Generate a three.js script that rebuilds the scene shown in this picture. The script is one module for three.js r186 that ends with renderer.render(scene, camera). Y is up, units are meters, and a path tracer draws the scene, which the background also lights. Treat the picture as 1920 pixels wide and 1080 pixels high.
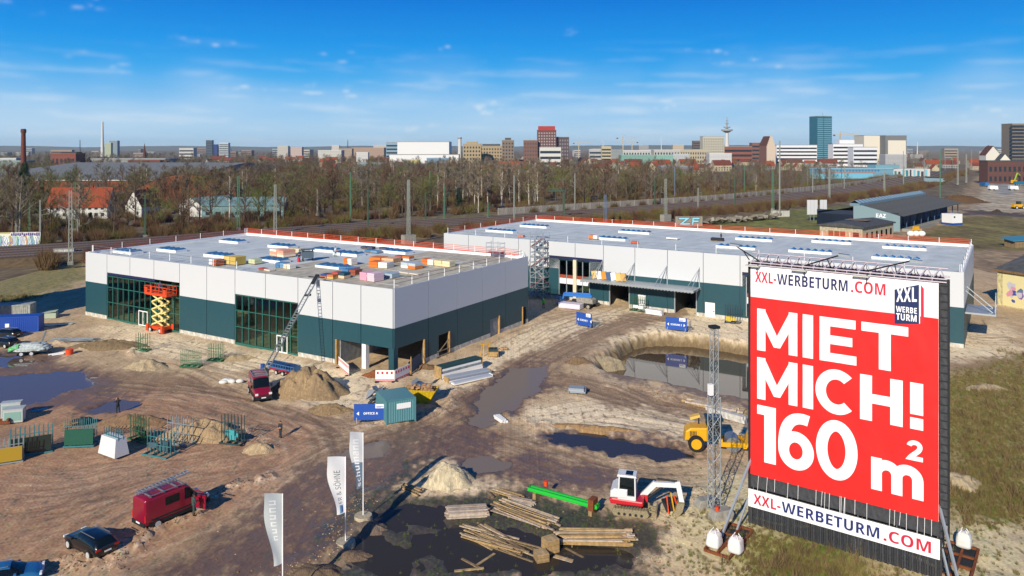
import * as THREE from 'three';
import { mergeGeometries } from 'three/addons/utils/BufferGeometryUtils.js';
import { MarchingCubes } from 'three/addons/objects/MarchingCubes.js';
import { createNoise2D, createNoise3D } from 'simplex-noise';

// ---------------------------------------------------------------- camera, sky, sun, exposure
const scene = new THREE.Scene();
const F = 1440, CX = 960, HY = 277, EYE = 30;           // drone photograph: shift lens, eye 30 m above the ground
const camera = new THREE.PerspectiveCamera(2 * Math.atan(540 / F) * 180 / Math.PI, 1920 / 1080, 1, 30000);
camera.position.set(0, EYE, 0);
camera.setViewOffset(1920, 1080, 0, 540 - HY, 1920, 1080);
const renderer = new THREE.WebGLRenderer({ antialias: true });
renderer.toneMapping = THREE.LinearToneMapping;
renderer.toneMappingExposure = 1.04;
renderer.shadowMap.enabled = true;
const SUN_EL = 26.5 * Math.PI / 180, SUN_H = [-0.41, -0.912];   // towards the sun: x, depth
const sun = new THREE.DirectionalLight(new THREE.Color(1, 0.905, 0.745), 5.0);
sun.name = 'sun';
sun.position.set(SUN_H[0] * Math.cos(SUN_EL) * 400, Math.sin(SUN_EL) * 400, -SUN_H[1] * Math.cos(SUN_EL) * 400 - 130);
sun.target.position.set(0, 0, -130);
sun.castShadow = true; sun.shadow.mapSize.set(4096, 4096);
Object.assign(sun.shadow.camera, { left: -220, right: 220, top: 220, bottom: -220, near: 1, far: 900 });
scene.add(sun, sun.target);

function rng(seed) { let s = seed | 0; return () => { s = (s + 0x6d2b79f5) | 0; let t = Math.imul(s ^ (s >>> 15), 1 | s); t = (t + Math.imul(t ^ (t >>> 7), 61 | t)) ^ t; return ((t ^ (t >>> 14)) >>> 0) / 4294967296; }; }
const rnd = rng(7), n2 = createNoise2D(rng(11)), n3 = createNoise3D(rng(12));
const rr = (a, b, r = rnd) => a + (b - a) * r();
const clamp = (x, a = 0, b = 1) => Math.min(b, Math.max(a, x)), lerp = (a, b, t) => a + (b - a) * t;
const sstep = (a, b, x) => { const t = clamp((x - a) / (b - a)); return t * t * (3 - 2 * t); };
const fbm = (x, y, o = 4) => { let s = 0, a = 0.5; for (let i = 0; i < o; i++, a *= 0.5, x = x * 2.03 + 17, y = y * 2.03 + 5) s += a * n2(x, y); return s; };

{ // the sky: clear deep blue, paler towards the horizon, thin streaks of high cloud
  const W = 2048, Hh = 1024, data = new Float32Array(W * Hh * 4);
  const stops = [[0, .46, .66, .83], [1.5, .34, .60, .84], [3, .19, .51, .85], [5, .05, .40, .84], [7.5, .014, .30, .79], [11, .004, .19, .68], [20, .004, .115, .46], [40, .006, .07, .26], [90, .008, .045, .17]];
  const fb3 = (x, y, z) => 0.5 * n3(x, y, z) + 0.25 * n3(x * 2, y * 2, z * 2) + 0.125 * n3(x * 4, y * 4, z * 4) + 0.07 * n3(x * 8, y * 8, z * 8);
  for (let r = 0; r < Hh; r++) {
    const el = ((r + 0.5) / Hh - 0.5) * Math.PI, deg = Math.max(0, el * 180 / Math.PI);
    let k = 0; while (k < stops.length - 2 && stops[k + 1][0] < deg) k++;
    const a = stops[k], b = stops[k + 1], t = clamp((deg - a[0]) / (b[0] - a[0]));
    for (let c = 0; c < W; c++) {
      const az = ((c + 0.5) / W - 0.5) * 2 * Math.PI, x = Math.cos(az), z = Math.sin(az), o = (r * W + c) * 4;
      let cl = 0;
      if (deg > 0.3 && deg < 50) {
        const y = deg / 60;
        const edge = deg + 1.3 * n3(x * 4, 2, z * 4) + .7 * n3(x * 11, 5, z * 11);
        const veil = sstep(6.8, 2.2, edge) * sstep(0.1, 1.5, deg) * (0.55 + 0.45 * sstep(-.3, .4, n3(x * 2.6 + 3, y * 22, z * 2.6)));
        const streak = sstep(0.05, 0.5, fb3(x * 5 + 9, y * 75 + x * 3, z * 5)) * sstep(9, 3.5, deg);
        const wisp = sstep(0.24, 0.6, fb3(x * 22 + 2, y * 110 - x * 9, z * 22 + 4)) * sstep(0.42, 0.75, n3(x * 5 + 1, y * 16 + 3, z * 5)) * sstep(25, 9, deg);
        cl = clamp(veil * 0.36 + streak * 0.24 + wisp * 0.5, 0, 0.75);
      }
      const cloud = [.70, .81, .91];
      for (let i = 0; i < 3; i++) data[o + i] = lerp(lerp(a[i + 1], b[i + 1], t), cloud[i], cl);
      data[o + 3] = 1;
    }
  }
  const sky = new THREE.DataTexture(data, W, Hh, THREE.RGBAFormat, THREE.FloatType);
  sky.mapping = THREE.EquirectangularReflectionMapping; sky.magFilter = THREE.LinearFilter; sky.needsUpdate = true;
  scene.background = sky; scene.environment = sky; scene.fog = new THREE.FogExp2(0xc4d6e6, 0.00005);
}

// ---------------------------------------------------------------- helpers
const V3 = (x, y, z) => new THREE.Vector3(x, y, z);
const G = (px, py, y = 0) => { const d = F * (EYE - y) / (py - HY); return V3((px - CX) / F * d, y, -d); };    // photograph position of a point at height y -> world
const at = (px, py, d) => V3((px - CX) / F * d, EYE - (py - HY) / F * d, -d);                                  // the same for a point at a known depth
const used = new Map();
function numbered(n) { const k = used.get(n) ?? 0; used.set(n, k + 1); return k ? n + '_' + String(k).padStart(3, '0') : n; }
function tag(o, label, category, group, kind) { if (label) o.userData.label = label; if (category) o.userData.category = category; if (group) o.userData.group = group; if (kind) o.userData.kind = kind; return o; }
function thing(name, label, category, p = V3(0, 0, 0), turn = 0, group) {
  const o = new THREE.Group(); o.name = numbered(name); scene.add(o); o.position.copy(p); o.rotation.y = turn; return tag(o, label, category, group);
}
function copyOf(root, p, turn, label, group) {
  const c = root.clone(); c.userData = { ...root.userData }; c.name = numbered(root.name.replace(/_\d{3}$/, '')); scene.add(c); c.position.copy(p); c.rotation.y = turn; if (label) c.userData.label = label; if (group) c.userData.group = group; return c;
}
const textures = {};
function noiseTexture(key, size, f, srgb = true) {
  if (textures[key]) return textures[key];
  const d = new Uint8Array(size * size * 4);
  for (let y = 0; y < size; y++) for (let x = 0; x < size; x++) { const v = f(x / size, y / size), o = (y * size + x) * 4; for (let c = 0; c < 3; c++) d[o + c] = clamp(Array.isArray(v) ? v[c] : v) * 255; d[o + 3] = 255; }
  const t = new THREE.DataTexture(d, size, size); t.wrapS = t.wrapT = THREE.RepeatWrapping; t.magFilter = THREE.LinearFilter; t.colorSpace = srgb ? THREE.SRGBColorSpace : THREE.NoColorSpace; t.needsUpdate = true;
  return textures[key] = t;
}
// noise that repeats over the unit square
function tile(u, v, s, o = 4) { const a = u * 2 * Math.PI, b = v * 2 * Math.PI, r = s / (2 * Math.PI); let sum = 0, k = 0.5, q = r; for (let i = 0; i < o; i++, k *= 0.5, q *= 2) sum += k * (n3(Math.cos(a) * q + 7, Math.sin(a) * q, Math.cos(b) * q) + n3(Math.sin(b) * q, Math.cos(a) * q + 3, Math.sin(a) * q + 9)) * 0.7; return sum; }
const T = {
  dirt: noiseTexture('dirt', 256, (u, v) => 0.86 + 0.2 * tile(u, v, 4, 5)),
  fine: noiseTexture('fine', 256, (u, v) => 0.965 + 0.035 * tile(u, v, 5, 4)),
  stain: noiseTexture('stain', 256, (u, v) => { const g = 0.93 + 0.1 * tile(u, v, 4, 5); return [g * 0.985, g, g * 1.01]; }),
  rough: noiseTexture('rough', 256, (u, v) => 0.5 + 0.5 * tile(u, v, 8, 5), false),
  wood: noiseTexture('wood', 256, (u, v) => { const g = 0.84 + 0.17 * tile(u * 0.999, v, 3, 3) + 0.1 * Math.sin(v * 60 * Math.PI + 5 * tile(u, v, 2, 2)); return [g, g * 0.97, g * 0.92]; }),
};
const rep = (t, m) => { const key = t.uuid + m; if (!textures[key]) { textures[key] = t.clone(); textures[key].repeat.set(1 / m, 1 / m); textures[key].needsUpdate = true; } return textures[key]; };
const mats = new Map();
// css colour, roughness, metalness, surface grain (texture and its size in metres), other settings
function M(color, rough = 0.7, metal = 0, grain = null, size = 2, extra = {}) {
  const key = [color, rough, metal, grain && grain.uuid, size, JSON.stringify(extra)].join('|');
  if (mats.has(key)) return mats.get(key);
  const m = new THREE[Object.keys(extra).some((k) => /transmission|clearcoat|ior|thickness|specular/.test(k)) ? 'MeshPhysicalMaterial' : 'MeshStandardMaterial']({ color: new THREE.Color(color), roughness: rough, metalness: metal, ...extra });
  if (grain) m.map = rep(grain, size);
  mats.set(key, m); return m;
}
function finish(g, name, m, parent, uvs = true) {
  const o = new THREE.Mesh(g, m); o.castShadow = o.receiveShadow = true;
  if (parent === scene) o.name = numbered(name); else o.name = name;
  parent.add(o); return o;
}
function boxUV(g) {
  const p = g.attributes.position, n = g.attributes.normal, uv = new Float32Array(p.count * 2);
  for (let i = 0; i < p.count; i++) {
    const ax = Math.abs(n.getX(i)), ay = Math.abs(n.getY(i)), az = Math.abs(n.getZ(i)), x = p.getX(i), y = p.getY(i), z = p.getZ(i);
    if (ay >= ax && ay >= az) { uv[i * 2] = x; uv[i * 2 + 1] = z; } else if (ax >= az) { uv[i * 2] = z; uv[i * 2 + 1] = y; } else { uv[i * 2] = x; uv[i * 2 + 1] = y; }
  }
  g.setAttribute('uv', new THREE.BufferAttribute(uv, 2)); return g;
}
const BOX = new THREE.BoxGeometry(1, 1, 1).toNonIndexed(), CYL = {}, m4 = new THREE.Matrix4(), q4 = new THREE.Quaternion(), UPV = V3(0, 1, 0);
const cylOf = (n, top = 1) => CYL[n + '_' + top] ??= new THREE.CylinderGeometry(top, 1, 1, n).toNonIndexed();
class MB {                                                  // collects shapes for ONE part
  constructor() { this.p = []; this.n = []; this.nm = new THREE.Matrix3(); }
  geo(g, m) {
    if (g.index) g = g.toNonIndexed();
    const P = g.attributes.position, N = g.attributes.normal, v = V3(); if (m) this.nm.getNormalMatrix(m);
    for (let i = 0; i < P.count; i++) {
      v.fromBufferAttribute(P, i); if (m) v.applyMatrix4(m); this.p.push(v.x, v.y, v.z);
      v.fromBufferAttribute(N, i); if (m) v.applyMatrix3(this.nm).normalize(); this.n.push(v.x, v.y, v.z);
    } return this;
  }
  box(x, y, z, w, h, d, ry = 0, rz = 0, rx = 0) { return this.geo(BOX, m4.compose(V3(x, y, z), q4.setFromEuler(new THREE.Euler(rx, ry, rz)), V3(w, h, d))); }   // centre, size
  bx(x0, x1, y0, y1, z0, z1) { return this.box((x0 + x1) / 2, (y0 + y1) / 2, (z0 + z1) / 2, x1 - x0, y1 - y0, z1 - z0); }
  bar(a, b, w, h = w) { const d = b.clone().sub(a), l = d.length(); const up = Math.abs(d.y) > 0.99 * l ? V3(1, 0, 0) : UPV, z = d.clone().normalize(), x = V3().crossVectors(up, z).normalize(), y = V3().crossVectors(z, x); return this.geo(BOX, new THREE.Matrix4().makeBasis(x, y, z).setPosition(a.clone().add(b).multiplyScalar(0.5)).multiply(new THREE.Matrix4().makeScale(w, h, l))); }
  rod(a, b, r, r2 = r, n = 6) { const d = b.clone().sub(a), l = d.length(); q4.setFromUnitVectors(UPV, d.normalize()); return this.geo(cylOf(n, r2 / r), m4.compose(a.clone().add(b).multiplyScalar(0.5), q4, V3(r, l, r))); }
  cyl(x, y, z, r, h, n = 12, axis = 'y', top = 1) { q4.setFromEuler(new THREE.Euler(axis === 'z' ? Math.PI / 2 : 0, 0, axis === 'x' ? Math.PI / 2 : 0)); return this.geo(cylOf(n, top), m4.compose(V3(x, y, z), q4, V3(r, h, r))); }
  tri(a, b, c) { const n = b.clone().sub(a).cross(c.clone().sub(a)).normalize(); for (const q of [a, b, c]) { this.p.push(q.x, q.y, q.z); this.n.push(n.x, n.y, n.z); } return this; }
  quad(a, b, c, d) { return this.tri(a, b, c).tri(a, c, d); }
  // side outline [[x, y] ...] in the x-y plane, from z0 to z1
  ext(pts, z0, z1, bevel = 0) {
    const s = new THREE.Shape(pts.map((q) => new THREE.Vector2(q[0], q[1]))), g = new THREE.ExtrudeGeometry(s, { depth: z1 - z0 - 2 * bevel, bevelEnabled: bevel > 0, bevelThickness: bevel, bevelSize: bevel, bevelOffset: -bevel, bevelSegments: 2 });
    return this.geo(g, new THREE.Matrix4().makeTranslation(0, 0, z0 + bevel));
  }
  get geometry() { const g = new THREE.BufferGeometry(); g.setAttribute('position', new THREE.Float32BufferAttribute(this.p, 3)); g.setAttribute('normal', new THREE.Float32BufferAttribute(this.n, 3)); return boxUV(g); }
  build(name, m, parent = scene) { return finish(this.geometry, name, m, parent); }
}
const part = (name, m, parent, f) => { const b = new MB(); f(b); return b.build(name, m, parent); };
function canvasTexture(w, h, draw) { const c = document.createElement('canvas'); c.width = w; c.height = h; draw(c.getContext('2d'), w, h); const t = new THREE.CanvasTexture(c); t.colorSpace = THREE.SRGBColorSpace; t.magFilter = THREE.LinearFilter; return t; }
// a flat print of w x h metres, its lower edge at y = 0, facing +z
function print(name, w, h, tex, parent, p, turn = 0, rough = 0.6) {
  const g = new THREE.PlaneGeometry(w, h); g.translate(0, h / 2, 0); const o = finish(g, name, new THREE.MeshStandardMaterial({ map: tex, roughness: rough }), parent, false); o.position.copy(p); o.rotation.y = turn; return o;
}

// ---------------------------------------------------------------- ground
const NX0 = -115, NX1 = 115, ND0 = 40, ND1 = 215;         // the site: x and depth in metres
const MW = 1150, MH = 875;                                 // masks, 0.2 m a cell
const toMask = (p, y = 0) => { const q = G(p[0], p[1], y); return [(q.x - NX0) / (NX1 - NX0) * MW, (-q.z - ND0) / (ND1 - ND0) * MH]; };
function blur(a, r) {
  for (let pass = 0; pass < 2; pass++) {
    const b = new Float32Array(a.length);
    for (let y = 0; y < MH; y++) { let s = 0; for (let x = -r; x < MW; x++) { if (x + r < MW) s += a[y * MW + x + r]; if (x - r - 1 >= 0) s -= a[y * MW + x - r - 1]; if (x >= 0) b[y * MW + x] = s / (2 * r + 1); } }
    for (let x = 0; x < MW; x++) { let s = 0; for (let y = -r; y < MH; y++) { if (y + r < MH) s += b[(y + r) * MW + x]; if (y - r - 1 >= 0) s -= b[(y - r - 1) * MW + x]; if (y >= 0) a[y * MW + x] = s / (2 * r + 1); } }
  } return a;
}
function mask(radius, draw, y = 0) {
  const c = document.createElement('canvas'); c.width = MW; c.height = MH; const k = c.getContext('2d'); k.fillStyle = '#fff'; k.strokeStyle = '#fff'; k.lineCap = 'round'; k.lineJoin = 'round';
  const line = (pts) => { k.beginPath(); pts.forEach((p, i) => { const q = toMask(p, y); i ? k.lineTo(...q) : k.moveTo(...q); }); };
  draw({ poly: (...pts) => { line(pts); k.closePath(); k.fill(); }, stroke: (w, al, ...pts) => { k.globalAlpha = al; k.lineWidth = w * 5; line(pts); k.stroke(); k.globalAlpha = 1; }, k });
  const d = k.getImageData(0, 0, MW, MH).data, a = new Float32Array(MW * MH); for (let i = 0; i < a.length; i++) a[i] = d[i * 4 + 3] / 255;
  return radius ? blur(a, radius) : a;
}
const look = (a, x, d) => { const u = clamp((x - NX0) / (NX1 - NX0) * MW - 0.5, 0, MW - 1.01), v = clamp((d - ND0) / (ND1 - ND0) * MH - 0.5, 0, MH - 1.01), i = u | 0, j = v | 0, fu = u - i, fv = v - j, o = j * MW + i; return lerp(lerp(a[o], a[o + 1], fu), lerp(a[o + MW], a[o + MW + 1], fu), fv); };
const L = {
  clay: mask(9, (m) => { m.poly([-90, 745], [0, 735], [150, 742], [330, 715], [520, 772], [640, 800], [540, 880], [400, 985], [190, 1090], [-90, 1100]); }),
  road: mask(6, (m) => { m.poly([180, 1090], [400, 990], [520, 905], [600, 820], [480, 775], [330, 735], [180, 738], [-80, 760], [-80, 665], [60, 660], [200, 690], [340, 700], [460, 745], [560, 780], [680, 800], [760, 795], [860, 735], [940, 680], [1040, 645], [1160, 590], [1260, 575], [1290, 592], [1160, 628], [1080, 680], [980, 750], [930, 800], [1010, 836], [1180, 880], [1290, 890], [1180, 925], [1010, 925], [880, 905], [810, 855], [720, 935], [600, 1090]); m.poly([1050, 700], [1150, 715], [1400, 770], [1400, 800], [1180, 760], [1020, 730]); m.poly([1780, 680], [1920, 660], [1920, 690], [1780, 705]); }),
  wet: mask(6, (m) => { m.poly([300, 1090], [400, 1010], [470, 950], [600, 860], [720, 815], [880, 790], [940, 850], [890, 905], [810, 850], [690, 950], [560, 1090]); m.poly([860, 770], [930, 690], [1040, 668], [1030, 720], [960, 775], [900, 800]); m.poly([-80, 650], [60, 650], [180, 700], [260, 745], [240, 775], [120, 760], [-80, 790]); m.poly([880, 860], [1050, 860], [1180, 900], [1100, 925], [900, 910]); m.poly([990, 805], [1130, 800], [1320, 840], [1330, 870], [1180, 858], [1020, 836]); m.poly([1120, 700], [1240, 640], [1460, 665], [1460, 790], [1300, 745]); }),
  black: mask(5, (m) => { m.poly([600, 1090], [655, 1010], [700, 950], [740, 930], [860, 928], [1000, 925], [1140, 965], [1245, 985], [1215, 1050], [1190, 1095]); m.poly([560, 1060], [690, 945], [820, 850], [795, 848], [680, 930], [545, 1040]); }),
  sand: mask(10, (m) => { m.poly([790, 715], [1000, 612], [1240, 560], [1420, 590], [1420, 665], [1200, 640], [1100, 655], [1000, 700], [880, 760]); m.poly([190, 600], [640, 690], [740, 720], [680, 760], [600, 780], [480, 700], [200, 650]); m.poly([1780, 620], [1880, 600], [1900, 670], [1780, 690]); m.poly([960, 760], [1180, 745], [1420, 800], [1420, 830], [1250, 830], [1010, 800]); m.poly([1150, 655], [1110, 690], [1140, 712], [1340, 755], [1420, 770], [1420, 757], [1150, 705]); m.poly([790, 880], [830, 855], [900, 880], [900, 935], [790, 925]); m.poly([1780, 880], [1820, 890], [1815, 925], [1780, 930]); }),
  grass: mask(10, (m) => { m.poly([1760, 705], [1860, 700], [1930, 650], [1930, 985], [1760, 970]); m.poly([1420, 1010], [1560, 1035], [1700, 1095], [1380, 1095]); m.poly([-100, 470], [140, 468], [160, 520], [60, 560], [-100, 580]); }),
  dry: mask(10, (m) => { m.poly([1215, 1095], [1250, 985], [1310, 890], [1440, 870], [1440, 1095]); m.poly([1780, 960], [1930, 980], [1930, 1095], [1700, 1095]); }),
  pond: mask(8, (m) => { m.poly([1128, 700], [1150, 684], [1188, 656], [1225, 648], [1300, 651], [1400, 667], [1480, 690], [1500, 780], [1400, 766], [1300, 744], [1150, 716]); }, -1.8),
  puddle: mask(3, (m) => { m.poly([-80, 662], [28, 665], [60, 680], [-80, 694]); m.poly([-80, 712], [60, 700], [145, 692], [176, 709], [170, 724], [120, 733], [80, 752], [-80, 775]); m.poly([152, 770], [200, 756], [235, 750], [266, 756], [225, 771], [180, 778]); m.poly([1002, 815], [1060, 806], [1115, 810], [1180, 826], [1310, 850], [1290, 864], [1180, 852], [1100, 840], [1040, 830]); m.poly([862, 878], [885, 852], [955, 862], [930, 890]); m.poly([875, 790], [905, 738], [960, 692], [1026, 684], [1012, 725], [955, 770], [900, 800]); m.poly([770, 1000], [880, 985], [1040, 1010], [1180, 1030], [1185, 1060], [1000, 1075], [850, 1060], [770, 1040]); m.poly([690, 980], [735, 945], [830, 945], [850, 975], [760, 990]); m.poly([640, 850], [700, 826], [740, 832], [720, 852], [665, 866]); m.poly([650, 1010], [720, 1000], [790, 1075], [700, 1090]); }),
  ridge: mask(3, (m) => { m.stroke(1.6, 1, [140, 1085], [300, 990], [440, 915], [470, 905]); m.stroke(1.1, .8, [540, 1080], [640, 985], [700, 935]); m.stroke(1.4, .6, [1040, 690], [1090, 668], [1140, 648]); m.stroke(1.5, .7, [900, 770], [1010, 800], [1120, 805], [1320, 840]); m.stroke(1.6, .8, [660, 800], [760, 795], [860, 750], [930, 690]); m.stroke(1.2, .7, [1210, 1080], [1250, 1000], [1310, 910]); m.stroke(2, .6, [1120, 715], [1300, 750], [1420, 775]); m.stroke(2.2, .8, [100, 640], [200, 650], [260, 665]); m.stroke(1.3, .7, [220, 800], [330, 790], [470, 810], [520, 840]); m.stroke(1.2, .5, [560, 760], [620, 770], [700, 745]); }),
};
{ // wheel ruts: bundles of strokes along the ways
  const ways = [[[150, 1085], [420, 975], [600, 850], [780, 790], [930, 715], [1050, 650], [1180, 600], [1290, 580]], [[-60, 720], [200, 735], [400, 755], [620, 810], [760, 800]], [[1290, 900], [1100, 885], [940, 850], [860, 830], [760, 800]], [[1400, 800], [1250, 765], [1100, 720], [1010, 715]], [[1400, 870], [1200, 880], [1000, 830], [900, 790]], [[40, 1050], [160, 960], [300, 905], [520, 850], [640, 800]], [[-40, 900], [140, 900], [300, 870], [500, 850]], [[200, 640], [420, 690], [600, 760]], [[1000, 612], [1120, 590], [1400, 640]], [[520, 1085], [640, 930], [760, 840], [900, 780]], [[1010, 790], [1150, 775], [1300, 800], [1400, 815]], [[1780, 640], [1920, 640]], [[20, 985], [180, 940], [340, 900]], [[300, 720], [480, 760], [600, 840], [560, 930]], [[960, 660], [1060, 610], [1180, 570]]];
  const strokes = (seed, n, w, al) => mask(0, (m) => {
    const r = rng(seed);
    for (const way of ways) {
      const c = new THREE.CatmullRomCurve3(way.map((p) => G(...p))), pts = c.getPoints(60);
      for (let i = 0; i < n; i++) {
        const off = rr(-4.5, 4.5, r), from = r() * 0.5, to = from + rr(0.2, 0.6, r), ph = r() * 9, k = m.k; k.globalAlpha = rr(al * 0.3, al, r); k.lineWidth = rr(w * 0.5, w, r) * 5;
        for (const gauge of r() < 0.7 ? [-0.85, 0.85] : [0]) {
          k.beginPath(); let first = true;
          pts.forEach((p, j) => { const t = j / 60; if (t < from || t > to) return; const q = pts[Math.min(j + 1, 60)], s = pts[Math.max(j - 1, 0)], dx = q.x - s.x, dz = q.z - s.z, l = Math.hypot(dx, dz), o = off + gauge + Math.sin(t * 7 + ph) * 0.8; const x = (p.x - dz / l * o - NX0) / (NX1 - NX0) * MW, y = (-(p.z + dx / l * o) - ND0) / (ND1 - ND0) * MH; first ? k.moveTo(x, y) : k.lineTo(x, y); first = false; });
          k.stroke();
        }
      }
    }
  });
  L.rut = strokes(3, 15, 0.34, 0.62); L.pale = strokes(4, 15, 0.34, 0.6);
}
// tiled noise for quick look-ups
const NT = 512, NTab = new Float32Array(NT * NT); for (let y = 0; y < NT; y++) for (let x = 0; x < NT; x++) NTab[y * NT + x] = tile(x / NT, y / NT, 8, 6);
const qn = (x, y) => { x = ((x % 1) + 1) % 1 * NT; y = ((y % 1) + 1) % 1 * NT; const i = x | 0, j = y | 0, i1 = (i + 1) % NT, j1 = (j + 1) % NT, fx = x - i, fy = y - j; return lerp(lerp(NTab[j * NT + i], NTab[j * NT + i1], fx), lerp(NTab[j1 * NT + i], NTab[j1 * NT + i1], fx), fy); };
function landAt(x, d, out) {
  const wx = x + qn(x / 60, d / 60) * 3.2 + qn(x / 11 + .3, d / 11) * 0.9, wd = d + qn(x / 60 + .5, d / 60 + .2) * 3.2 + qn(x / 11, d / 11 + .6) * 0.9;
  out.pond = look(L.pond, x + qn(x / 14, d / 14) * 0.7, d + qn(x / 14 + .4, d / 14) * 0.7);
  out.puddle = look(L.puddle, x + qn(x / 22, d / 22) * 1.6 + qn(x / 5, d / 5) * 0.3, d + qn(x / 22 + .4, d / 22) * 1.6 + qn(x / 5 + .2, d / 5) * 0.3);
  for (const k of ['clay', 'road', 'wet', 'black', 'sand', 'grass', 'dry', 'ridge']) out[k] = look(L[k], wx, wd);
  out.rut = look(L.rut, x, d); out.pale = look(L.pale, x, d);
}
const HSTEP = 0.5, HX = Math.round((NX1 - NX0) / HSTEP), HD = Math.round((ND1 - ND0) / HSTEP), heights = new Float32Array((HX + 1) * (HD + 1)), cell = {};
for (let j = 0; j <= HD; j++) for (let i = 0; i <= HX; i++) {
  const x = NX0 + i * HSTEP, d = ND0 + j * HSTEP; landAt(x, d, cell);
  const edge = sstep(0, 12, Math.min(x - NX0, NX1 - x, ND1 - d));
  let h = qn(x / 45, d / 45) * 0.22 + qn(x / 9, d / 9 + .3) * 0.10 + qn(x / 3.1 + .1, d / 3.1) * 0.05 * (1 - 0.4 * cell.wet);
  h += cell.ridge * (0.42 + 0.4 * qn(x / 4, d / 4) + 0.25 * qn(x / 1.7, d / 1.7)) - (cell.rut - cell.pale * 0.5) * 0.06 + cell.grass * 0.15 * qn(x / 5, d / 5);
  h = lerp(h, -0.24 + h * 0.25, sstep(0.15, 0.75, cell.puddle));
  h = lerp(h, -2.4 + h * 0.4, sstep(0.03, 0.7, cell.pond));
  heights[j * (HX + 1) + i] = h * edge;
}
function hgt(x, z) {
  const u = (x - NX0) / HSTEP, v = (-z - ND0) / HSTEP; if (u < 0 || v < 0 || u >= HX || v >= HD) return 0;
  const i = u | 0, j = v | 0, fu = u - i, fv = v - j, o = j * (HX + 1) + i; return lerp(lerp(heights[o], heights[o + 1], fu), lerp(heights[o + HX + 1], heights[o + HX + 2], fu), fv);
}
const onGround = (px, py, sink = 0.03) => { const p = G(px, py); p.y = hgt(p.x, p.z) - sink; return p; };
{
  const pos = new Float32Array((HX + 1) * (HD + 1) * 3), uv = new Float32Array((HX + 1) * (HD + 1) * 2), idx = new Uint32Array(HX * HD * 6);
  for (let j = 0; j <= HD; j++) for (let i = 0; i <= HX; i++) { const o = j * (HX + 1) + i; pos.set([NX0 + i * HSTEP, heights[o], -(ND0 + j * HSTEP)], o * 3); uv.set([i / HX, j / HD], o * 2); }
  for (let j = 0, k = 0; j < HD; j++) for (let i = 0; i < HX; i++, k += 6) { const o = j * (HX + 1) + i; idx.set([o, o + 1, o + HX + 1, o + 1, o + HX + 2, o + HX + 1], k); }
  const g = new THREE.BufferGeometry(); g.setAttribute('position', new THREE.BufferAttribute(pos, 3)); g.setAttribute('uv', new THREE.BufferAttribute(uv, 2)); g.setIndex(new THREE.BufferAttribute(idx, 1)); g.computeVertexNormals();
  const W = 2048, Hh = 1558, col = new Uint8Array(W * Hh * 4), bmp = new Uint8Array(W * Hh * 4), rgh = new Uint8Array(W * Hh * 4);
  const mix = (c, k, t) => { for (let i = 0; i < 3; i++) c[i] = lerp(c[i], k[i], t); }, c = [0, 0, 0];
  for (let j = 0; j < Hh; j++) for (let i = 0; i < W; i++) {
    const x = lerp(NX0, NX1, (i + .5) / W), d = lerp(ND0, ND1, (j + .5) / Hh), o = (j * W + i) * 4; landAt(x, d, cell);
    const a = qn(x / 34, d / 34 + .2), b = qn(x / 8 + .7, d / 8), e = qn(x / 2.3, d / 2.3 + .4), f = qn(x / 0.9, d / 0.9);
    c[0] = 165; c[1] = 138; c[2] = 106;
    mix(c, [142, 114, 82], clamp(.5 + b * 1.4 + a));
    mix(c, [196, 175, 142], clamp(cell.sand * 1.5 + b * .9 - .1 + a * .6));
    mix(c, [142, 101, 74], clamp(cell.clay * 1.5 + b * .4));
    mix(c, [112, 84, 64], clamp(cell.road * 1.25 + b * .7 - .15) * .85);
    mix(c, [176, 160, 122], clamp(cell.dry * 1.4 + b * .6));
    mix(c, [108, 116, 48], clamp(cell.dry * 1.2 + b * 1.6 + e * .8 - 1.25));
    mix(c, x < 32 && d < 64 ? [92, 112, 36] : e + b > .1 ? [88, 96, 40] : [122, 104, 62], clamp(cell.grass * 1.5 + e * .7));
    mix(c, [208, 188, 158], clamp(cell.pale * .42 + cell.ridge * (.35 + b) + e * .12));
    mix(c, [80, 60, 44], clamp(cell.rut * .62 + e * .08));
    const w = clamp(cell.wet * 1.2 + b * .9 + a * .7 - .25 + cell.rut * .3), bl = clamp(cell.black * 1.5 + b * .7 + e * .4 - .2), pu = sstep(.1, .6, cell.puddle + .15 * b);
    mix(c, [86, 63, 50], w * .8); mix(c, [46, 43, 40], bl * .93); mix(c, [64, 74, 34], clamp(bl * 1.2 + e * 2.0 + b - 1.1)); mix(c, [66, 54, 46], pu * .8); mix(c, [96, 78, 50], sstep(.02, .4, cell.pond + .1 * b));
    const s = 1 + e * .17 + f * .17 + b * .08;
    const lum = (c[0] + c[1] + c[2]) / 3; for (let q = 0; q < 3; q++) col[o + q] = clamp(lerp(c[q], lum, .2) * s * 1.32, 0, 255);
    const stone = f > .62 - cell.ridge * .3 ? 22 : 0; if (stone) for (let q = 0; q < 3; q++) col[o + q] = Math.min(255, col[o + q] + stone);
    col[o + 3] = bmp[o + 3] = rgh[o + 3] = 255;
    bmp[o] = bmp[o + 1] = bmp[o + 2] = clamp(128 + e * 45 * (1 - .5 * w) + f * 42 * (1 - .6 * w) - cell.rut * 40 + cell.pale * 22 + stone, 0, 255);
    rgh[o] = rgh[o + 1] = rgh[o + 2] = clamp(235 - w * 120 - bl * 70 - pu * 60 - cell.rut * 50 * w, 60, 255);
  }
  const tx = (d, srgb) => { const t = new THREE.DataTexture(d, W, Hh); t.magFilter = THREE.LinearFilter; t.wrapS = t.wrapT = THREE.ClampToEdgeWrapping; if (srgb) t.colorSpace = THREE.SRGBColorSpace; t.needsUpdate = true; return t; };
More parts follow.
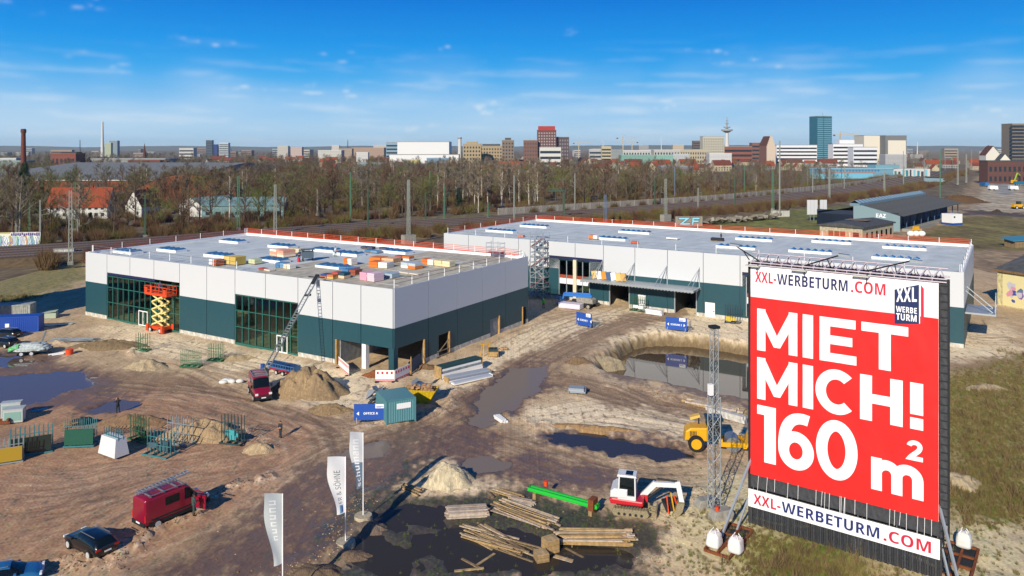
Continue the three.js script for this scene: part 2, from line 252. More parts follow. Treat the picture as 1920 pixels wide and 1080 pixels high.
  tag(finish(g, 'ground', new THREE.MeshStandardMaterial({ map: tx(col, true), bumpMap: tx(bmp), bumpScale: 0.16, roughnessMap: tx(rgh), roughness: 1 }), scene), null, null, null, 'structure');
}
// water
const WATER = { brown: new THREE.MeshPhysicalMaterial({ color: new THREE.Color(.085, .058, .035), roughness: 0.03, ior: 1.6 }), mud: new THREE.MeshPhysicalMaterial({ color: new THREE.Color(.23, .18, .14), roughness: 0.14, ior: 1.33, specularIntensity: .4 }), clear: new THREE.MeshPhysicalMaterial({ color: new THREE.Color(.12, .09, .075), roughness: 0.05, ior: 1.42 }), bog: new THREE.MeshPhysicalMaterial({ color: new THREE.Color(.04, .034, .027), roughness: 0.12, ior: 1.33, specularIntensity: .45 }), dark: new THREE.MeshPhysicalMaterial({ color: new THREE.Color(.045, .04, .042), roughness: 0.05, ior: 1.3 }) };
function water(name, m, y, ...pts) {
  const s = new THREE.Shape(pts.map((p) => { const q = G(p[0], p[1], y); return new THREE.Vector2(q.x, -q.z); })), g = new THREE.ShapeGeometry(s); g.rotateX(-Math.PI / 2); g.translate(0, y, 0);
  return tag(finish(g, name, m, scene), null, null, null, 'structure');
}
water('pond', WATER.brown, -1.8, [1090, 715], [1150, 670], [1188, 640], [1240, 632], [1420, 655], [1530, 680], [1540, 800], [1400, 785], [1150, 735]);
for (const [m, ...p] of [['clear', [-90, 650], [40, 655], [90, 680], [200, 680], [210, 730], [120, 765], [-90, 790]], ['clear', [140, 775], [195, 748], [240, 742], [285, 752], [225, 782], [170, 788]], ['dark', [985, 812], [1060, 795], [1125, 800], [1190, 816], [1330, 845], [1310, 874], [1180, 862], [1090, 850], [1030, 840]], ['mud', [850, 885], [875, 842], [975, 852], [945, 900]], ['mud', [855, 800], [890, 735], [950, 682], [1050, 674], [1030, 730], [965, 785], [905, 810]], ['bog', [600, 1085], [650, 990], [690, 985], [735, 935], [840, 935], [880, 975], [1050, 1000], [1210, 1022], [1205, 1072], [1000, 1085], [840, 1085]], ['mud', [620, 858], [700, 818], [760, 828], [730, 860], [655, 874]]]) water('puddle', WATER[m], -0.115, ...p);

{ // the land all round, to the horizon
  const xs = [], ds = [-600, -200, 0]; for (const x of [-8000, -5000, -3000, -1800, -1200, -800]) xs.push(x); for (let x = -595; x <= 805; x += 10) xs.push(x); for (const x of [1200, 1800, 3000, 5000, 8000]) xs.push(x);
  ds.push(20, 40); for (let d = 65; d <= 1315; d += 25) ds.push(d); ds.push(1600, 2000, 3000, 4500, 7000, 10000);
  const B = [-595, 805, 40, 1315], pos = [], uv = [], idx = []; 
  for (const d of ds) for (const x of xs) { pos.push(x, 0, -d); uv.push((x - B[0]) / (B[1] - B[0]), (d - B[2]) / (B[3] - B[2])); }
  for (let j = 0; j < ds.length - 1; j++) for (let i = 0; i < xs.length - 1; i++) { if (xs[i] >= NX0 - .1 && xs[i + 1] <= NX1 + .1 && ds[j] >= ND0 - .1 && ds[j + 1] <= ND1 + .1) continue; const o = j * xs.length + i; idx.push(o, o + 1, o + xs.length, o + 1, o + xs.length + 1, o + xs.length); }
  const g = new THREE.BufferGeometry(); g.setAttribute('position', new THREE.Float32BufferAttribute(pos, 3)); g.setAttribute('uv', new THREE.Float32BufferAttribute(uv, 2)); g.setIndex(idx); g.computeVertexNormals();
  const W = 1536, Hh = 1400, c = document.createElement('canvas'); c.width = W; c.height = Hh; const k = c.getContext('2d');
  k.fillStyle = 'rgb(112,96,70)'; k.fillRect(0, 0, W, Hh);
  const poly = (style, ...pts) => { k.fillStyle = style; k.beginPath(); pts.forEach((p, i) => { const q = G(...p), u = (q.x - B[0]) / (B[1] - B[0]) * W, v = (-q.z - B[2]) / (B[3] - B[2]) * Hh; i ? k.lineTo(u, v) : k.moveTo(u, v); }); k.closePath(); k.fill(); };
  poly('rgb(150,128,100)', [1560, 440], [1720, 385], [1800, 365], [1830, 330], [1940, 326], [1960, 480], [1940, 560], [1820, 540]);
  poly('rgb(112,112,52)', [1300, 425], [1450, 395], [1640, 383], [1700, 372], [1760, 375], [1600, 420], [1540, 450]); poly('rgb(118,106,58)', [1800, 410], [1900, 402], [1960, 440], [1960, 470], [1780, 470], [1700, 445]);
  poly('rgb(108,108,54)', [640, 425], [700, 415], [960, 400], [980, 412], [760, 428]); poly('rgb(120,98,62)', [-200, 470], [160, 452], [440, 428], [560, 420], [560, 440], [160, 475], [-200, 495]);
  poly('rgb(176,162,138)', [1835, 372], [1850, 335], [1895, 335], [1945, 372], [1945, 400], [1820, 395]); poly('rgb(150,150,146)', [1868, 365], [1866, 334], [1892, 334], [1900, 366]); poly('rgb(84,72,66)', [1770, 410], [1820, 393], [1960, 404], [1960, 410], [1830, 402]);
  const id = k.getImageData(0, 0, W, Hh), src = id.data, out = new Uint8Array(W * Hh * 4);
  for (let j = 0; j < Hh; j++) for (let i = 0; i < W; i++) {
    const x = i / W * (B[1] - B[0]), d = j / Hh * (B[3] - B[2]), a = qn(x / 120, d / 120), b = qn(x / 30, d / 30), e = qn(x / 9, d / 9), si = clamp(i + (b * 9) | 0, 0, W - 1), sj = clamp(j + (a * 8 + e * 4) | 0, 0, Hh - 1), q = (sj * W + si) * 4, o = (j * W + i) * 4, s = 1 + b * .3 + e * .3 + a * .25;
    out[o] = clamp(src[q] * s, 0, 255); out[o + 1] = clamp(src[q + 1] * s * (1 + .05 * a), 0, 255); out[o + 2] = clamp(src[q + 2] * s, 0, 255); out[o + 3] = 255;
  }
  const t = new THREE.DataTexture(out, W, Hh); t.magFilter = THREE.LinearFilter; t.wrapS = t.wrapT = THREE.ClampToEdgeWrapping; t.colorSpace = THREE.SRGBColorSpace; t.needsUpdate = true;
  tag(finish(g, 'surrounding_land', new THREE.MeshStandardMaterial({ map: t, roughness: 1 }), scene), null, null, null, 'structure');
}

// ---------------------------------------------------------------- the two halls
const C = {
  white: M('#c8ccd0', .5), teal: M('#1f4c57', .5, 0, T.fine, 5), plinth: M('#d9d6cc', .8, 0, T.dirt, 3), seam: M('#3a4247', .8), roof: M('#dbe1e0', .75, 0, T.stain, 18), roofBeige: M('#d6cfbb', .85, 0, T.dirt, 9),
  frame: M('#2d6b62', .45, 0.2), glass: M('#cfe3df', .02, 0, null, 1, { transmission: 1, thickness: 0, ior: 1.5 }), blueGlass: M('#4f88b8', .25, 0, null, 1, { transmission: .35, ior: 1.5 }), door: M('#e8eaec', .5, 0, T.fine, 2), grey: M('#9aa0a3', .8, 0, T.dirt, 4), dark: M('#22282c', .85), navy: M('#1c2250', .6), steel: M('#a9b0b5', .45, .75, T.fine, 1), galv: M('#b7bfc4', .5, .55, T.fine, 1), wood: M('#c9a56b', .8, 0, T.wood, 1.5), woodGrey: M('#a8977c', .85, 0, T.wood, 1.7), orange: M('#d8481a', .55), red: M('#b3291f', .6), net: M('#c23d1c', .8, 0, null, 1, {}), blackSteel: M('#2b2e33', .6, .4), concrete: M('#a9a69d', .9, 0, T.dirt, 2), yellow: M('#e0a812', .45, 0, T.fine, 2), blue: M('#1d4fa3', .5, 0, T.fine, 2), rubber: M('#1b1b1c', .9), darkGlass: M('#10181c', .05, 0, null, 1, { ior: 1.5 }), white2: M('#eceded', .6), rust: M('#8a4a24', .85, 0, T.dirt, 1),
};
function frameOf(O, R) {                                   // front-left and front-right corners on the ground
  const dx = R.x - O.x, dd = -(R.z - O.z), len = Math.hypot(dx, dd), ux = dx / len, ud = dd / len, turn = Math.atan2(ud, ux);
  return { O, len, turn, vx: -ud, vd: ux,
    s: (px) => { const k = (px - CX) / F; return (k * -O.z - O.x) / (ux - k * ud); },
    t: (px) => { const k = (px - CX) / F; return (k * -R.z - R.x) / (-ud - k * ux); },
    w: (s, t, y = 0) => V3(O.x + s * ux - t * ud, y, O.z - s * ud - t * ux) };
}
// photograph position of a point on a roof at height y -> local x and z of a hall
const roofSpot = (fr, px, py, y) => { const q = G(px, py, y).sub(fr.O); return [q.x * Math.cos(fr.turn) - q.z * Math.sin(fr.turn), q.x * Math.sin(fr.turn) + q.z * Math.cos(fr.turn)]; };
const inHall = (fr, x, y, z) => V3(x, y, z).applyAxisAngle(UPV, fr.turn).add(V3(fr.O.x, 0, fr.O.z));
// a wall skin of one piece with rectangular holes, lying in the plane z = 0 .. depth (towards +z)
function holed(b, x0, x1, y0, y1, z0, z1, holes) {
  const xs = [...new Set([x0, x1, ...holes.flatMap((h) => [h[0], h[1]])])].filter((x) => x >= x0 && x <= x1).sort((p, q) => p - q);
  for (let i = 0; i < xs.length - 1; i++) {
    const a = xs[i], e = xs[i + 1]; let y = y0;
    for (const h of holes.filter((q) => q[0] <= a && q[1] >= e).sort((p, q) => p[2] - q[2])) { if (h[2] > y + .001) b.bx(a, e, y, h[2], z0, z1); y = Math.max(y, h[3]); }
    if (y < y1 - .001) b.bx(a, e, y, y1, z0, z1);
  }
}
// panels: seams along x; low(i) gives the height where white meets teal; holes cut both skins
function facade(hall, seams, top, split, holes, turned) {
  const g = turned ?? hall;
  for (let i = 0; i < seams.length - 1; i++) {
    const a = seams[i] + (i ? .05 : 0), e = seams[i + 1] - .05, near = holes.filter((h) => h[1] > a && h[0] < e), sp = typeof split === 'number' ? split : split[i];
    part('wall_panel', C.white, g, (b) => holed(b, a, e, sp + .02, top, 0, .14, near));
    const full = near.some((h) => h[0] <= a + .2 && h[1] >= e - .2 && h[2] <= .7 && h[3] >= sp);
    if (!full) { part('wall_panel', C.teal, g, (b) => holed(b, a, e, .62, sp, 0, .14, near)); const cut = near.filter((h) => h[2] < .7).sort((p, q) => p[0] - q[0]); let from = a; for (const h of [...cut, [e, e]]) { const to = Math.min(h[0], e); if (to - from > .1) { const f0 = from; part('plinth', C.plinth, g, (b) => b.bx(f0, to, -.4, .60, 0, .17)); } from = Math.max(from, h[1]); } if (0) part('plinth', C.plinth, g, (b) => holed(b, a, e, -.4, .60, 0, .17, near.map((h) => [h[0], h[1], h[2] < .7 ? -.4 : h[2], h[3]]))); }
  }
  part('backing_wall', C.seam, g, (b) => holed(b, seams[0] + .02, seams.at(-1) - .02, -.4, top - .05, -.22, -.004, holes.map((h) => [h[0], h[1], h[2] < .7 ? -.4 : h[2], h[3]])));
}
function glazing(hall, x0, x1, y0, y1, cols, rows, door, m = C.frame) {
  const fr = part('window_frame', m, hall, (b) => {
    for (let i = 0; i <= cols; i++) b.bx(lerp(x0, x1, i / cols) - .07, lerp(x0, x1, i / cols) + .07, y0, y1, -.12, .12);
    for (const y of [...rows, y1 - .06]) b.bx(x0, x1, y - .06, y + .06, -.10, .10); b.bx(x0, x1, y0 - .35, y0, -.12, .14);
  });
  const ys = [y0, ...rows, y1];
  for (let i = 0; i < cols; i++) for (let j = 0; j < ys.length - 1; j++) part('window_pane', C.glass, hall, (b) => b.bx(lerp(x0, x1, i / cols) + .08, lerp(x0, x1, (i + 1) / cols) - .08, ys[j] + .07, ys[j + 1] - .13, -.01, .01));
  if (door) { const d = part('entrance_door', C.white2, hall, (b) => { for (const x of [0, .5, 1]) b.bx(lerp(door[0], door[1], x) - .07, lerp(door[0], door[1], x) + .07, .05, 2.55, .13, .2); b.bx(door[0], door[1], 2.4, 2.55, .14, .19); b.bx(door[0], door[1], .05, .2, .14, .19); }); part('door_handle', C.steel, d, (b) => b.bx((door[0] + door[1]) / 2 + .12, (door[0] + door[1]) / 2 + .16, .9, 1.4, .2, .26)); }
}
function skylight(hall, x, y, z, w, d, ribs, h = .55) {
  const k = part('skylight', C.white2, hall, (b) => { b.bx(x - w / 2, x + w / 2, y - .1, y + .45, z - d / 2, z + d / 2); });
  for (let i = 0; i < ribs; i++) {
    const a = x - w / 2 + w * i / ribs + .08, e = x - w / 2 + w * (i + 1) / ribs - .08, m = (a + e) / 2;
    part('skylight_pane', C.blueGlass, k, (b) => { const Y = y + .455; b.quad(V3(a, Y, z + d / 2 - .08), V3(m, Y + h, z + d / 2 - .2), V3(m, Y + h, z - d / 2 + .2), V3(a, Y, z - d / 2 + .08)); b.quad(V3(m, Y + h, z + d / 2 - .2), V3(e, Y, z + d / 2 - .08), V3(e, Y, z - d / 2 + .08), V3(m, Y + h, z - d / 2 + .2)); b.tri(V3(a, Y, z + d / 2 - .08), V3(e, Y, z + d / 2 - .08), V3(m, Y + h, z + d / 2 - .2)); b.tri(V3(a, Y, z - d / 2 + .08), V3(m, Y + h, z - d / 2 + .2), V3(e, Y, z - d / 2 + .08)); });
  }
}
// temporary edge protection: posts, rails and a net
function railing(label, pts, step, netOn, red = C.orange) {
  const t = thing('safety_railing', label, 'railing');
  for (let i = 0; i < pts.length - 1; i++) {
    const a = pts[i], e = pts[i + 1], n = Math.max(1, Math.round(a.distanceTo(e) / step));
    for (let k = i ? 1 : 0; k <= n; k++) { const p = a.clone().lerp(e, k / n); part('post', C.white2, t, (b) => b.box(p.x, p.y + .55, p.z, .09, 1.15, .09)); }
    for (const h of netOn ? [.45, .75, 1.05] : [.55, 1.05]) part('rail', red, t, (b) => b.bar(a.clone().setY(a.y + h), e.clone().setY(e.y + h), .05, netOn ? .07 : .05));
    if (netOn) part('toe_board', red, t, (b) => b.bar(a.clone().setY(a.y + .17), e.clone().setY(e.y + .17), .04, .15));
  }
}
const RH = 11.3;
// ---- hall A (left)
const fa = frameOf(G(162, 590), G(738, 702));
const DA = fa.t(989);
{
  const h = thing('warehouse_hall', 'left hall with white upper and dark teal lower panels, building materials on its roof', 'building', fa.O, fa.turn), s = fa.s, W = fa.len;
  const seams = [0, ...[202, 245, 290, 338, 389, 442, 499, 560, 625, 678].map(s), W];
  const w1 = [seams[1] + .1, seams[4] - .05, .05, 8.15], w2 = [seams[6] + .1, seams[8] - .05, .05, 7.65], open = [s(631), W + .2, -.5, 3.4];
  facade(h, seams, RH, [6.05, 8.15, 8.15, 7.6, 6.05, 6.05, 7.65, 7.65, 6.05, 6.05, 6.05].map((y) => y), [w1, w2, open]);
  glazing(h, w1[0], w1[1], .3, 7.6, 13, [3.0, 5.6], [s(262), s(278)]); glazing(h, w2[0], w2[1], .3, 7.6, 9, [2.7, 5.2], [s(521), s(540)]);
  part('window_blind', C.navy, h, (b) => b.bx(w1[0], seams[3], 7.72, 8.12, -.1, .02));
  // right side
  const side = new THREE.Group(); side.name = 'side_wall'; h.add(side); side.position.set(W, 0, 0); side.rotation.y = Math.PI / 2;
  const st = [0, ...[802, 856, 904, 947].map(fa.t), DA], hole2 = [fa.t(821), fa.t(840), .55, 3.1], door1 = [fa.t(918), fa.t(934), -.1, 2.7], door2 = [fa.t(977), fa.t(985), -.1, 2.8];
  facade(h, st, RH, 6.05, [[-.3, fa.t(793), -.5, 3.3], hole2, door1, door2], side);
  part('service_door', C.grey, side, (b) => b.bx(door1[0] + .05, door1[1] - .05, .02, 2.65, -.1, .02));
  for (const [x, y] of [[door1[1] - .02, 2.9], [door2[0] + .1, 3.0], [fa.t(793), 3.3], [hole2[1], 3.2]]) part('timber_jamb', C.wood, side, (b) => b.bx(x - .02, x + .14, 0, y, .0, .32));
  part('timber_brace', C.woodGrey, side, (b) => { b.bar(V3(hole2[0], .75, .2), V3(hole2[1], 2.1, .2), .08, .12); b.bx(hole2[0] - .3, hole2[1] + .3, .75, .87, .15, .25); b.bx(hole2[0] - .8, hole2[1] + .6, .1, .18, .2, .4); });
  // back and left walls, columns, roof
  part('rear_wall', C.white, h, (b) => { b.bx(0, W, 6.07, RH, -DA, -DA + .2); b.bx(0, .2, 6.07, RH, -DA + .2, -.22); });
  part('rear_wall', C.teal, h, (b) => { b.bx(0, W, -.4, 6.05, -DA, -DA + .2); b.bx(0, .2, -.4, 6.05, -DA + .2, -.22); });
  part('corner_column', C.teal, h, (b) => b.bx(W - .75, W + .14, -.4, 3.38, -.75, .14));
  part('column', C.white2, h, (b) => b.bx(s(682) - .35, s(682) + .35, -.4, 3.4, -.7, 0));
  part('timber_jamb', C.wood, h, (b) => b.bx(s(631) - .05, s(631) + .25, -.2, 3.4, -.25, .25));
  for (let x = 8; x < W - 4; x += 10.5) for (const z of [-12, -24]) part('column', C.concrete, h, (b) => b.bx(x - .3, x + .3, -.4, 10.5, z - .3, z + .3));
  part('partition', C.grey, h, (b) => { b.bx(s(634), s(634) + .2, -.4, 5, -9, -.3); b.bx(s(634), W - 11, -.4, 5, -9.2, -9); });
  const roof = part('roof', C.roof, h, (b) => b.bx(.2, W - .25, RH - .75, RH - .4, -DA + .2, -.22));
  part('membrane', C.roofBeige, roof, (b) => { b.bx(W * .60, W - .5, RH - .39, RH - .3, -DA * .42, -.4); b.bx(W * .72, W - .5, RH - .39, RH - .3, -DA + 1.5, -DA * .42); });
  for (let i = 0; i < 26; i++) { const z = -rr(1, DA - 2), x = rr(W * .74, W - 5), l = rr(2, 6); part('roof_sheet', i % 3 ? M('#c9cbc6', .6) : C.roofBeige, roof, (b) => b.bx(x, Math.min(x + l, W - .6), RH - .296 + i * .002, RH - .27 + i * .002, z - rr(.1, .6), z)); }
  for (let x = 2; x < W * .59; x += 2.1) part('membrane_seam', M('#c3cac9', .7), roof, (b) => b.bx(x, x + .09, RH - .4, RH - .385, -DA + .6, -.6));
  part('parapet', C.white2, h, (b) => { b.bx(.2, W - .2, RH - .4, RH + .05, -DA + .2, -DA + .55); b.bx(.2, .5, RH - .4, RH + .02, -DA + .55, -.25); b.bx(W - .55, W - .22, RH - .4, RH - .1, -DA + .55, -.25); b.bx(.5, W - .55, RH - .4, RH - .12, -.5, -.23); });
  for (const [px, py] of [[322, 467], [412, 477], [437, 451], [513, 486], [530, 460], [612, 467], [655, 474], [625, 498], [745, 470], [240, 470]]) { const [x, z] = roofSpot(fa, px, py, RH); if (x > 3 && x < W - 3 && z < -2 && z > 2 - DA) skylight(h, x, RH - .4, z, 5.6, 2.4, 4, .26); }
  part('dock_canopy', C.galv, h, (b) => { b.bx(-3.5, 0, 5.6, 5.85, -9, -2); b.bar(V3(-3.3, 5.8, -3), V3(0, 8, -3), .12); b.bar(V3(-3.3, 5.8, -8), V3(0, 8, -8), .12); for (let z = -9; z <= -2; z += 1.75) b.bx(-3.5, -3.42, 5.85, 6.9, z - .04, z + .04); b.bx(-3.5, -3.43, 6.83, 6.9, -9, -2); });
  const r = (x, z) => inHall(fa, x, RH, z);
  railing('low railing with white posts along the front roof edge of the left hall', [r(.6, -.9), r(W * .55, -.9)], 5.6, false, C.steel);
  railing('orange toe board railing along the rear roof edge of the left hall', [r(.4, -DA + .4), r(W * .98, -DA + .4)], 4.6, true);
  railing('railing with white posts on the left gable roof edge of the left hall', [r(.35, -.9), r(.35, -DA + .9)], 5.5, true, M('#a8483a', .7));
  railing('thin steel railing on the shaded right roof edge of the left hall', [r(W - .4, -.6), r(W - .4, -DA + 1)], 3.6, false, M('#8a5b5e', .6));
}
// ---- hall B (right, behind)
const fb = (() => { const R = G(1808, 652.5), L0 = at(833, 437, F * (EYE - RH) / 160); return frameOf(L0.setY(0), R); })();
const DB = 39;
{
  const h = thing('warehouse_hall', 'long right hall with pale roof, white upper and dark teal lower wall behind the billboard', 'building', fb.O, fb.turn), s = fb.s, W = fb.len;
  const seams = [0, ...[879, 925, 973, 1024, 1079, 1132, 1191, 1252, 1319, 1388, 1462, 1542, 1625, 1715].map(s), W];
  const win = [[s(1049), s(1077), .9, 7.7], [s(1080), s(1106), .9, 7.7]], g1 = [s(1143), s(1181), -.5, 4.6], g2 = [s(1265), s(1307), -.5, 4.6], d1 = [s(1196), s(1211), -.05, 2.6], d2 = [s(1322), s(1341), -.05, 2.6], win3 = [s(1400), s(1440), .9, 7.7];
  facade(h, seams, RH, 6.0, [...win, win3, g1, g2, d1, d2, [s(1030), s(1130), 7.95, 8.5], [s(1392), s(1450), 7.95, 8.5]]);
  for (const [a, e] of [[1030, 1130], [1392, 1450]]) part('window_blind', C.navy, h, (b) => b.bx(s(a), s(e), 7.95, 8.5, -.3, -.2));
  for (const w of [...win, win3]) {
    part('window_frame', C.galv, h, (b) => { for (const k of [0, .5, 1]) b.bx(lerp(w[0], w[1], k) - .07, lerp(w[0], w[1], k) + .07, .9, 7.7, -.12, .16); });
    for (const [y0, y1] of [[.95, 3.1], [4.9, 7.65]]) for (const k of [0, 1]) part('window_pane', C.glass, h, (b) => b.bx(lerp(w[0], w[1], k / 2) + .08, lerp(w[0], w[1], (k + 1) / 2) - .08, y0, y1, -.05, -.03));
    part('spandrel', C.white2, h, (b) => b.bx(w[0] + .08, w[1] - .08, 3.12, 4.2, -.1, .02)); part('brick_sill', M('#b0583c', .85, 0, T.dirt, 1), h, (b) => b.bx(w[0] + .08, w[1] - .08, 4.22, 4.88, -.1, 0));
  }
  part('column', M('#d8cfb4', .8), h, (b) => b.bx(s(1078.5) - .35, s(1078.5) + .35, -.3, 8, -.2, .3));
  part('rear_wall', C.white, h, (b) => { b.bx(0, W, 6.02, RH, -DB, -DB + .2); b.bx(0, .2, 6.02, RH, -DB + .2, -.22); b.bx(W - .2, W, 6.02, RH, -DB + .2, -.22); });
  part('rear_wall', C.teal, h, (b) => { b.bx(0, W, -.4, 6, -DB, -DB + .2); b.bx(0, .2, -.4, 6, -DB + .2, -.22); b.bx(W - .2, W, -.4, 6, -DB + .2, -.22); });
  part('gate_lining', C.dark, h, (b) => { for (const g of [g1, g2]) { b.bx(g[0] - .3, g[0], -.4, 5, -8, -.23); b.bx(g[1], g[1] + .3, -.4, 5, -8, -.23); b.bx(g[0] - .3, g[1] + .3, 4.7, 5, -8, -.23); b.bx(g[0] - .3, g[1] + .3, -.4, 5, -8.2, -8); } });
  for (const g of [g1, g2]) part('gate_frame', C.galv, h, (b) => { b.bx(g[0] - .02, g[0] + .14, -.3, 4.6, -.2, .2); b.bx(g[1] - .14, g[1] + .02, -.3, 4.6, -.2, .2); b.bx(g[0] + .14, g[1] - .14, 4.45, 4.6, -.2, .2); });
  for (const d of [d1, d2]) { const q = part('service_door', C.door, h, (b) => b.bx(d[0] + .03, d[1] - .03, .02, 2.58, -.1, .1)); part('door_handle', C.blackSteel, q, (b) => b.bx(d[1] - .35, d[1] - .15, 1.05, 1.15, .1, .2)); }
  const cx0 = s(1107), cx1 = s(1300) + 1.5;
  const can = part('canopy', C.galv, h, (b) => { b.bx(cx0, cx1, 5.0, 5.12, .15, 4.2); for (const z of [.25, 2.2, 4.1]) b.bx(cx0, cx1, 4.72, 5.0, z - .06, z + .06); });
  for (let x = cx0; x <= cx1; x += .62) part('canopy_rib', C.galv, can, (b) => b.bx(x, x + .12, 4.6, 5.0, .3, 4.25));
  for (const px of [1132, 1191, 1252, 1318]) { const x = Math.min(s(px), cx1 - .3); part('canopy_hanger', C.galv, h, (b) => { b.bx(x - .07, x + .07, 5, 8.7, .14, .28); b.bar(V3(x, 8.5, .25), V3(x - .2, 5.1, 3.9), .1); b.bar(V3(x, 8.5, .25), V3(x - 1.4, 5.1, 3.2), .07); }); }
  const roof = part('roof', C.roof, h, (b) => b.bx(.2, W - .2, RH - .75, RH - .4, -DB + .2, -.22));
  for (let x = 2; x < W - 1; x += 2.1) part('membrane_seam', M('#c6cdcc', .7), roof, (b) => b.bx(x, x + .09, RH - .4, RH - .385, -DB + .6, -.6));
  part('parapet', C.white2, h, (b) => { b.bx(.2, W - .2, RH - .4, RH + .1, -DB + .2, -DB + .6); b.bx(.2, .5, RH - .4, RH, -DB + .6, -.25); b.bx(W - .5, W - .2, RH - .4, RH, -DB + .6, -.25); b.bx(.5, W - .5, RH - .4, RH - .12, -.5, -.23); });
  for (const [px, py] of [[1003, 423], [940, 432], [1191, 434], [1145, 446], [1415, 447], [1381, 462], [1696, 463], [1680, 483], [1560, 452], [1520, 470]]) { const [x, z] = roofSpot(fb, px, py, RH); skylight(h, x, RH - .4, z, 7.4, 1.9, 6, .3); }
  const px0 = W + .02; part('dock_platform', C.galv, h, (b) => { b.bx(px0, px0 + 4, 4.7, 4.95, -9.5, -2.5); for (const z of [-9.4, -6, -2.6]) { b.bx(px0 + 3.85, px0 + 3.95, 4.95, 7.2, z - .05, z + .05); } b.bar(V3(px0, 8, -4), V3(px0 + 3.6, 4.9, -4), .12); b.bar(V3(px0, 8, -8), V3(px0 + 3.6, 4.9, -8), .12); b.bx(px0 + 3.86, px0 + 3.92, 5.9, 6, -9.4, -2.6); });
  const r = (x, z) => inHall(fb, x, RH, z);
  railing('orange rail fence along the whole rear roof edge of the long right hall', [r(.4, -DB + .4), r(W - .4, -DB + .4)], 5.5, true);
  railing('orange railing on the far left roof edge of the long right hall', [r(.4, -.8), r(.4, -DB + .8)], 6, true);
  railing('thin grey railing along the front roof edge of the long right hall', [r(.6, -.5), r(W - .6, -.5)], 7.4, false, C.steel);
  railing('thin pale railing on the right gable edge of the long right hall', [r(W - .4, -.9), r(W - .4, -DB + .9)], 5, false, C.galv);
}

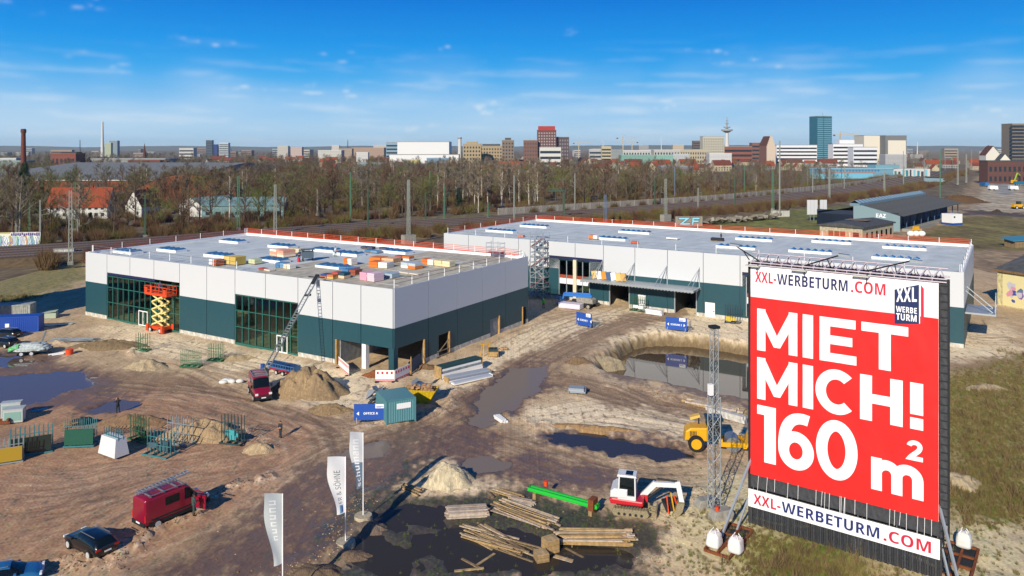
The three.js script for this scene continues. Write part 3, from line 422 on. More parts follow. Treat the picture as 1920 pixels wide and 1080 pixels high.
// ---------------------------------------------------------------- billboard tower
const bbL = V3((1408 - CX) / F * 61.2, 0, -61.2), bbR = V3((1760 - CX) / F * 53.3, 0, -53.3);
{
  const w = bbL.distanceTo(bbR), turn = Math.atan2(-(bbR.z - bbL.z), bbR.x - bbL.x) , g = thing('billboard_tower', 'huge red and white billboard on a dark scaffold tower', 'billboard', bbL, turn);
  const Y0 = 4.05, Y1 = 20.6, YH = 18.15, DEP = 1.9;
  const poster = canvasTexture(1400, Math.round(1400 * (Y1 - Y0) / w), (k, cw, ch) => {
    const ppm = cw / w, hy = (Y1 - YH) * ppm;
    k.fillStyle = '#f01f1c'; k.fillRect(0, 0, cw, ch); k.fillStyle = '#f1f3f5'; k.fillRect(0, 0, cw, hy);
    const r = rng(5); for (let x = -20; x < cw - 40;) { const bw = 18 + r() * 50, bh = 30 + r() * 62; k.fillStyle = ['#dfe6ea', '#e6ebee', '#dde9e4', '#e9edf0'][r() * 4 | 0]; k.fillRect(x, hy - bh, bw, bh); x += bw * (.7 + r() * .7); }
    const text = (t, x, y, size, c, width) => { k.font = 'bold ' + size + 'px sans-serif'; k.fillStyle = c; const m = k.measureText(t).width; k.save(); k.translate(x, y); k.scale(width / m, 1); k.fillText(t, 0, 0); k.restore(); };
    text('XXL-', 38, 132, 124, '#d9203c', 180); text('WERBETURM', 222, 132, 124, '#1a1f56', 558); text('.COM', 790, 132, 124, '#d9203c', 262);
    // emblem: dark tower block with a red side
    k.fillStyle = '#15285a'; k.beginPath(); k.moveTo(1106, 78); k.lineTo(1272, 24); k.lineTo(1272, 318); k.lineTo(1106, 338); k.fill(); k.fillStyle = '#fff'; k.fillRect(1272, 24, 6, 290); k.fillStyle = '#d9203c'; k.beginPath(); k.moveTo(1284, 24); k.lineTo(1304, 50); k.lineTo(1304, 300); k.lineTo(1284, 306); k.fill();
    k.save(); k.transform(1, -.12, 0, 1, 0, 134); text('XXL', 1118, 178 - 8, 150, '#fff', 142); k.restore(); text('WERBE', 1116, 244, 60, '#fff', 144); text('TURM', 1116, 304, 70, '#fff', 144);
    // the big lettering, drawn stroke by stroke
    k.fillStyle = k.strokeStyle = '#f7f7f8';
    const P = (...p) => { k.beginPath(); p.forEach((q, i) => i ? k.lineTo(q[0], q[1]) : k.moveTo(q[0], q[1])); k.closePath(); k.fill(); };
    const R = (x0, y0, x1, y1) => k.fillRect(x0, y0, x1 - x0, y1 - y0);
    const u = (v) => hy + v;
    const Mm = (x, y, ww, hh) => { R(x, y, x + 70, y + hh); R(x + ww - 70, y, x + ww, y + hh); P([x, y], [x + 62, y], [x + ww / 2, y + hh * .60], [x + ww - 62, y], [x + ww, y], [x + ww, y + 40], [x + ww / 2 + 26, y + hh * .88], [x + ww / 2 - 26, y + hh * .88], [x, y + 40]); };
    const h1 = 350, y1 = u(92), y2 = u(500), y3 = u(900);
    Mm(56, y1, 330, h1); R(428, y1, 510, y1 + h1); R(560, y1, 640, y1 + h1); for (const [f, e] of [[0, 830], [.40, 806], [.80, 836]]) R(560, y1 + h1 * f, e, y1 + h1 * (f + .2)); R(872, y1, 1200, y1 + 70); R(996, y1, 1080, y1 + h1);
    Mm(56, y2, 330, h1); R(428, y2, 510, y2 + h1); k.lineWidth = 80; k.beginPath(); k.ellipse(690, y2 + h1 / 2, 122, 138, 0, -.82, .82, true); k.stroke();
    R(862, y2, 948, y2 + h1); R(1076, y2, 1162, y2 + h1); R(900, y2 + 140, 1100, y2 + 214); R(1212, y2, 1300, y2 + 238); R(1212, y2 + 262, 1300, y2 + 348);
    const h3 = 470; R(116, y3, 212, y3 + h3); P([56, y3], [212, y3], [212, y3 + 76], [56, y3 + 76]);
    k.lineWidth = 88; k.beginPath(); k.ellipse(374, y3 + h3 * .67, 98, 112, 0, 0, 7); k.stroke(); k.beginPath(); k.moveTo(276, y3 + h3 * .66); k.bezierCurveTo(270, y3 + 130, 330, y3 + 18, 474, y3 + 54); k.stroke();
    k.beginPath(); k.ellipse(688, y3 + h3 / 2, 112, 192, 0, 0, 7); k.stroke();
    const mx = 942, my = y3 + 222, mh = 250; R(mx, my, mx + 76, my + mh); for (const x of [0, 142]) { k.lineWidth = 76; k.beginPath(); k.moveTo(mx + 38 + x, my + mh); k.lineTo(mx + 38 + x, my + 110); k.bezierCurveTo(mx + 50 + x, my + 20, mx + 180 + x, my + 20, mx + 180 + x, my + 120); k.lineTo(mx + 180 + x, my + mh); k.stroke(); }
    k.lineWidth = 34; k.beginPath(); k.moveTo(1206, y3 + 76); k.bezierCurveTo(1216, y3 + 36, 1284, y3 + 40, 1278, y3 + 84); k.bezierCurveTo(1272, y3 + 116, 1236, y3 + 130, 1212, y3 + 166); k.lineTo(1298, y3 + 166); k.stroke();
  });
  const sheet = print('poster_sheet', w, Y1 - Y0, poster, g, V3(w / 2, Y0, .06), 0, .55);
  { const pg = new THREE.PlaneGeometry(w, Y1 - Y0, 60, 70), P = pg.attributes.position; for (let i = 0; i < P.count; i++) { const x = P.getX(i), y = P.getY(i); P.setZ(i, .02 + .022 * n2(x * .35, y * .22) + .012 * n2(x * 1.1 + 4, y * .5) + .006 * n2(x * 3, y * .9)); } pg.translate(0, (Y1 - Y0) / 2, 0); pg.computeVertexNormals(); sheet.geometry = pg; }
  part('poster_backing', C.white2, g, (b) => b.bx(0, w, Y0, Y1, -.05, .02));
  const strip = canvasTexture(1400, 150, (k, cw, ch) => { k.fillStyle = '#f1f3f5'; k.fillRect(0, 0, cw, ch); const text = (t, x, c, width) => { k.font = 'bold 122px sans-serif'; k.fillStyle = c; const m = k.measureText(t).width; k.save(); k.translate(x, 120); k.scale(width / m, 1); k.fillText(t, 0, 0); k.restore(); }; text('XXL-', 42, '#c11f3e', 224); text('WERBETURM', 272, '#1c2a68', 738); text('.COM', 1020, '#c11f3e', 336); });
  const ban = part('banner_backing', C.white2, g, (b) => b.bx(-.12, w + .1, 1.52, 2.92, .2, .25)); print('banner_strip', w + .2, 1.38, strip, ban, V3(w / 2, 1.53, .258), 0, .55);
  for (let x = -.15, i = 0; x < w + .1; x += .16, i++) part('slat', [M('#3c3e42', .85, 0, T.dirt, 1), M('#46484c', .85, 0, T.dirt, 1), M('#333539', .85, 0, T.dirt, 1)][(i * 7) % 3], g, (b) => b.bx(x, x + .13, .12 + .03 * ((i * 5) % 3), 2.9, .1 + .02 * (i % 2), .15 + .02 * (i % 2)));
  part('netting', M('#4b4d52', .95, 0, T.dirt, 1.5), g, (b) => { b.bx(-.12, w + .2, 2.95, 4.0, -.2, -.12); b.bx(w + .05, w + .1, .3, Y1 + .2, -DEP, .02); b.bx(w + .08, w + .55, 4, Y1 + .3, -.1, -.06); b.bx(-.1, -.05, .3, Y1 + .2, -DEP, .02); b.bx(-.1, w + .1, .3, Y1 + .2, -DEP - .06, -DEP); });
  // scaffold: standards, ledgers, braces
  for (const z of [-.3, -DEP + .25]) for (let i = 0; i <= 5; i++) part('scaffold_post', C.steel, g, (b) => b.rod(V3(.1 + (w - .2) * i / 5, 0, z), V3(.1 + (w - .2) * i / 5, Y1 + .35, z), .05));
  for (let y = 2; y < Y1; y += 2) part('scaffold_rail', C.steel, g, (b) => { b.rod(V3(0, y, -.3), V3(w, y, -.3), .04); b.rod(V3(0, y, -DEP + .25), V3(w, y, -DEP + .25), .04); });
  for (let y = .6; y < Y1; y += .55) part('edge_bracket', C.blackSteel, g, (b) => { b.bx(w + .1, w + .62, y, y + .07, -.16, -.02); });
  part('edge_post', C.blackSteel, g, (b) => b.bx(w + .55, w + .66, .2, Y1 + .3, -.2, 0)); part('edge_post', C.blackSteel, g, (b) => b.bx(-.2, -.08, .2, Y1 + .3, -.2, .08));
  const truss = part('top_truss', M('#cfc3cc', .5, .4), g, (b) => { for (const [y, z] of [[.3, 0], [.3, -1.4], [.95, -.7], [.1, .1]]) b.rod(V3(-.1, Y1 + y, z), V3(w + .5, Y1 + y, z), .055); for (let x = 0; x < w; x += .8) { b.rod(V3(x, Y1 + .3, 0), V3(x + .4, Y1 + .95, -.7), .035); b.rod(V3(x + .4, Y1 + .95, -.7), V3(x + .8, Y1 + .3, 0), .035); b.rod(V3(x, Y1 + .3, -1.4), V3(x + .4, Y1 + .95, -.7), .035); b.rod(V3(x, Y1 + .3, -1.4), V3(x, Y1 + .3, 0), .03); b.rod(V3(x, Y1 - .1, .08), V3(x, Y1 + .32, .02), .025); } });
  for (const [x, dx, dz] of [[4.2, 3.2, 2.2], [8.6, 3.4, 2.2], [.6, -1.6, 1.2]]) { const arm = part('lamp_arm', C.blackSteel, g, (b) => { b.bar(V3(x, Y1 + .4, -.2), V3(x + dx, Y1 + 1.75, dz), .09); b.bar(V3(x, Y1 + .2, 0), V3(x + .1, Y1 - .2, .7), .07); b.bar(V3(x + dx * .55, Y1 + .4, -.4), V3(x + dx * .6, Y1 + 1.2, dz * .55), .06); }); part('floodlight', C.steel, arm, (b) => b.box(x + dx + .15, Y1 + 1.72, dz + .1, .75, .16, .5, .2, -.1)); part('ballast_plate', M('#c9c9bd', .7), arm, (b) => b.box(x - .35, Y1 + .05, .35, 1.1, .08, .5)); }
  for (let i = 0; i < 22; i++) { const x = rr(.6, w - .3); part('lashing_cord', C.white2, g, (b) => b.bar(V3(x, Y0 + .05, .08), V3(x + rr(-.05, .05), rr(2.6, 3.2), .27), .025)); }
  // rusty ground frames with struts
  for (const side of [-1, 1]) {
    const x0 = side < 0 ? -1.3 : w - .1, zo = side < 0 ? 3.6 : -3.6;
    const fr = part('ground_frame', C.rust, g, (b) => { for (const x of [0, .95, 1.9]) b.bx(x0 + x - .08, x0 + x + .08, .05, .25, -2.4 + zo, 2.6 + zo); for (const z of [-2.4, -.7, 1, 2.6]) b.bx(x0, x0 + 1.9, .06, .24, z + zo - .08, z + zo + .08); });
    part('frame_plate', C.dark, fr, (b) => b.bx(x0 + .08, x0 + 1.85, .03, .1, -2.3 + zo, .95 + zo)); part('raking_strut', C.galv, g, (b) => { b.bar(V3(x0 + (side < 0 ? .3 : 1.6), .2, side < 0 ? 3.6 : 1.2), V3(side < 0 ? 0 : w, 5.2, -.1), .16); b.bar(V3(x0 + .9, .2, side < 0 ? 2 : .6), V3(side < 0 ? -.1 : w + .1, 2.5, -.2), .13); });
  }
  const spot = (x, z) => V3(x, .26, z).applyAxisAngle(UPV, turn).add(bbL);
  const bag = (label, x, z) => { const t = thing('bulk_bag', label, 'bag', spot(x, z), turn, 'ballast bags on the billboard frame'); const b = new THREE.SphereGeometry(1, 20, 14), p = b.attributes.position; for (let i = 0; i < p.count; i++) { const v = V3().fromBufferAttribute(p, i), sx = Math.sign(v.x) * Math.pow(Math.abs(v.x), .45), sz = Math.sign(v.z) * Math.pow(Math.abs(v.z), .45), sy = Math.sign(v.y) * Math.pow(Math.abs(v.y), .5), c = 1 + .07 * n3(v.x * 3 + x, v.y * 3, v.z * 3); p.setXYZ(i, sx * .5 * c * (1 - .12 * sy), (sy * .55 + .55) * c, sz * .5 * c * (1 - .12 * sy)); } b.computeVertexNormals(); finish(b, 'sack', M('#dcdedc', .85, 0, T.fine, .5), t); for (const [a, c] of [[-.3, -.3], [.3, -.3], [.3, .3], [-.3, .3]]) part('loop', C.white2, t, (q) => { q.bar(V3(a, 1, c), V3(a * .4, 1.32, c * .6), .05); }); };
  bag('white bulk bag on the outer corner of the left rusty frame', -.83, 5.5); bag('white bulk bag on the left rusty frame, close to the lower banner', .75, 5.3); bag('white bulk bag on the right rusty frame behind the billboard edge', w + .9, -5.6);
}
// ---------------------------------------------------------------- lattice mast on concrete blocks
{
  const p = onGround(1339, 962), t = thing('lattice_mast', 'slim galvanised lattice mast on concrete blocks beside the billboard', 'mast', p, .35);
  const sect = (name, y0, y1, w, r) => {
    const s = part(name, C.galv, t, (b) => { for (const [x, z] of [[-1, -1], [1, -1], [1, 1], [-1, 1]]) b.rod(V3(x * w, y0, z * w), V3(x * w, y1, z * w), r); });
    const n = Math.round((y1 - y0) / (w * 2.2));
    part('lacing', C.galv, s, (b) => { for (let i = 0; i < n; i++) { const a = lerp(y0, y1, i / n), e = lerp(y0, y1, (i + 1) / n); for (let k = 0; k < 4; k++) { const c = [[-1, -1], [1, -1], [1, 1], [-1, 1]], q = c[k], q2 = c[(k + 1) % 4], f = i % 2 ? [q2, q] : [q, q2]; b.rod(V3(f[0][0] * w, a, f[0][1] * w), V3(f[1][0] * w, e, f[1][1] * w), r * .6, r * .6, 4); b.rod(V3(q[0] * w, a, q[1] * w), V3(q2[0] * w, a, q2[1] * w), r * .55, r * .55, 4); } } });
  };
  sect('lower_section', .4, 9.6, .36, .042); sect('upper_section', 9, 15.2, .24, .034); part('mast_head', C.blackSteel, t, (b) => b.box(0, 15.3, 0, .7, .2, .7)); part('lamp_box', C.white2, t, (b) => b.box(-.55, 10.3, .3, .35, .9, .35));
  for (const [x, z, l] of [[0, 1.0, 2], [.4, -1.1, 2]]) part('ballast_block', C.concrete, t, (b) => { b.ext([[-l / 2, 0], [l / 2, 0], [l / 2, .35], [l / 2 - .25, .8], [-l / 2 + .25, .8], [-l / 2, .35]], z - .45, z + .45, .04); }); part('base_frame', C.galv, t, (b) => { b.bx(-.9, .9, .35, .5, -1.3, -1.1); b.bx(-.1, .1, .35, .5, -1.3, 1.2); }); part('warning_lamp', C.orange, t, (b) => b.cyl(-.5, .95, 1.1, .16, .3, 10));
}
// ---------------------------------------------------------------- flags
function flag(label, base, h, draw, len, wid, tip) {
  const t = thing('beach_flag', label, 'flag', base, .55);
  part('pole', C.white2, t, (b) => b.rod(V3(0, .2, 0), V3(0, h, 0), .05, .035, 8));
  if (tip) part('pole_foot', M('#c9bda0', .95, 0, T.dirt, 1), t, (b) => { b.cyl(0, .15, 0, .75, .4, 22, 'y', .93); });
  const N = 22, g = new THREE.PlaneGeometry(1, 1, 6, N), p = g.attributes.position, back = [];
  for (let i = 0; i < p.count; i++) { const u = p.getX(i) + .5, v = p.getY(i) + .5, ww = wid * lerp(.52, 1.12, sstep(0, .75, v)); p.setXYZ(i, -(1 - u) * ww - .03, h - len + v * len + (1 - u) * (.38 * v - .05), .10 * Math.sin(v * 8 + u * 3) * (1 - u)); }
  g.computeVertexNormals(); const tex = canvasTexture(160, 720, draw); const o = finish(g, 'cloth', new THREE.MeshStandardMaterial({ map: tex, roughness: .8, side: THREE.DoubleSide }), t, false);
}
const upText = (k, txt, x, y, size, c, weight = 'bold ') => { k.save(); k.translate(x, y); k.rotate(-Math.PI / 2); k.font = weight + size + 'px sans-serif'; k.fillStyle = c; k.fillText(txt, 0, 0); k.restore(); };
{
  flag('white flag with dark grey upright lettering and small blue square at its foot', onGround(648, 1022), 6.7, (k) => { k.fillStyle = '#eef0f1'; k.fillRect(0, 0, 160, 720); upText(k, 'ER & SÖHNE', 112, 600, 78, '#6f7478', ''); k.fillStyle = '#6d9ac4'; k.fillRect(60, 610, 62, 100); k.fillStyle = '#2c4a86'; k.fillRect(92, 625, 26, 70); }, 4.2, 1.25, true);
  flag('half white, half slate blue flag farthest from the camera', onGround(681, 973), 7.0, (k) => { k.fillStyle = '#d9dcde'; k.fillRect(0, 0, 160, 390); k.fillStyle = '#6a8095'; k.fillRect(0, 390, 160, 330); upText(k, 'schumann', 108, 700, 124, '#f4f6f7'); }, 4.4, 1.0, true);
  const p = G(530, 1130); p.y = 0;
  flag('pale grey flag with faint white upright marks, nearest to the camera', p, 7.2, (k) => { k.fillStyle = '#c2cacc'; k.fillRect(0, 0, 160, 720); k.fillStyle = '#e9eeee'; for (let i = 0; i < 6; i++) { const y = 70 + i * 72, x = 40 + i * 4; k.fillRect(x, y, 62 - i * 3, 12); k.fillRect(x, y + 34, 62 - i * 3, 12); k.fillRect(x + (i % 2 ? 0 : 46 - i * 3), y, 14, 46); } }, 4.6, 1.05, true);
}
// ---------------------------------------------------------------- blue direction signs
function blueSign(label, p, turn, w, h, text, arrow, cart) {
  const t = thing('direction_sign', label, 'sign', p, turn);
  const b0 = part('sign_board', C.blue, t, (b) => b.bx(-w / 2, w / 2, .35, .35 + h, -.04, .04));
  print('sign_face', w - .04, h - .04, canvasTexture(512, 256, (k) => { k.fillStyle = '#174ca6'; k.fillRect(0, 0, 512, 256); k.fillStyle = '#f4f6f8'; k.font = 'bold 52px sans-serif'; k.textAlign = 'center'; k.fillText(text, 256, 168); k.beginPath(); k.moveTo(36, 150); k.lineTo(76, 118); k.lineTo(76, 182); k.fill(); if (arrow === 2) { k.beginPath(); k.moveTo(476, 150); k.lineTo(436, 118); k.lineTo(436, 182); k.fill(); } else { k.beginPath(); k.moveTo(466, 150); k.lineTo(512, 112); k.lineTo(512, 188); k.fill(); } k.fillRect(330, 0, 150, 68); k.fillStyle = '#3a62a8'; k.fillRect(344, 34, 110, 10); k.fillRect(344, 50, 80, 8); }), b0, V3(0, .37, .045));
  for (const x of [-w * .42, w * .42]) part('leg', C.galv, t, (b) => { b.bar(V3(x, 0, .05), V3(x, h + .3, -.08), .07); b.bar(V3(x, .02, -1), V3(x, h * .7, -.08), .06); });
  if (cart) part('mesh_panel', C.galv, t, (b) => { for (let i = 0; i < 7; i++) { b.bar(V3(w / 2 + .3, .1, -1.6 + i * .25), V3(w / 2 + .3, 1.8, -1.6 + i * .25), .03); } for (const y of [.15, 1, 1.8]) b.bar(V3(w / 2 + .3, y, -1.6), V3(w / 2 + .3, y, -.1), .04); });
}
blueSign('blue sign reading OFFICE A in front of the teal tool container', onGround(695, 795), .05, 3.6, 1.75, 'OFFICE A', 1);
blueSign('small blue arrow sign by the shadow between the two halls', onGround(1095, 613), -.75, 3.2, 2.1, 'SCHEUNE 1', 1, true);
blueSign('small blue arrow sign above the pond, facing the billboard mast', onGround(1268, 621), -.45, 3.5, 2.0, 'SCHEUNE 2', 2, true);

// ---------------------------------------------------------------- vehicles and machines (local x is forward)
function frustum(b, base, y0, top, y1) { const n = base.length; for (let i = 0; i < n; i++) { const j = (i + 1) % n, v = (p, y) => V3(p[0], y, p[1]); b.quad(v(base[i], y0), v(top[i], y1), v(top[j], y1), v(base[j], y0)); } for (let i = 1; i < n - 1; i++) b.tri(V3(top[0][0], y1, top[0][1]), V3(top[i + 1][0], y1, top[i + 1][1]), V3(top[i][0], y1, top[i][1])); }
const rectXZ = (x0, x1, hw) => [[x0, -hw], [x1, -hw], [x1, hw], [x0, hw]];
function wheels(t, spots, r, w, rim = M('#c4c9cc', .4, .2)) { for (const [x, z] of spots) { const k = part('wheel', C.rubber, t, (b) => b.cyl(x, r, z, r, w, 20, 'z')); part('rim', rim, k, (b) => b.cyl(x, r, z + Math.sign(z) * (w / 2 + .005), r * .66, .03, 14, 'z')); } }
const PAINT = (c) => M(c, .28, .1, null, 1, { clearcoat: .6, clearcoatRoughness: .12 });
// a smooth vehicle shell: stations along x with half width, sill, belt line, roof height and roof half width; picks out the glass faces
function shell(t, stations, paint, isGlass) {
  const S = []; for (let i = 0; i < stations.length - 1; i++) for (let k = 0; k < 3; k++) { const f = k / 3; S.push(stations[i].map((v, q) => lerp(v, stations[i + 1][q], f))); } S.push(stations.at(-1));
  const ring = ([x, w, lo, be, ro, rw]) => { const h = [[lo, 0], [lo, w * .78], [lo + .1, w * .97], [(lo + be) / 2, w], [be, w * .965], [be + (ro - be) * .82, rw + (w * .965 - rw) * .22], [ro - (ro - be) * .06 - .01, rw * .9], [ro, rw * .55], [ro + .012, 0]]; return [...h, ...h.slice(1, -1).reverse().map(([y, z]) => [y, -z])].map(([y, z]) => [x, y, z]); };
  const R = S.map(ring), K = R[0].length, pos = R.flat(2), body = [], glass = [];
  for (let i = 0; i < S.length - 1; i++) for (let k = 0; k < K; k++) { const a = i * K + k, b = i * K + (k + 1) % K, kk = k < 8 ? k : 15 - k, xm = (S[i][0] + S[i + 1][0]) / 2; (isGlass(xm, kk, S[i], S[i + 1]) ? glass : body).push(a, a + K, b, b, a + K, b + K); }
  for (const e of [0, S.length - 1]) { const c = pos.length / 3; pos.push(S[e][0], (S[e][2] + S[e][4]) / 2, 0); for (let k = 0; k < K; k++) { const a = e * K + k, b = e * K + (k + 1) % K; e ? body.push(c, b, a) : body.push(c, a, b); } }
  const full = new THREE.BufferGeometry(); full.setAttribute('position', new THREE.Float32BufferAttribute(pos, 3)); full.setIndex([...body, ...glass]); full.computeVertexNormals();
  const cut = (ix) => { const g = full.clone(); g.setIndex(ix); const q = g.toNonIndexed(); return boxUV(q); };
  finish(cut(body), 'body', paint, t); finish(cut(glass), 'window_glass', C.darkGlass, t);
}
function van(label, p, turn, roofLadder, doorOpen) {
  const t = thing('panel_van', label, 'van', p, turn), red = PAINT('#8e1230');
  shell(t, [[-2.78, .86, .5, 1.3, 2.2, .8], [-2.72, .98, .42, 1.4, 2.5, .9], [-2.45, 1, .4, 1.42, 2.58, .92], [.55, 1, .4, 1.42, 2.58, .92], [.95, 1, .4, 1.42, 2.46, .9], [1.75, .99, .4, 1.38, 1.5, .86], [2.5, .95, .42, 1.1, 1.2, .76], [2.74, .86, .48, .9, .98, .66], [2.8, .74, .52, .8, .86, .55]], red, (x, k) => (x > .95 && x < 1.75 && k >= 4) || (x > .35 && x < .95 && k === 4));
  part('bumper', C.blackSteel, t, (b) => { b.box(-2.76, .55, 0, .12, .32, 1.86); b.box(2.76, .56, 0, .16, .34, 1.9); b.bx(-2.5, 2.5, .38, .62, -1.02, -.985); b.bx(-2.5, 2.5, .38, .62, .985, 1.02); b.bx(-2.5, 2.5, .3, .5, -.8, .8); });
  for (const s of [-1, 1]) { part('side_window', C.darkGlass, t, (b) => b.box(-.5, 1.85, s * .951, 1.2, .62, .02, 0, 0, -s * .05)); part('side_moulding', C.blackSteel, t, (b) => b.bx(-2.3, 2.2, .78, .9, s * .99 - .02, s * .99 + .02)); part('headlight', M('#e9edf0', .15, 0, null, 1, { clearcoat: 1 }), t, (b) => b.box(2.68, 1.0, s * .78, .18, .22, .34)); part('tail_light', M('#d02a18', .3), t, (b) => b.box(-2.74, 1.05, s * .93, .06, .5, .1)); part('wing_mirror', C.blackSteel, t, (b) => b.box(1.35, 1.62, s * 1.16, .16, .34, .2)); }
  part('number_plate', C.white2, t, (b) => b.box(-2.83, .62, 0, .02, .12, .52)); part('number_plate', C.white2, t, (b) => b.box(2.85, .6, 0, .02, .12, .52)); part('sticker', C.white2, t, (b) => b.box(-2.76, 1.5, .4, .02, .24, .3)); part('door_seam', C.dark, t, (b) => b.box(-2.757, 1.5, 0, .02, 1.7, .03)); part('grille', C.blackSteel, t, (b) => b.box(2.79, .86, 0, .04, .16, 1.1));
  wheels(t, [[-1.75, .92], [-1.75, -.92], [1.75, .92], [1.75, -.92]], .36, .26);
  const rack = part('roof_rack', C.steel, t, (b) => { for (const x of [-2.2, -1.1, 0, .6]) b.bx(x - .04, x + .04, 2.55, 2.68, -.85, .85); for (const z of [-.85, .85]) b.bx(-2.4, .75, 2.66, 2.72, z - .03, z + .03); });
  if (roofLadder) part('ladder', C.galv, rack, (b) => { for (const z of [-.55, -.1]) b.bar(V3(-2.75, 2.8, z), V3(1.7, 3.0, z), .07, .12); for (let x = -2.6; x < 1.6; x += .3) b.bar(V3(x, 2.83 + (x + 2.7) * .045, -.55), V3(x, 2.83 + (x + 2.7) * .045, -.1), .04); });
  if (doorOpen) part('open_door', red, t, (b) => { b.bar(V3(1.45, 1.0, 1.0), V3(1.75, 1.0, 2.0), .08, 1.1); b.bar(V3(1.4, 1.9, 1.0), V3(1.6, 1.85, 1.9), .05, .06); });
  return t;
}
function car(label, p, turn, color, wagon = true) {
  const t = thing('parked_car', label, 'car', p, turn), pm = PAINT(color);
  const sx = wagon ? 0 : .5; shell(t, [[-2.38, .68, .5, .74, .8, .56], [-2.33, .82, .36, .94, 1.0, .6], [-2.08, .9, .3, .98, 1.22 - sx * .2, .56], [-1.78 + sx, .91, .28, .97, 1.42, .58], [-1, .92, .28, .96, 1.475, .6], [0, .92, .28, .94, 1.475, .6], [.42, .92, .28, .93, 1.42, .59], [1.25, .91, .28, .92, .97, .64], [1.9, .88, .3, .83, .87, .6], [2.24, .8, .34, .68, .71, .52], [2.36, .64, .42, .57, .6, .42]], pm, (x, k) => (k === 4 && x > -2.0 && x < 1.0) || (k >= 4 && x > .42 && x < 1.22) || (k >= 5 && x > -2.3 && x < -1.82 + sx));
  part('sill', C.blackSteel, t, (b) => { b.bx(-1.1, 1.1, .24, .34, -.86, -.8); b.bx(-1.1, 1.1, .24, .34, .8, .86); });
  for (const s of [-1, 1]) { part('roof_rail', C.steel, t, (b) => b.bar(V3(wagon ? -1.6 : -1, 1.49, s * .58), V3(.3, 1.49, s * .58), .04)); part('headlight', M('#dfe6ea', .1), t, (b) => b.box(2.24, .68, s * .66, .14, .14, .36)); part('tail_light', M('#b0201c', .25), t, (b) => b.box(-2.33, .84, s * .68, .1, .14, .36)); part('wing_mirror', pm, t, (b) => b.box(.75, 1.02, s * .98, .16, .14, .18)); }
  part('number_plate', C.white2, t, (b) => b.box(-2.395, .62, 0, .02, .11, .5)); wheels(t, [[-1.4, .855], [-1.4, -.855], [1.42, .855], [1.42, -.855]], .35, .22);
}
const headTo = (a, b) => Math.atan2(-(b.z - a.z), b.x - a.x);
const mid = (a, b) => { const p = a.clone().lerp(b, .5); p.y = hgt(p.x, p.z) - .03; return p; };
van('dark red panel van with a ladder on its roof and its cab door open', onGround(322, 968), headTo(G(283, 983), G(372, 946)), true, true);
const liftVan = van('dark red panel van carrying the raised ladder lift in front of the left hall', onGround(487, 742), headTo(G(472, 718), G(490, 749)), false, false);
car('black estate car parked in the open on brown clay', onGround(170, 1030), headTo(G(172, 1040), G(132, 1018)), '#0b0f16');
car('blue car cut off by the lower left corner of the picture', onGround(8, 1096), headTo(G(-60, 1100), G(40, 1080)), '#2a6a9e');
car('dark car by the blue container at the left edge, behind the other', onGround(12, 632), headTo(G(40, 632), G(-10, 628)), '#121820');
car('dark car at the left edge next to the sheeted trailer', onGround(8, 648), headTo(G(36, 648), G(-10, 642)), '#171b22');
{ // ladder lift standing on the van and leaning on the roof edge
  const a = onGround(500, 722, 0); a.y += 2.2; const e = fa.w(fa.s(597), -.35, RH + .45), d = e.clone().sub(a).normalize(), side = V3().crossVectors(d, UPV).normalize().multiplyScalar(.32), t = thing('ladder_lift', 'long aluminium ladder lift leaning from the van up to the roof edge', 'lift'), up = V3().crossVectors(side, d).normalize();
  for (const s of [-1, 1]) part('ladder_rail', C.steel, t, (b) => { const o = side.clone().multiplyScalar(s); b.bar(a.clone().add(o), e.clone().add(o), .08, .2); });
  const n = Math.round(a.distanceTo(e) / .45); part('rungs', C.galv, t, (b) => { for (let i = 0; i <= n; i++) { const q = a.clone().lerp(e, i / n); b.bar(q.clone().add(side), q.clone().sub(side), .06); } });
  part('carriage', C.blackSteel, t, (b) => { const q = a.clone().lerp(e, .8).addScaledVector(up, -.25); b.bar(q.clone().add(side), q.clone().sub(side), .6, .25); b.bar(q, q.clone().addScaledVector(d, 1), .12); }); part('roof_hook', C.blackSteel, t, (b) => { b.bar(e.clone().addScaledVector(d, -1.2), e.clone().addScaledVector(d, .4), .55, .3); b.bar(e.clone().addScaledVector(side, 4), e.clone().addScaledVector(side, -4), .14); });
  part('lift_foot', C.blackSteel, t, (b) => { b.bar(a.clone().addScaledVector(d, .1), a.clone().setY(a.y - 2.1), .3, .4); });
}
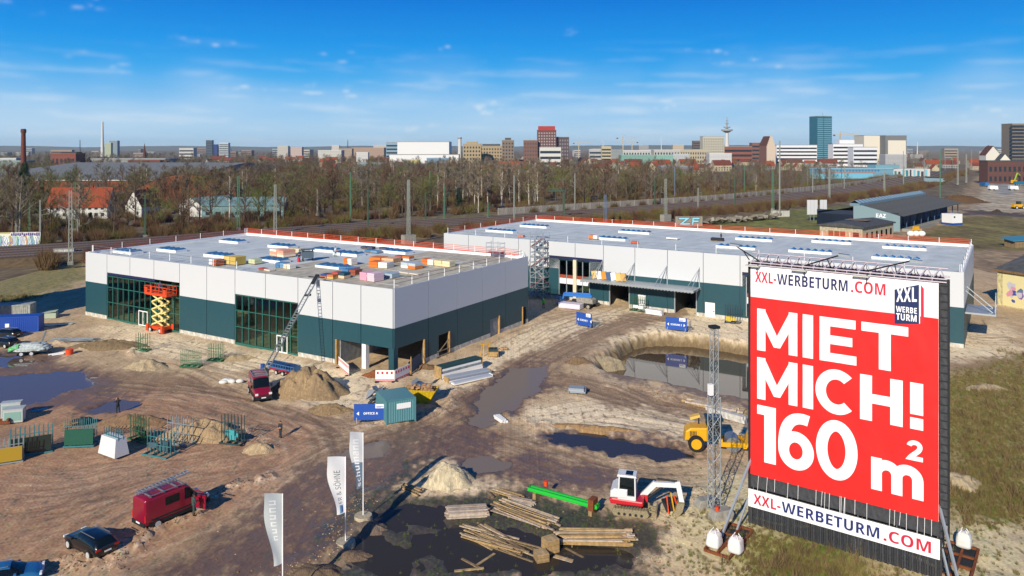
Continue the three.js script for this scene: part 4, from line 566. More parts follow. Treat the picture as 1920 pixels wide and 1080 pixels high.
{ // scissor lift
  const p = onGround(301, 621), t = thing('scissor_lift', 'raised orange scissor lift with pale yellow scissor arms at the glass front', 'lift', p, fa.turn), ye = M('#e3d68e', .5);
  part('chassis', C.orange, t, (b) => { b.bx(-1.7, 1.7, .45, .95, -.8, .8); for (const x of [-1.9, 1.9]) for (const z of [-1, 1]) { b.bx(x - .25, x + .25, .15, 1.25, z - .2, z + .2); } b.bx(-2.1, 2.1, .6, .8, .7, .95); });
  wheels(t, [[-1.25, .9], [1.25, .9], [-1.25, -.9], [1.25, -.9]], .42, .32); const y0 = 1.0, y1 = 6.0, n = 4;
  for (let i = 0; i < n; i++) for (const z of [-.55, .55]) for (const s of [-1, 1]) part('scissor_arm', ye, t, (b) => b.bar(V3(-1.45 * s, y0 + (y1 - y0) * i / n + .1, z), V3(1.45 * s, y0 + (y1 - y0) * (i + 1) / n - .1, z + .1 * s), .14, .22));
  for (let i = 0; i <= n; i++) for (const x of [-1.45, 1.45]) part('cross_tube', ye, t, (b) => b.rod(V3(x, y0 + (y1 - y0) * i / n, -.65), V3(x, y0 + (y1 - y0) * i / n, .65), .06));
  const pl = part('platform', C.orange, t, (b) => { b.bx(-2.9, 2.9, 6.0, 6.35, -.95, .95); });
  part('guard_rail', C.orange, pl, (b) => { for (const y of [6.8, 7.4]) for (const z of [-.92, .92]) b.bx(-2.9, 2.9, y, y + .08, z - .04, z + .04); for (let i = 0; i <= 6; i++) for (const z of [-.92, .92]) b.bx(-2.9 + i * .966 - .04, -2.9 + i * .966 + .04, 6.3, 7.46, z - .04, z + .04); for (const x of [-2.88, 2.88]) for (const y of [6.8, 7.4]) b.bx(x - .03, x + .03, y, y + .07, -.92, .92); b.bx(-2.9, -2.2, 6.35, 7.2, .88, .96); b.bx(-1.4, -1.0, 6.35, 7.6, .86, .98); b.bx(1.9, 2.7, 6.35, 7.1, .88, .96); });
}
{ // blue boom lift folded beside hall B
  const p = onGround(1096, 576), t = thing('boom_lift', 'folded blue boom lift with grey body parked beside the long hall', 'lift', p, fb.turn + Math.PI);
  part('chassis', C.blackSteel, t, (b) => b.bx(-1.6, 1.6, .5, .95, -.85, .85)); wheels(t, [[-1.3, .95], [1.3, .95], [-1.3, -.95], [1.3, -.95]], .5, .36, C.concrete);
  part('turret', C.concrete, t, (b) => b.ext([[-2.1, 1], [1.2, 1], [1.4, 1.5], [1.1, 2.0], [-1.6, 2.05], [-2.1, 1.7]], -.9, .9, .15));
  part('boom', M('#2f74c4', .5), t, (b) => { b.bar(V3(-1.6, 2.3, 0), V3(4.4, 2.0, 0), .35, .4); b.bar(V3(4.4, 2.3, .3), V3(-1.2, 2.65, .3), .3, .34); b.bar(V3(4.3, 2.4, 0), V3(4.6, 1.2, 0), .28); }); part('basket', M('#2f74c4', .5), t, (b) => { for (const y of [.7, 1.2, 1.7]) { b.bx(4.6, 5.9, y, y + .06, -.8, -.74); b.bx(4.6, 5.9, y, y + .06, .74, .8); } for (const x of [4.6, 5.2, 5.85]) for (const z of [-.77, .77]) b.bx(x, x + .06, .4, 1.76, z - .03, z + .03); b.bx(4.6, 5.9, .38, .46, -.8, .8); });
}
{ // road roller
  const p = onGround(1336, 842), t = thing('soil_compactor', 'yellow soil compactor with dark cab behind the lattice mast', 'roller', p, -.12);
  part('engine_hood', C.yellow, t, (b) => b.ext([[-2.8, 1.0], [-2.7, 1.9], [-2.2, 2.25], [-.6, 2.3], [-.6, .95]], -.85, .85, .12)); part('grille', C.blackSteel, t, (b) => { for (let i = 0; i < 5; i++) b.bx(-2.3 + i * .14, -2.22 + i * .14, 1.4, 1.95, .85, .87); });
  part('cab', M('#1f3a44', .35, .2), t, (b) => { for (const [x, z] of [[-.55, -.7], [.75, -.7], [.75, .7], [-.55, .7]]) b.bx(x - .06, x + .06, 1.1, 3.0, z - .06, z + .06); b.bx(-.75, .95, 3.0, 3.2, -.85, .85); b.bx(-.6, .8, 1.0, 1.6, -.75, .75); }); part('cab_glass', C.darkGlass, t, (b) => b.bx(-.52, .72, 1.6, 2.98, -.68, .68)); part('exhaust', C.blackSteel, t, (b) => b.cyl(-1.3, 2.7, -.4, .07, .9, 8)); part('engine_flap', M('#d8b45a', .6), t, (b) => b.box(-1.7, 3.0, -.4, 1.0, .25, .7, 0, .3));
  wheels(t, [[-1.7, .95], [-1.7, -.95]], .78, .5, C.yellow); part('drum', C.steel, t, (b) => b.cyl(1.9, .75, 0, .75, 1.7, 26, 'z'));
  part('drum_yoke', C.yellow, t, (b) => { for (const s of [-1, 1]) b.bx(.6, 3.0, .62, 1.05, s * 1.0 - .1, s * 1.0 + .1); b.bx(.5, .85, .6, 1.3, -1, 1); b.ext([[2.75, .5], [3.1, .5], [3.6, 1.35], [3.5, 1.4]], -1.1, 1.1); });
}
{ // mini excavator
  const p = onGround(1184, 960), t = thing('mini_excavator', 'white and red mini excavator with its bucket lowered to the ground', 'excavator', p, -.25), sand = M('#a39677', .95, 0, T.dirt, .6), wh = M('#dfe3e4', .35, 0, T.fine, 1), rd = M('#c3202c', .4);
  t.scale.setScalar(1.14);
  for (const z of [-.75, .75]) { const tr = part('crawler_track', sand, t, (b) => b.ext([[-1.3, .3], [-1.15, .04], [1.15, .04], [1.35, .3], [1.2, .58], [-1.2, .58]], z - .22, z + .22, .05)); part('track_roller', C.blackSteel, tr, (b) => { for (let x = -.8; x <= .9; x += .4) b.cyl(x, .24, z + .23, .1, .04, 10, 'z'); }); for (let k = 0; k < 12; k++) part('track_shoe', sand, tr, (b) => b.box(-1.1 + k * .2, .6, z, .09, .05, .46)); }
  part('undercarriage', C.blackSteel, t, (b) => { b.bx(-.7, .7, .3, .7, -.55, .55); b.cyl(0, .75, 0, .5, .2, 18); }); part('dozer_blade', sand, t, (b) => { b.bx(1.75, 1.85, .05, .55, -1, 1); b.bar(V3(1.2, .4, -.4), V3(1.8, .3, -.4), .12); b.bar(V3(1.2, .4, .4), V3(1.8, .3, .4), .12); });
  part('counterweight', rd, t, (b) => b.ext([[-1.4, .85], [.9, .85], [.9, 1.2], [-1.3, 1.3], [-1.5, 1.15]], -.95, .95, .1)); part('engine_cover', wh, t, (b) => b.ext([[-1.45, 1.3], [-.2, 1.3], [-.2, 1.95], [-1.15, 1.95], [-1.42, 1.75]], -.93, .93, .1));
  const cab = part('cab', wh, t, (b) => { for (const [x, z] of [[-.85, .85], [.35, .85], [-.85, -.1], [.35, -.1]]) b.bar(V3(x, 1.25, z), V3(x * .92, 2.85, z), .09); b.ext([[-.95, 2.82], [.45, 2.82], [.4, 2.95], [-.9, 2.98]], -.18, .93, .03); b.bx(-.85, .35, 1.2, 1.5, .82, .9); b.bx(-.85, .35, 1.2, 1.5, -.14, -.06); }); part('cab_glass', C.darkGlass, cab, (b) => b.bx(-.8, .32, 1.5, 2.82, -.06, .82)); part('roof_hatch', C.darkGlass, cab, (b) => b.box(-.1, 2.985, .4, .5, .02, .7));
  part('boom', wh, t, (b) => { b.bar(V3(.75, 1.1, -.35), V3(1.7, 2.15, -.35), .26, .38); b.bar(V3(1.6, 2.05, -.35), V3(3.4, 2.15, -.35), .24, .32); }); part('boom_cylinder', C.blackSteel, t, (b) => { b.rod(V3(1.1, .95, -.35), V3(2.2, 1.9, -.35), .09); b.rod(V3(1.8, 2.45, -.35), V3(3.2, 2.4, -.35), .07); }); part('dipper', wh, t, (b) => b.bar(V3(3.25, 2.4, -.35), V3(3.55, .95, -.35), .22, .34)); part('bucket', sand, t, (b) => b.ext([[3.25, 1.0], [3.75, 1.0], [3.6, .4], [3.3, .02], [2.9, .1], [3.1, .5]], -.75, .05, .02)); part('swing_bracket', rd, t, (b) => b.bx(.75, 1.15, .8, 1.25, -.6, -.1));
  const tg = thing('tool_attachment', 'pile of excavator attachments with orange and yellow straps beside the excavator', 'tool', onGround(1262, 962), .4); part('grab', C.blackSteel, tg, (b) => { for (let i = 0; i < 5; i++) b.bar(V3(-.5 + i * .22, 0, 0), V3(-.8 + i * .22, .9, -.3), .07, .2); b.bx(-.8, .5, .8, 1, -.5, -.1); }); part('strap', C.orange, tg, (b) => { b.bar(V3(-.7, .1, .4), V3(-.5, 1.3, -.2), .08); b.bar(V3(.3, .1, .5), V3(.2, 1.2, -.2), .1); }); part('strap', C.yellow, tg, (b) => b.bar(V3(-.2, .1, .5), V3(-.1, 1.5, -.2), .09));
}
// ---------------------------------------------------------------- people
const bodyCache = {};
function bodyOf(key, J, R) {
  if (bodyCache[key]) return bodyCache[key];
  const N = 80, size = 1.05, mc = new MarchingCubes(N, new THREE.MeshStandardMaterial(), false, false, 60000); mc.isolation = 0;
  const bones = R.map(([a, b, r1, r2]) => [V3(...J[a]), V3(...J[b]), r1, r2]), v = V3(), ab = V3();
  for (let z = 0; z < N; z++) for (let y = 0; y < N; y++) for (let x = 0; x < N; x++) {
    v.set((x - N / 2) / (N / 2) * size, (y - N / 2) / (N / 2) * size + .92, (z - N / 2) / (N / 2) * size); let d = 9;
    for (const [a, b, r1, r2] of bones) { ab.subVectors(b, a); const t = clamp(v.clone().sub(a).dot(ab) / Math.max(1e-6, ab.lengthSq())), e = v.distanceTo(a.clone().addScaledVector(ab, t)) - lerp(r1, r2, t), k = .035, h = clamp(.5 + .5 * (d - e) / k); d = lerp(d, e, h) - k * h * (1 - h); }
    mc.field[x + y * N + z * N * N] = -d;
  }
  mc.update(); const n = mc.count ?? mc.geometry.drawRange.count, P = new Float32Array(mc.positionArray.subarray(0, n * 3)), Nn = new Float32Array(mc.normalArray.subarray(0, n * 3));
  for (let i = 0; i < n; i++) { P[i * 3] *= size; P[i * 3 + 1] = P[i * 3 + 1] * size + .92; P[i * 3 + 2] *= size; }
  const g = new THREE.BufferGeometry(); g.setAttribute('position', new THREE.BufferAttribute(P, 3)); g.setAttribute('normal', new THREE.BufferAttribute(Nn, 3)); return bodyCache[key] = g;
}
function person(label, p, turn, { top, legs, hair = '#3a2a20', arms = 'down', helmet }) {
  const A = { down: [[.24, 1.12, .02], [.25, .86, .08], [-.24, 1.12, .02], [-.25, .86, .08]], camera: [[.30, 1.30, .14], [.10, 1.56, .22], [-.30, 1.30, .14], [-.10, 1.56, .22]], carry: [[.26, 1.12, .05], [.12, 1.08, .28], [-.26, 1.12, .05], [-.12, 1.08, .28]] }[arms];
  const J = { hip: [0, .95, 0], hl: [.09, .92, 0], hr: [-.09, .92, 0], kl: [.11, .5, .05], kr: [-.12, .5, -.02], al: [.12, .09, .0], ar: [-.15, .09, -.08], tl: [.13, .05, .16], tr: [-.17, .05, .08], ch: [0, 1.32, 0], nk: [0, 1.5, .01], hd: [0, 1.63, .02], ht: [0, 1.68, .01], nose: [0, 1.625, .12], sl: [.18, 1.4, 0], sr: [-.18, 1.4, 0], el: A[0], wl: A[1], er: A[2], wr: A[3] };
  for (const [s, w, e] of [['l', A[1], A[0]], ['r', A[3], A[2]]]) { const d = V3(...w).sub(V3(...e)).normalize(); for (let f = 0; f < 4; f++) J['f' + s + f] = [w[0] + d.x * (.15 - .012 * Math.abs(f - 1)) + (f - 1.5) * .022 * (s === 'l' ? 1 : -1) * Math.abs(d.y), w[1] + d.y * .15, w[2] + d.z * .15 + (f - 1.5) * .02]; J['p' + s] = [w[0] + d.x * .08, w[1] + d.y * .08, w[2] + d.z * .08]; J['t' + s + 'h'] = [w[0] + d.x * .07 + (s === 'l' ? -.06 : .06), w[1] + d.y * .07, w[2] + d.z * .07 + .03]; }
  const R = [['hip', 'ch', .15, .165], ['ch', 'nk', .14, .06], ['sl', 'sr', .085, .085], ['nk', 'hd', .055, .06], ['hd', 'ht', .098, .1], ['hd', 'nose', .05, .018], ['hl', 'kl', .095, .065], ['kl', 'al', .065, .045], ['al', 'tl', .05, .045], ['hr', 'kr', .095, .065], ['kr', 'ar', .065, .045], ['ar', 'tr', .05, .045], ['hl', 'hr', .1, .1], ['sl', 'el', .065, .05], ['el', 'wl', .048, .034], ['sr', 'er', .065, .05], ['er', 'wr', .048, .034]];
  for (const s of ['l', 'r']) { R.push(['w' + s, 'p' + s, .034, .04], ['p' + s, 't' + s + 'h', .02, .014]); for (let f = 0; f < 4; f++) R.push(['p' + s, 'f' + s + f, .02, .011]); }
  const g = bodyOf(arms, J, R).clone(), P = g.attributes.position, col = new Float32Array(P.count * 3), c = new THREE.Color(), skin = new THREE.Color('#c49070'), tc = new THREE.Color(top), lc = new THREE.Color(legs), sh = new THREE.Color('#1d1a18'), hc = new THREE.Color(helmet ?? hair);
  for (let i = 0; i < P.count; i++) { const x = P.getX(i), y = P.getY(i), z = P.getZ(i); c.copy(y > 1.52 && Math.hypot(x, z) < .15 ? (y > 1.68 || z < -.01 ? hc : skin) : y > .93 ? tc : y > .13 ? lc : sh); for (const w of [A[1], A[3]]) if (V3(x, y, z).distanceTo(V3(...w)) < .17 && (arms !== 'down' || y < w[1] + .02)) c.copy(skin); col.set([c.r, c.g, c.b], i * 3); }
  g.setAttribute('color', new THREE.BufferAttribute(col, 3));
  const t = thing('person', label, 'person', p, turn); finish(g, 'body', mats.get('person') ?? (mats.set('person', new THREE.MeshStandardMaterial({ vertexColors: true, roughness: .85 })), mats.get('person')), t, false);
  if (helmet) part('helmet', M(helmet, .4), t, (b) => { b.geo(new THREE.SphereGeometry(.125, 14, 7, 0, 7, 0, 1.6), new THREE.Matrix4().makeTranslation(0, 1.69, .01)); b.cyl(0, 1.69, .06, .13, .02, 14); });
  return t;
}
person('person in dark clothes standing alone by the small puddle, arms raised to the face', onGround(221, 773), -2.4, { top: '#1d222b', legs: '#191c22', arms: 'camera' });
person('person in dark jacket walking near the green glass racks, carrying something in front', onGround(526, 820), -.5, { top: '#2a2f3a', legs: '#23303c', arms: 'carry' });
person('person in grey work clothes standing at the open door of the red van', onGround(363, 972), 2.4, { top: '#3c4a48', legs: '#33403f', arms: 'carry' });
person('person in green high visibility vest in the shade between the halls', onGround(1019, 577), .3, { top: '#4fd21c', legs: '#2c3a2a', arms: 'down', helmet: '#e8e8e8' });
{ const q = onGround(301, 621); const pp = V3(.1, 6.36, .2).applyAxisAngle(UPV, fa.turn).add(q); person('worker in blue standing on the raised orange platform', pp, fa.turn + 3, { top: '#34507a', legs: '#2b3546', arms: 'carry', helmet: '#2f4f7c' }); }
{ const onRoof = (px, py) => { const q = G(px, py, RH - .4); return q; }; person('worker in dark clothes on the roof by the grey machine', onRoof(561, 489), .5, { top: '#1f3f6a', legs: '#22304a', arms: 'carry' }); person('worker in teal trousers and pale top on the roof near the skylights', onRoof(629, 481), 1, { top: '#d8dde0', legs: '#1f6a70', arms: 'carry' }); person('crouched looking worker in black on the pale roof of the long hall', G(1352, 452, RH - .4), 1.4, { top: '#15171c', legs: '#1a1c22', arms: 'carry' }); }

// ---------------------------------------------------------------- things on the site
const greenSteel = M('#2c6b4a', .55, .2), tealSteel = M('#3f7f86', .5, .2), boards = [M('#c4a777', .85, 0, T.wood, 1.3), M('#b39a72', .85, 0, T.wood, 1.1), M('#cdb68d', .85, 0, T.wood, 1.5), M('#9d8a6e', .9, 0, T.wood, 1.2), M('#d6c6b0', .85, 0, T.wood, 1.4)], pale = [M('#c9bbb2', .85, 0, T.wood, 1.3), M('#b8aaa2', .85, 0, T.wood, 1.1), M('#d5cac2', .85, 0, T.wood, 1.5)];
// a stack of boards between two points on the ground
function boardStack(name, label, A, B, rows, layers, bw, bh, set, loose = 0, group) {
  const a = onGround(...A), b0 = onGround(...B), len = a.distanceTo(b0), t = thing(name, label, 'timber', a.clone().lerp(b0, .5), headTo(a, b0), group), r = rng(A[0] * 7 + B[1]);
  t.position.y = (a.y + b0.y) / 2; for (const x of [-.32, .32]) part('bearer', boards[3], t, (b) => b.box(x * len, .06, 0, .1, .12, rows * bw * 1.1));
  for (let l = 0; l < layers; l++) for (let i = 0; i < rows; i++) { if (l && r() < .12 + loose * .25) continue; const ln = len * rr(.9 - loose * .3, 1.03, r); part('board', set[r() * set.length | 0], t, (b) => b.box(rr(-.06, .06, r) * len * (1 + loose * 2), .12 + bh * (l + .5) + l * .003, (i - (rows - 1) / 2) * bw * 1.06 + rr(-.02, .02, r) * (1 + loose * 5), ln, bh, bw * .94, rr(-.01, .01, r) * (1 + loose * 18))); }
  return t;
}
boardStack('board_bundle', 'bundle of pinkish grey boards strapped with two dark bands', [838, 966], [913, 962], 11, 5, .13, .09, pale);
boardStack('timber_pile', 'long pile of weathered boards and poles with one red stripe, under the green girder', [936, 950], [1040, 990], 12, 3, .15, .09, [...boards, ...pale], .45);
boardStack('timber_pile', 'loose fan of yellowish planks left of the wooden crates', [876, 990], [992, 1036], 13, 3, .15, .07, boards, 1.3);
boardStack('timber_pile', 'wide stack of long straight boards nearest the bottom edge', [1046, 1012], [1184, 1012], 12, 4, .15, .1, [boards[0], boards[2], boards[4], pale[2]], .3);
boardStack('timber_pile', 'thin pile of slats poking out above the green girder', [930, 922], [985, 940], 6, 2, .12, .08, boards, .8);
boardStack('timber_pile', 'small grey plank pile between the girder and the long boards', [952, 938], [1000, 950], 6, 2, .16, .1, pale, .6);
boardStack('timber_pile', 'small bundle of short planks on the bank beside the flag shadow', [754, 914], [788, 926], 6, 3, .14, .1, boards, .8);
boardStack('timber_pile', 'grey timber beams lying at the pond edge behind the mast', [1284, 756], [1390, 776], 5, 2, .34, .22, [pale[2], boards[2], boards[4]], .5);
boardStack('beam_stack', 'white concrete beams in front of the soil compactor cab', [1330, 776], [1400, 796], 2, 2, .4, .35, [M('#d8d6d0', .8, 0, T.dirt, 2)], 0);
boardStack('pipe_bundle', 'short white pipes lying by the road edge', [932, 782], [946, 792], 4, 2, .22, .2, [C.white2], .2);
for (const [A, B, l] of [[[866, 1045], [905, 1066], 'single pale plank lying loose at the lower left of the timber'], [[850, 1070], [906, 1064], 'single yellow plank flat in the dark mud'], [[890, 1060], [930, 1034], 'single plank propped on the loose fan'], [[1060, 1025], [1092, 1042], 'single plank beside the wooden crates'], [[1040, 1040], [1075, 1050], 'pale board pair in front of the wooden crates'], [[915, 925], [925, 935], 'short white plank lying in the dark pool'], [[1300, 1034], [1180, 1020], 'thin pole beside the wide stack of boards']].slice(0, 6)) boardStack('loose_plank', l, A, B, l.includes('pair') ? 2 : 1, 1, .2, .08, boards);
{ const a = onGround(992, 930), e = onGround(1122, 966), t = thing('steel_girder', 'bright green steel girder lying across wooden blocks', 'girder', a.clone().lerp(e, .5), headTo(a, e)), len = a.distanceTo(e), gr = M('#25b83a', .45); part('girder', gr, t, (b) => { for (const z of [-.2, .2]) { b.bx(-len / 2, len / 2, .84, .9, z - .1, z + .1); b.bx(-len / 2, len / 2, .6, .66, z - .1, z + .1); b.bx(-len / 2, len / 2, .66, .84, z - .025, z + .025); } b.bx(-len / 2, -len / 2 + .1, .6, .9, -.22, .22); b.bx(len / 2 - .1, len / 2, .6, .9, -.22, .22); }); for (const x of [-.38, .42]) part('support_block', boards[1], t, (b) => b.box(x * len, .3, 0, .3, .6, 1)); part('clamp', C.rust, t, (b) => b.box(len * .43, .9, .1, .5, .9, .9)); part('lamp', C.orange, t, (b) => b.cyl(-len * .3, 1.2, -.6, .18, .4, 10)); }
function crate(label, px, py, w, h, d, turn, m = boards[0]) { const t = thing('wooden_crate', label, 'crate', onGround(px, py), turn); for (const [x, z, a, c] of [[0, d / 2, w, .05], [0, -d / 2, w, .05], [w / 2, 0, .05, d], [-w / 2, 0, .05, d]]) part('side_board', m, t, (b) => { for (let i = 0; i < 3; i++) b.box(x, h * (i + .5) / 3, z, a, h / 3 - .03, c); }); part('lid', boards[2], t, (b) => b.box(0, h, 0, w, .05, d)); }
crate('tilted looking pale wooden crate at the end of the loose planks', 1032, 1030, 1, 1.1, .9, .5); crate('low wooden crate in front of the pale wooden crate', 1015, 1046, .9, .7, .9, .3, boards[1]);
// glass racks: a base frame, uprights and panes leaning against them
function rack(label, px, py, turn, w, h, m, opt = {}) {
  const t = thing('glass_rack', label, 'rack', onGround(px, py), turn, opt.group), d = opt.d ?? 1.3;
  const base = part('base_frame', m, t, (b) => { b.bx(-w / 2, w / 2, .12, .26, d / 2 - .1, d / 2); b.bx(-w / 2, w / 2, .12, .26, -d / 2, -d / 2 + .1); for (let i = 0; i <= 3; i++) b.bx(lerp(-w / 2, w / 2 - .1, i / 3), lerp(-w / 2, w / 2 - .1, i / 3) + .1, .05, .24, -d / 2 + .1, d / 2 - .1); });
  const n = opt.posts ?? Math.max(3, Math.round(w / .42));
  for (let i = 0; i <= n; i++) for (const z of opt.single ? [.25] : [.25, -.25]) part('upright', m, t, (b) => b.box(lerp(-w / 2 + .05, w / 2 - .05, i / n), .2 + h / 2, z, .055, h, .055));
  part('top_rail', m, t, (b) => { for (const y of [h * .45, h * .8]) b.bx(-w / 2, w / 2, y, y + .06, .22, .28); });
  if (opt.glass) for (const [i, c] of opt.glass.entries()) part('glass_sheet', c, t, (b) => b.box(0, .3 + h * .30, .38 + i * .07, w * .94, h * .58, .03, 0, 0, -.06));
  if (opt.wrap) part('wrapping', M('#dde1e3', .45, 0, T.fine, 1), t, (b) => frustum(b, [[-w / 2 - .15, -d / 2 - .1], [w / 2 + .15, -d / 2 - .1], [w / 2 + .15, d / 2 + .1], [-w / 2 - .15, d / 2 + .1]], .15, [[-w / 2 + .05, -.5], [w / 2 - .05, -.5], [w / 2 - .05, .5], [-w / 2 + .05, .5]], h * .78));
  if (opt.load) part('load', opt.load, t, (b) => { for (let i = 0; i < 5; i++) b.box(rr(-w * .3, w * .3), .5 + rr(0, h * .3), rr(-.3, .3), w * .3, .5, .12, rr(-.3, .3)); });
}
const glassG = M('#2f6d5c', .08, 0, null, 1, { transmission: .35, ior: 1.5 }), olive = M('#5c5a34', .2), dkgl = M('#27332f', .12);
rack('green rack holding dark green glass sheets, behind the white wrapped rack', 152, 836, .12, 2.9, 2.6, tealSteel, { glass: [glassG, glassG, glassG] });
rack('rack fully wrapped in white plastic film', 213, 852, -.55, 2.5, 2.4, tealSteel, { wrap: true });
rack('empty green rack half hidden behind the white wrapped rack', 262, 826, -.5, 2.3, 2.3, greenSteel, { load: M('#26302c', .6) });
rack('large open teal rack with many posts by the sand', 302, 852, -.35, 3.0, 2.2, tealSteel, { load: M('#3c5a66', .5), d: 1.8 });
rack('tall rack with a pale top rail in front of the sand heap', 338, 832, -.35, 2.9, 2.6, M('#9fb3ba', .4, .4), { posts: 4 });
rack('dark blue green rack with loose profiles at the road edge', 437, 832, -.25, 2.4, 2.7, M('#29474c', .5, .2), { load: M('#3f9aa0', .5) });
rack('long rack with olive and grey panes near the left edge', 60, 850, .45, 3.6, 2.6, tealSteel, { glass: [olive, dkgl] });
rack('rack with pink and green wrapped sheets at the very left edge', 8, 868, .45, 3.2, 2.2, M('#9aa6a8', .4, .4), { glass: [M('#c78fb4', .3), M('#8fb06a', .3), M('#a88a2c', .3)] });
rack('small dark green rack standing alone near the left hall', 268, 658, -.25, 2.1, 2.4, greenSteel, { d: 1.2 });
rack('dark green rack left of its twin near the second glass front', 358, 688, -.1, 2.7, 2.1, greenSteel, { posts: 9 });
rack('dark green rack right of its twin with a sheet lying behind it', 405, 676, -.15, 2.2, 2.2, greenSteel, { posts: 8 });
rack('dark green rack with white boards at the long hall wall', 1197, 583, -.6, 3.0, 2.6, M('#1f5138', .55), { load: M('#e2e6e8', .5), d: 1.4 });
rack('dark rack with yellow straps at the wall left of the billboard', 1374, 606, -.5, 2.6, 3.0, M('#24364a', .55), { load: M('#c9b13c', .5), d: 1.3 });
// heaps of sand and soil
function heap(label, px, py, rx, rz, h, c, seed, turn = 0) {
  const p = onGround(px, py, .15), N = 44, R = 16, pos = [], idx = []; pos.push(0, h, 0);
  for (let j = 1; j <= R; j++) for (let i = 0; i < N; i++) { const a = i / N * 2 * Math.PI, k = j / R, w = 1 + .16 * n2(Math.cos(a) * 1.3 + seed, Math.sin(a) * 1.3), x = Math.cos(a) * rx * k * w, z = Math.sin(a) * rz * k * w, f = Math.max(0, 1 - k), y = h * (Math.pow(Math.sin(f * Math.PI / 2), 1.25) * (1 + .18 * n2(x * .7 + seed, z * .7)) + .05 * n2(x * 2.2, z * 2.2 + seed) * Math.sin(k * 3.1) + .025 * n2(x * 6, z * 6) * Math.sin(k * 3.1)); const wx = p.x + x, wz = p.z + z; pos.push(x, y + (k > .7 ? (hgt(wx, wz) - p.y - .1) * (k - .7) / .3 : 0), z); }
  for (let i = 0; i < N; i++) idx.push(0, 1 + (i + 1) % N, 1 + i);
  for (let j = 0; j < R - 1; j++) for (let i = 0; i < N; i++) { const a = 1 + j * N + i, b = 1 + j * N + (i + 1) % N; idx.push(a, b, a + N, b, b + N, a + N); }
  const g = new THREE.BufferGeometry(); g.setAttribute('position', new THREE.Float32BufferAttribute(pos, 3)); g.setIndex(idx); g.computeVertexNormals(); boxUV(g);
  const m = new THREE.MeshStandardMaterial({ color: new THREE.Color(c), roughness: 1, map: rep(T.dirt, 1.6), bumpMap: rep(T.rough, .9), bumpScale: .06 }), o = finish(g, 'soil_heap', m, scene); o.position.copy(p); o.rotation.y = turn; tag(o, label, 'heap');
}
heap('pale yellow cone of sand beside the flag shadow', 842, 905, 2.5, 1.9, 1.9, '#e6d6b2', 1);
heap('large brown earth heap between the ladder van and the hall opening', 578, 735, 5.2, 3.6, 3.0, '#b39873', 2);
heap('flat pale sand heap in front of the first glass front', 275, 688, 3.4, 2.0, 1.2, '#cbb692', 3); heap('low sandy mound beside the dark green racks', 445, 672, 3.6, 1.8, .7, '#c4ad86', 4);
heap('long sand heap behind the teal racks', 380, 818, 4.8, 2.4, 1.7, '#c2a680', 5); heap('small sand mound at the road edge by the dark rack', 487, 845, 1.9, 1.2, .8, '#cdb48e', 6);
heap('brown earth mound with dark stripes left of the racks', 250, 795, 4.2, 1.6, .9, '#9a7c5e', 7); heap('churned earth mound left of the small lone rack', 205, 650, 6, 2.4, .9, '#96805f', 8);
heap('low earth mound beside the office sign', 620, 770, 3.2, 1.6, .9, '#a58a66', 9); heap('pale stone mound by the road beneath the blue signs', 1130, 668, 3.6, 1.5, .8, '#b8a88a', 10); heap('dark brown earth mound right of the pond edge', 1085, 680, 2.2, 1.2, .9, '#8b7357', 11);
heap('rusty red soil patch inside the corner opening of the hall', 708, 703, 2.2, 1.5, .8, '#9c5f37', 12); heap('small dark earth mound behind the red and white barriers', 800, 690, 1.8, 1.2, .7, '#8a6c4c', 13); heap('pale round sand mound to the right of the billboard', 1795, 905, 2.6, 2.0, .8, '#cfbb97', 14); heap('rough soil mound in the pond meadow behind the billboard', 1850, 728, 3.4, 1.3, .7, '#b7a384', 15);
heap('brown soil heap beside the flag bases', 660, 1040, 2.4, 1.2, .6, '#86705a', 16); heap('lumpy soil mound between two flag bases', 690, 990, 2.0, 1.1, .5, '#8a7868', 17); heap('dark soil mound at the very bottom under the flags', 590, 1075, 2.6, 1.4, .6, '#7d6852', 18);
heap('low yellow earth ridge along the dark pool', 1120, 806, 7, 1.0, .5, '#b59166', 19, -.25); heap('sandy ridge in front of the gate openings', 1150, 566, 3, 1.4, .8, '#c7b08a', 20);
// tool container, skip, barriers, panels
{ const p = onGround(742, 786), t = thing('tool_container', 'teal steel tool container with a white notice on its ribbed doors', 'container', p, .45), m = M('#5d949c', .5, .15, T.fine, 2); part('box', m, t, (b) => { b.bx(-1.6, 1.6, .12, 2.5, -1.9, 1.9); b.bx(-1.66, 1.66, 2.5, 2.6, -1.96, 1.96); for (const [x, z] of [[-1.6, -1.9], [1.6, -1.9], [1.6, 1.9], [-1.6, 1.9]]) b.bx(x - .08, x + .08, 0, 2.6, z - .08, z + .08); }); for (let i = 0; i < 11; i++) part('rib', M('#6fa4ab', .45, .15), t, (b) => b.bx(-1.3 + i * .26, -1.18 + i * .26, .2, 2.4, 1.9, 1.95)); part('notice', C.white2, t, (b) => b.bx(-.5, 1.1, 1.55, 2.15, 1.96, 1.98)); for (let i = 0; i < 12; i++) part('rib', m, t, (b) => b.bx(-1.65, -1.6, .2, 2.4, -1.7 + i * .3, -1.58 + i * .3)); }
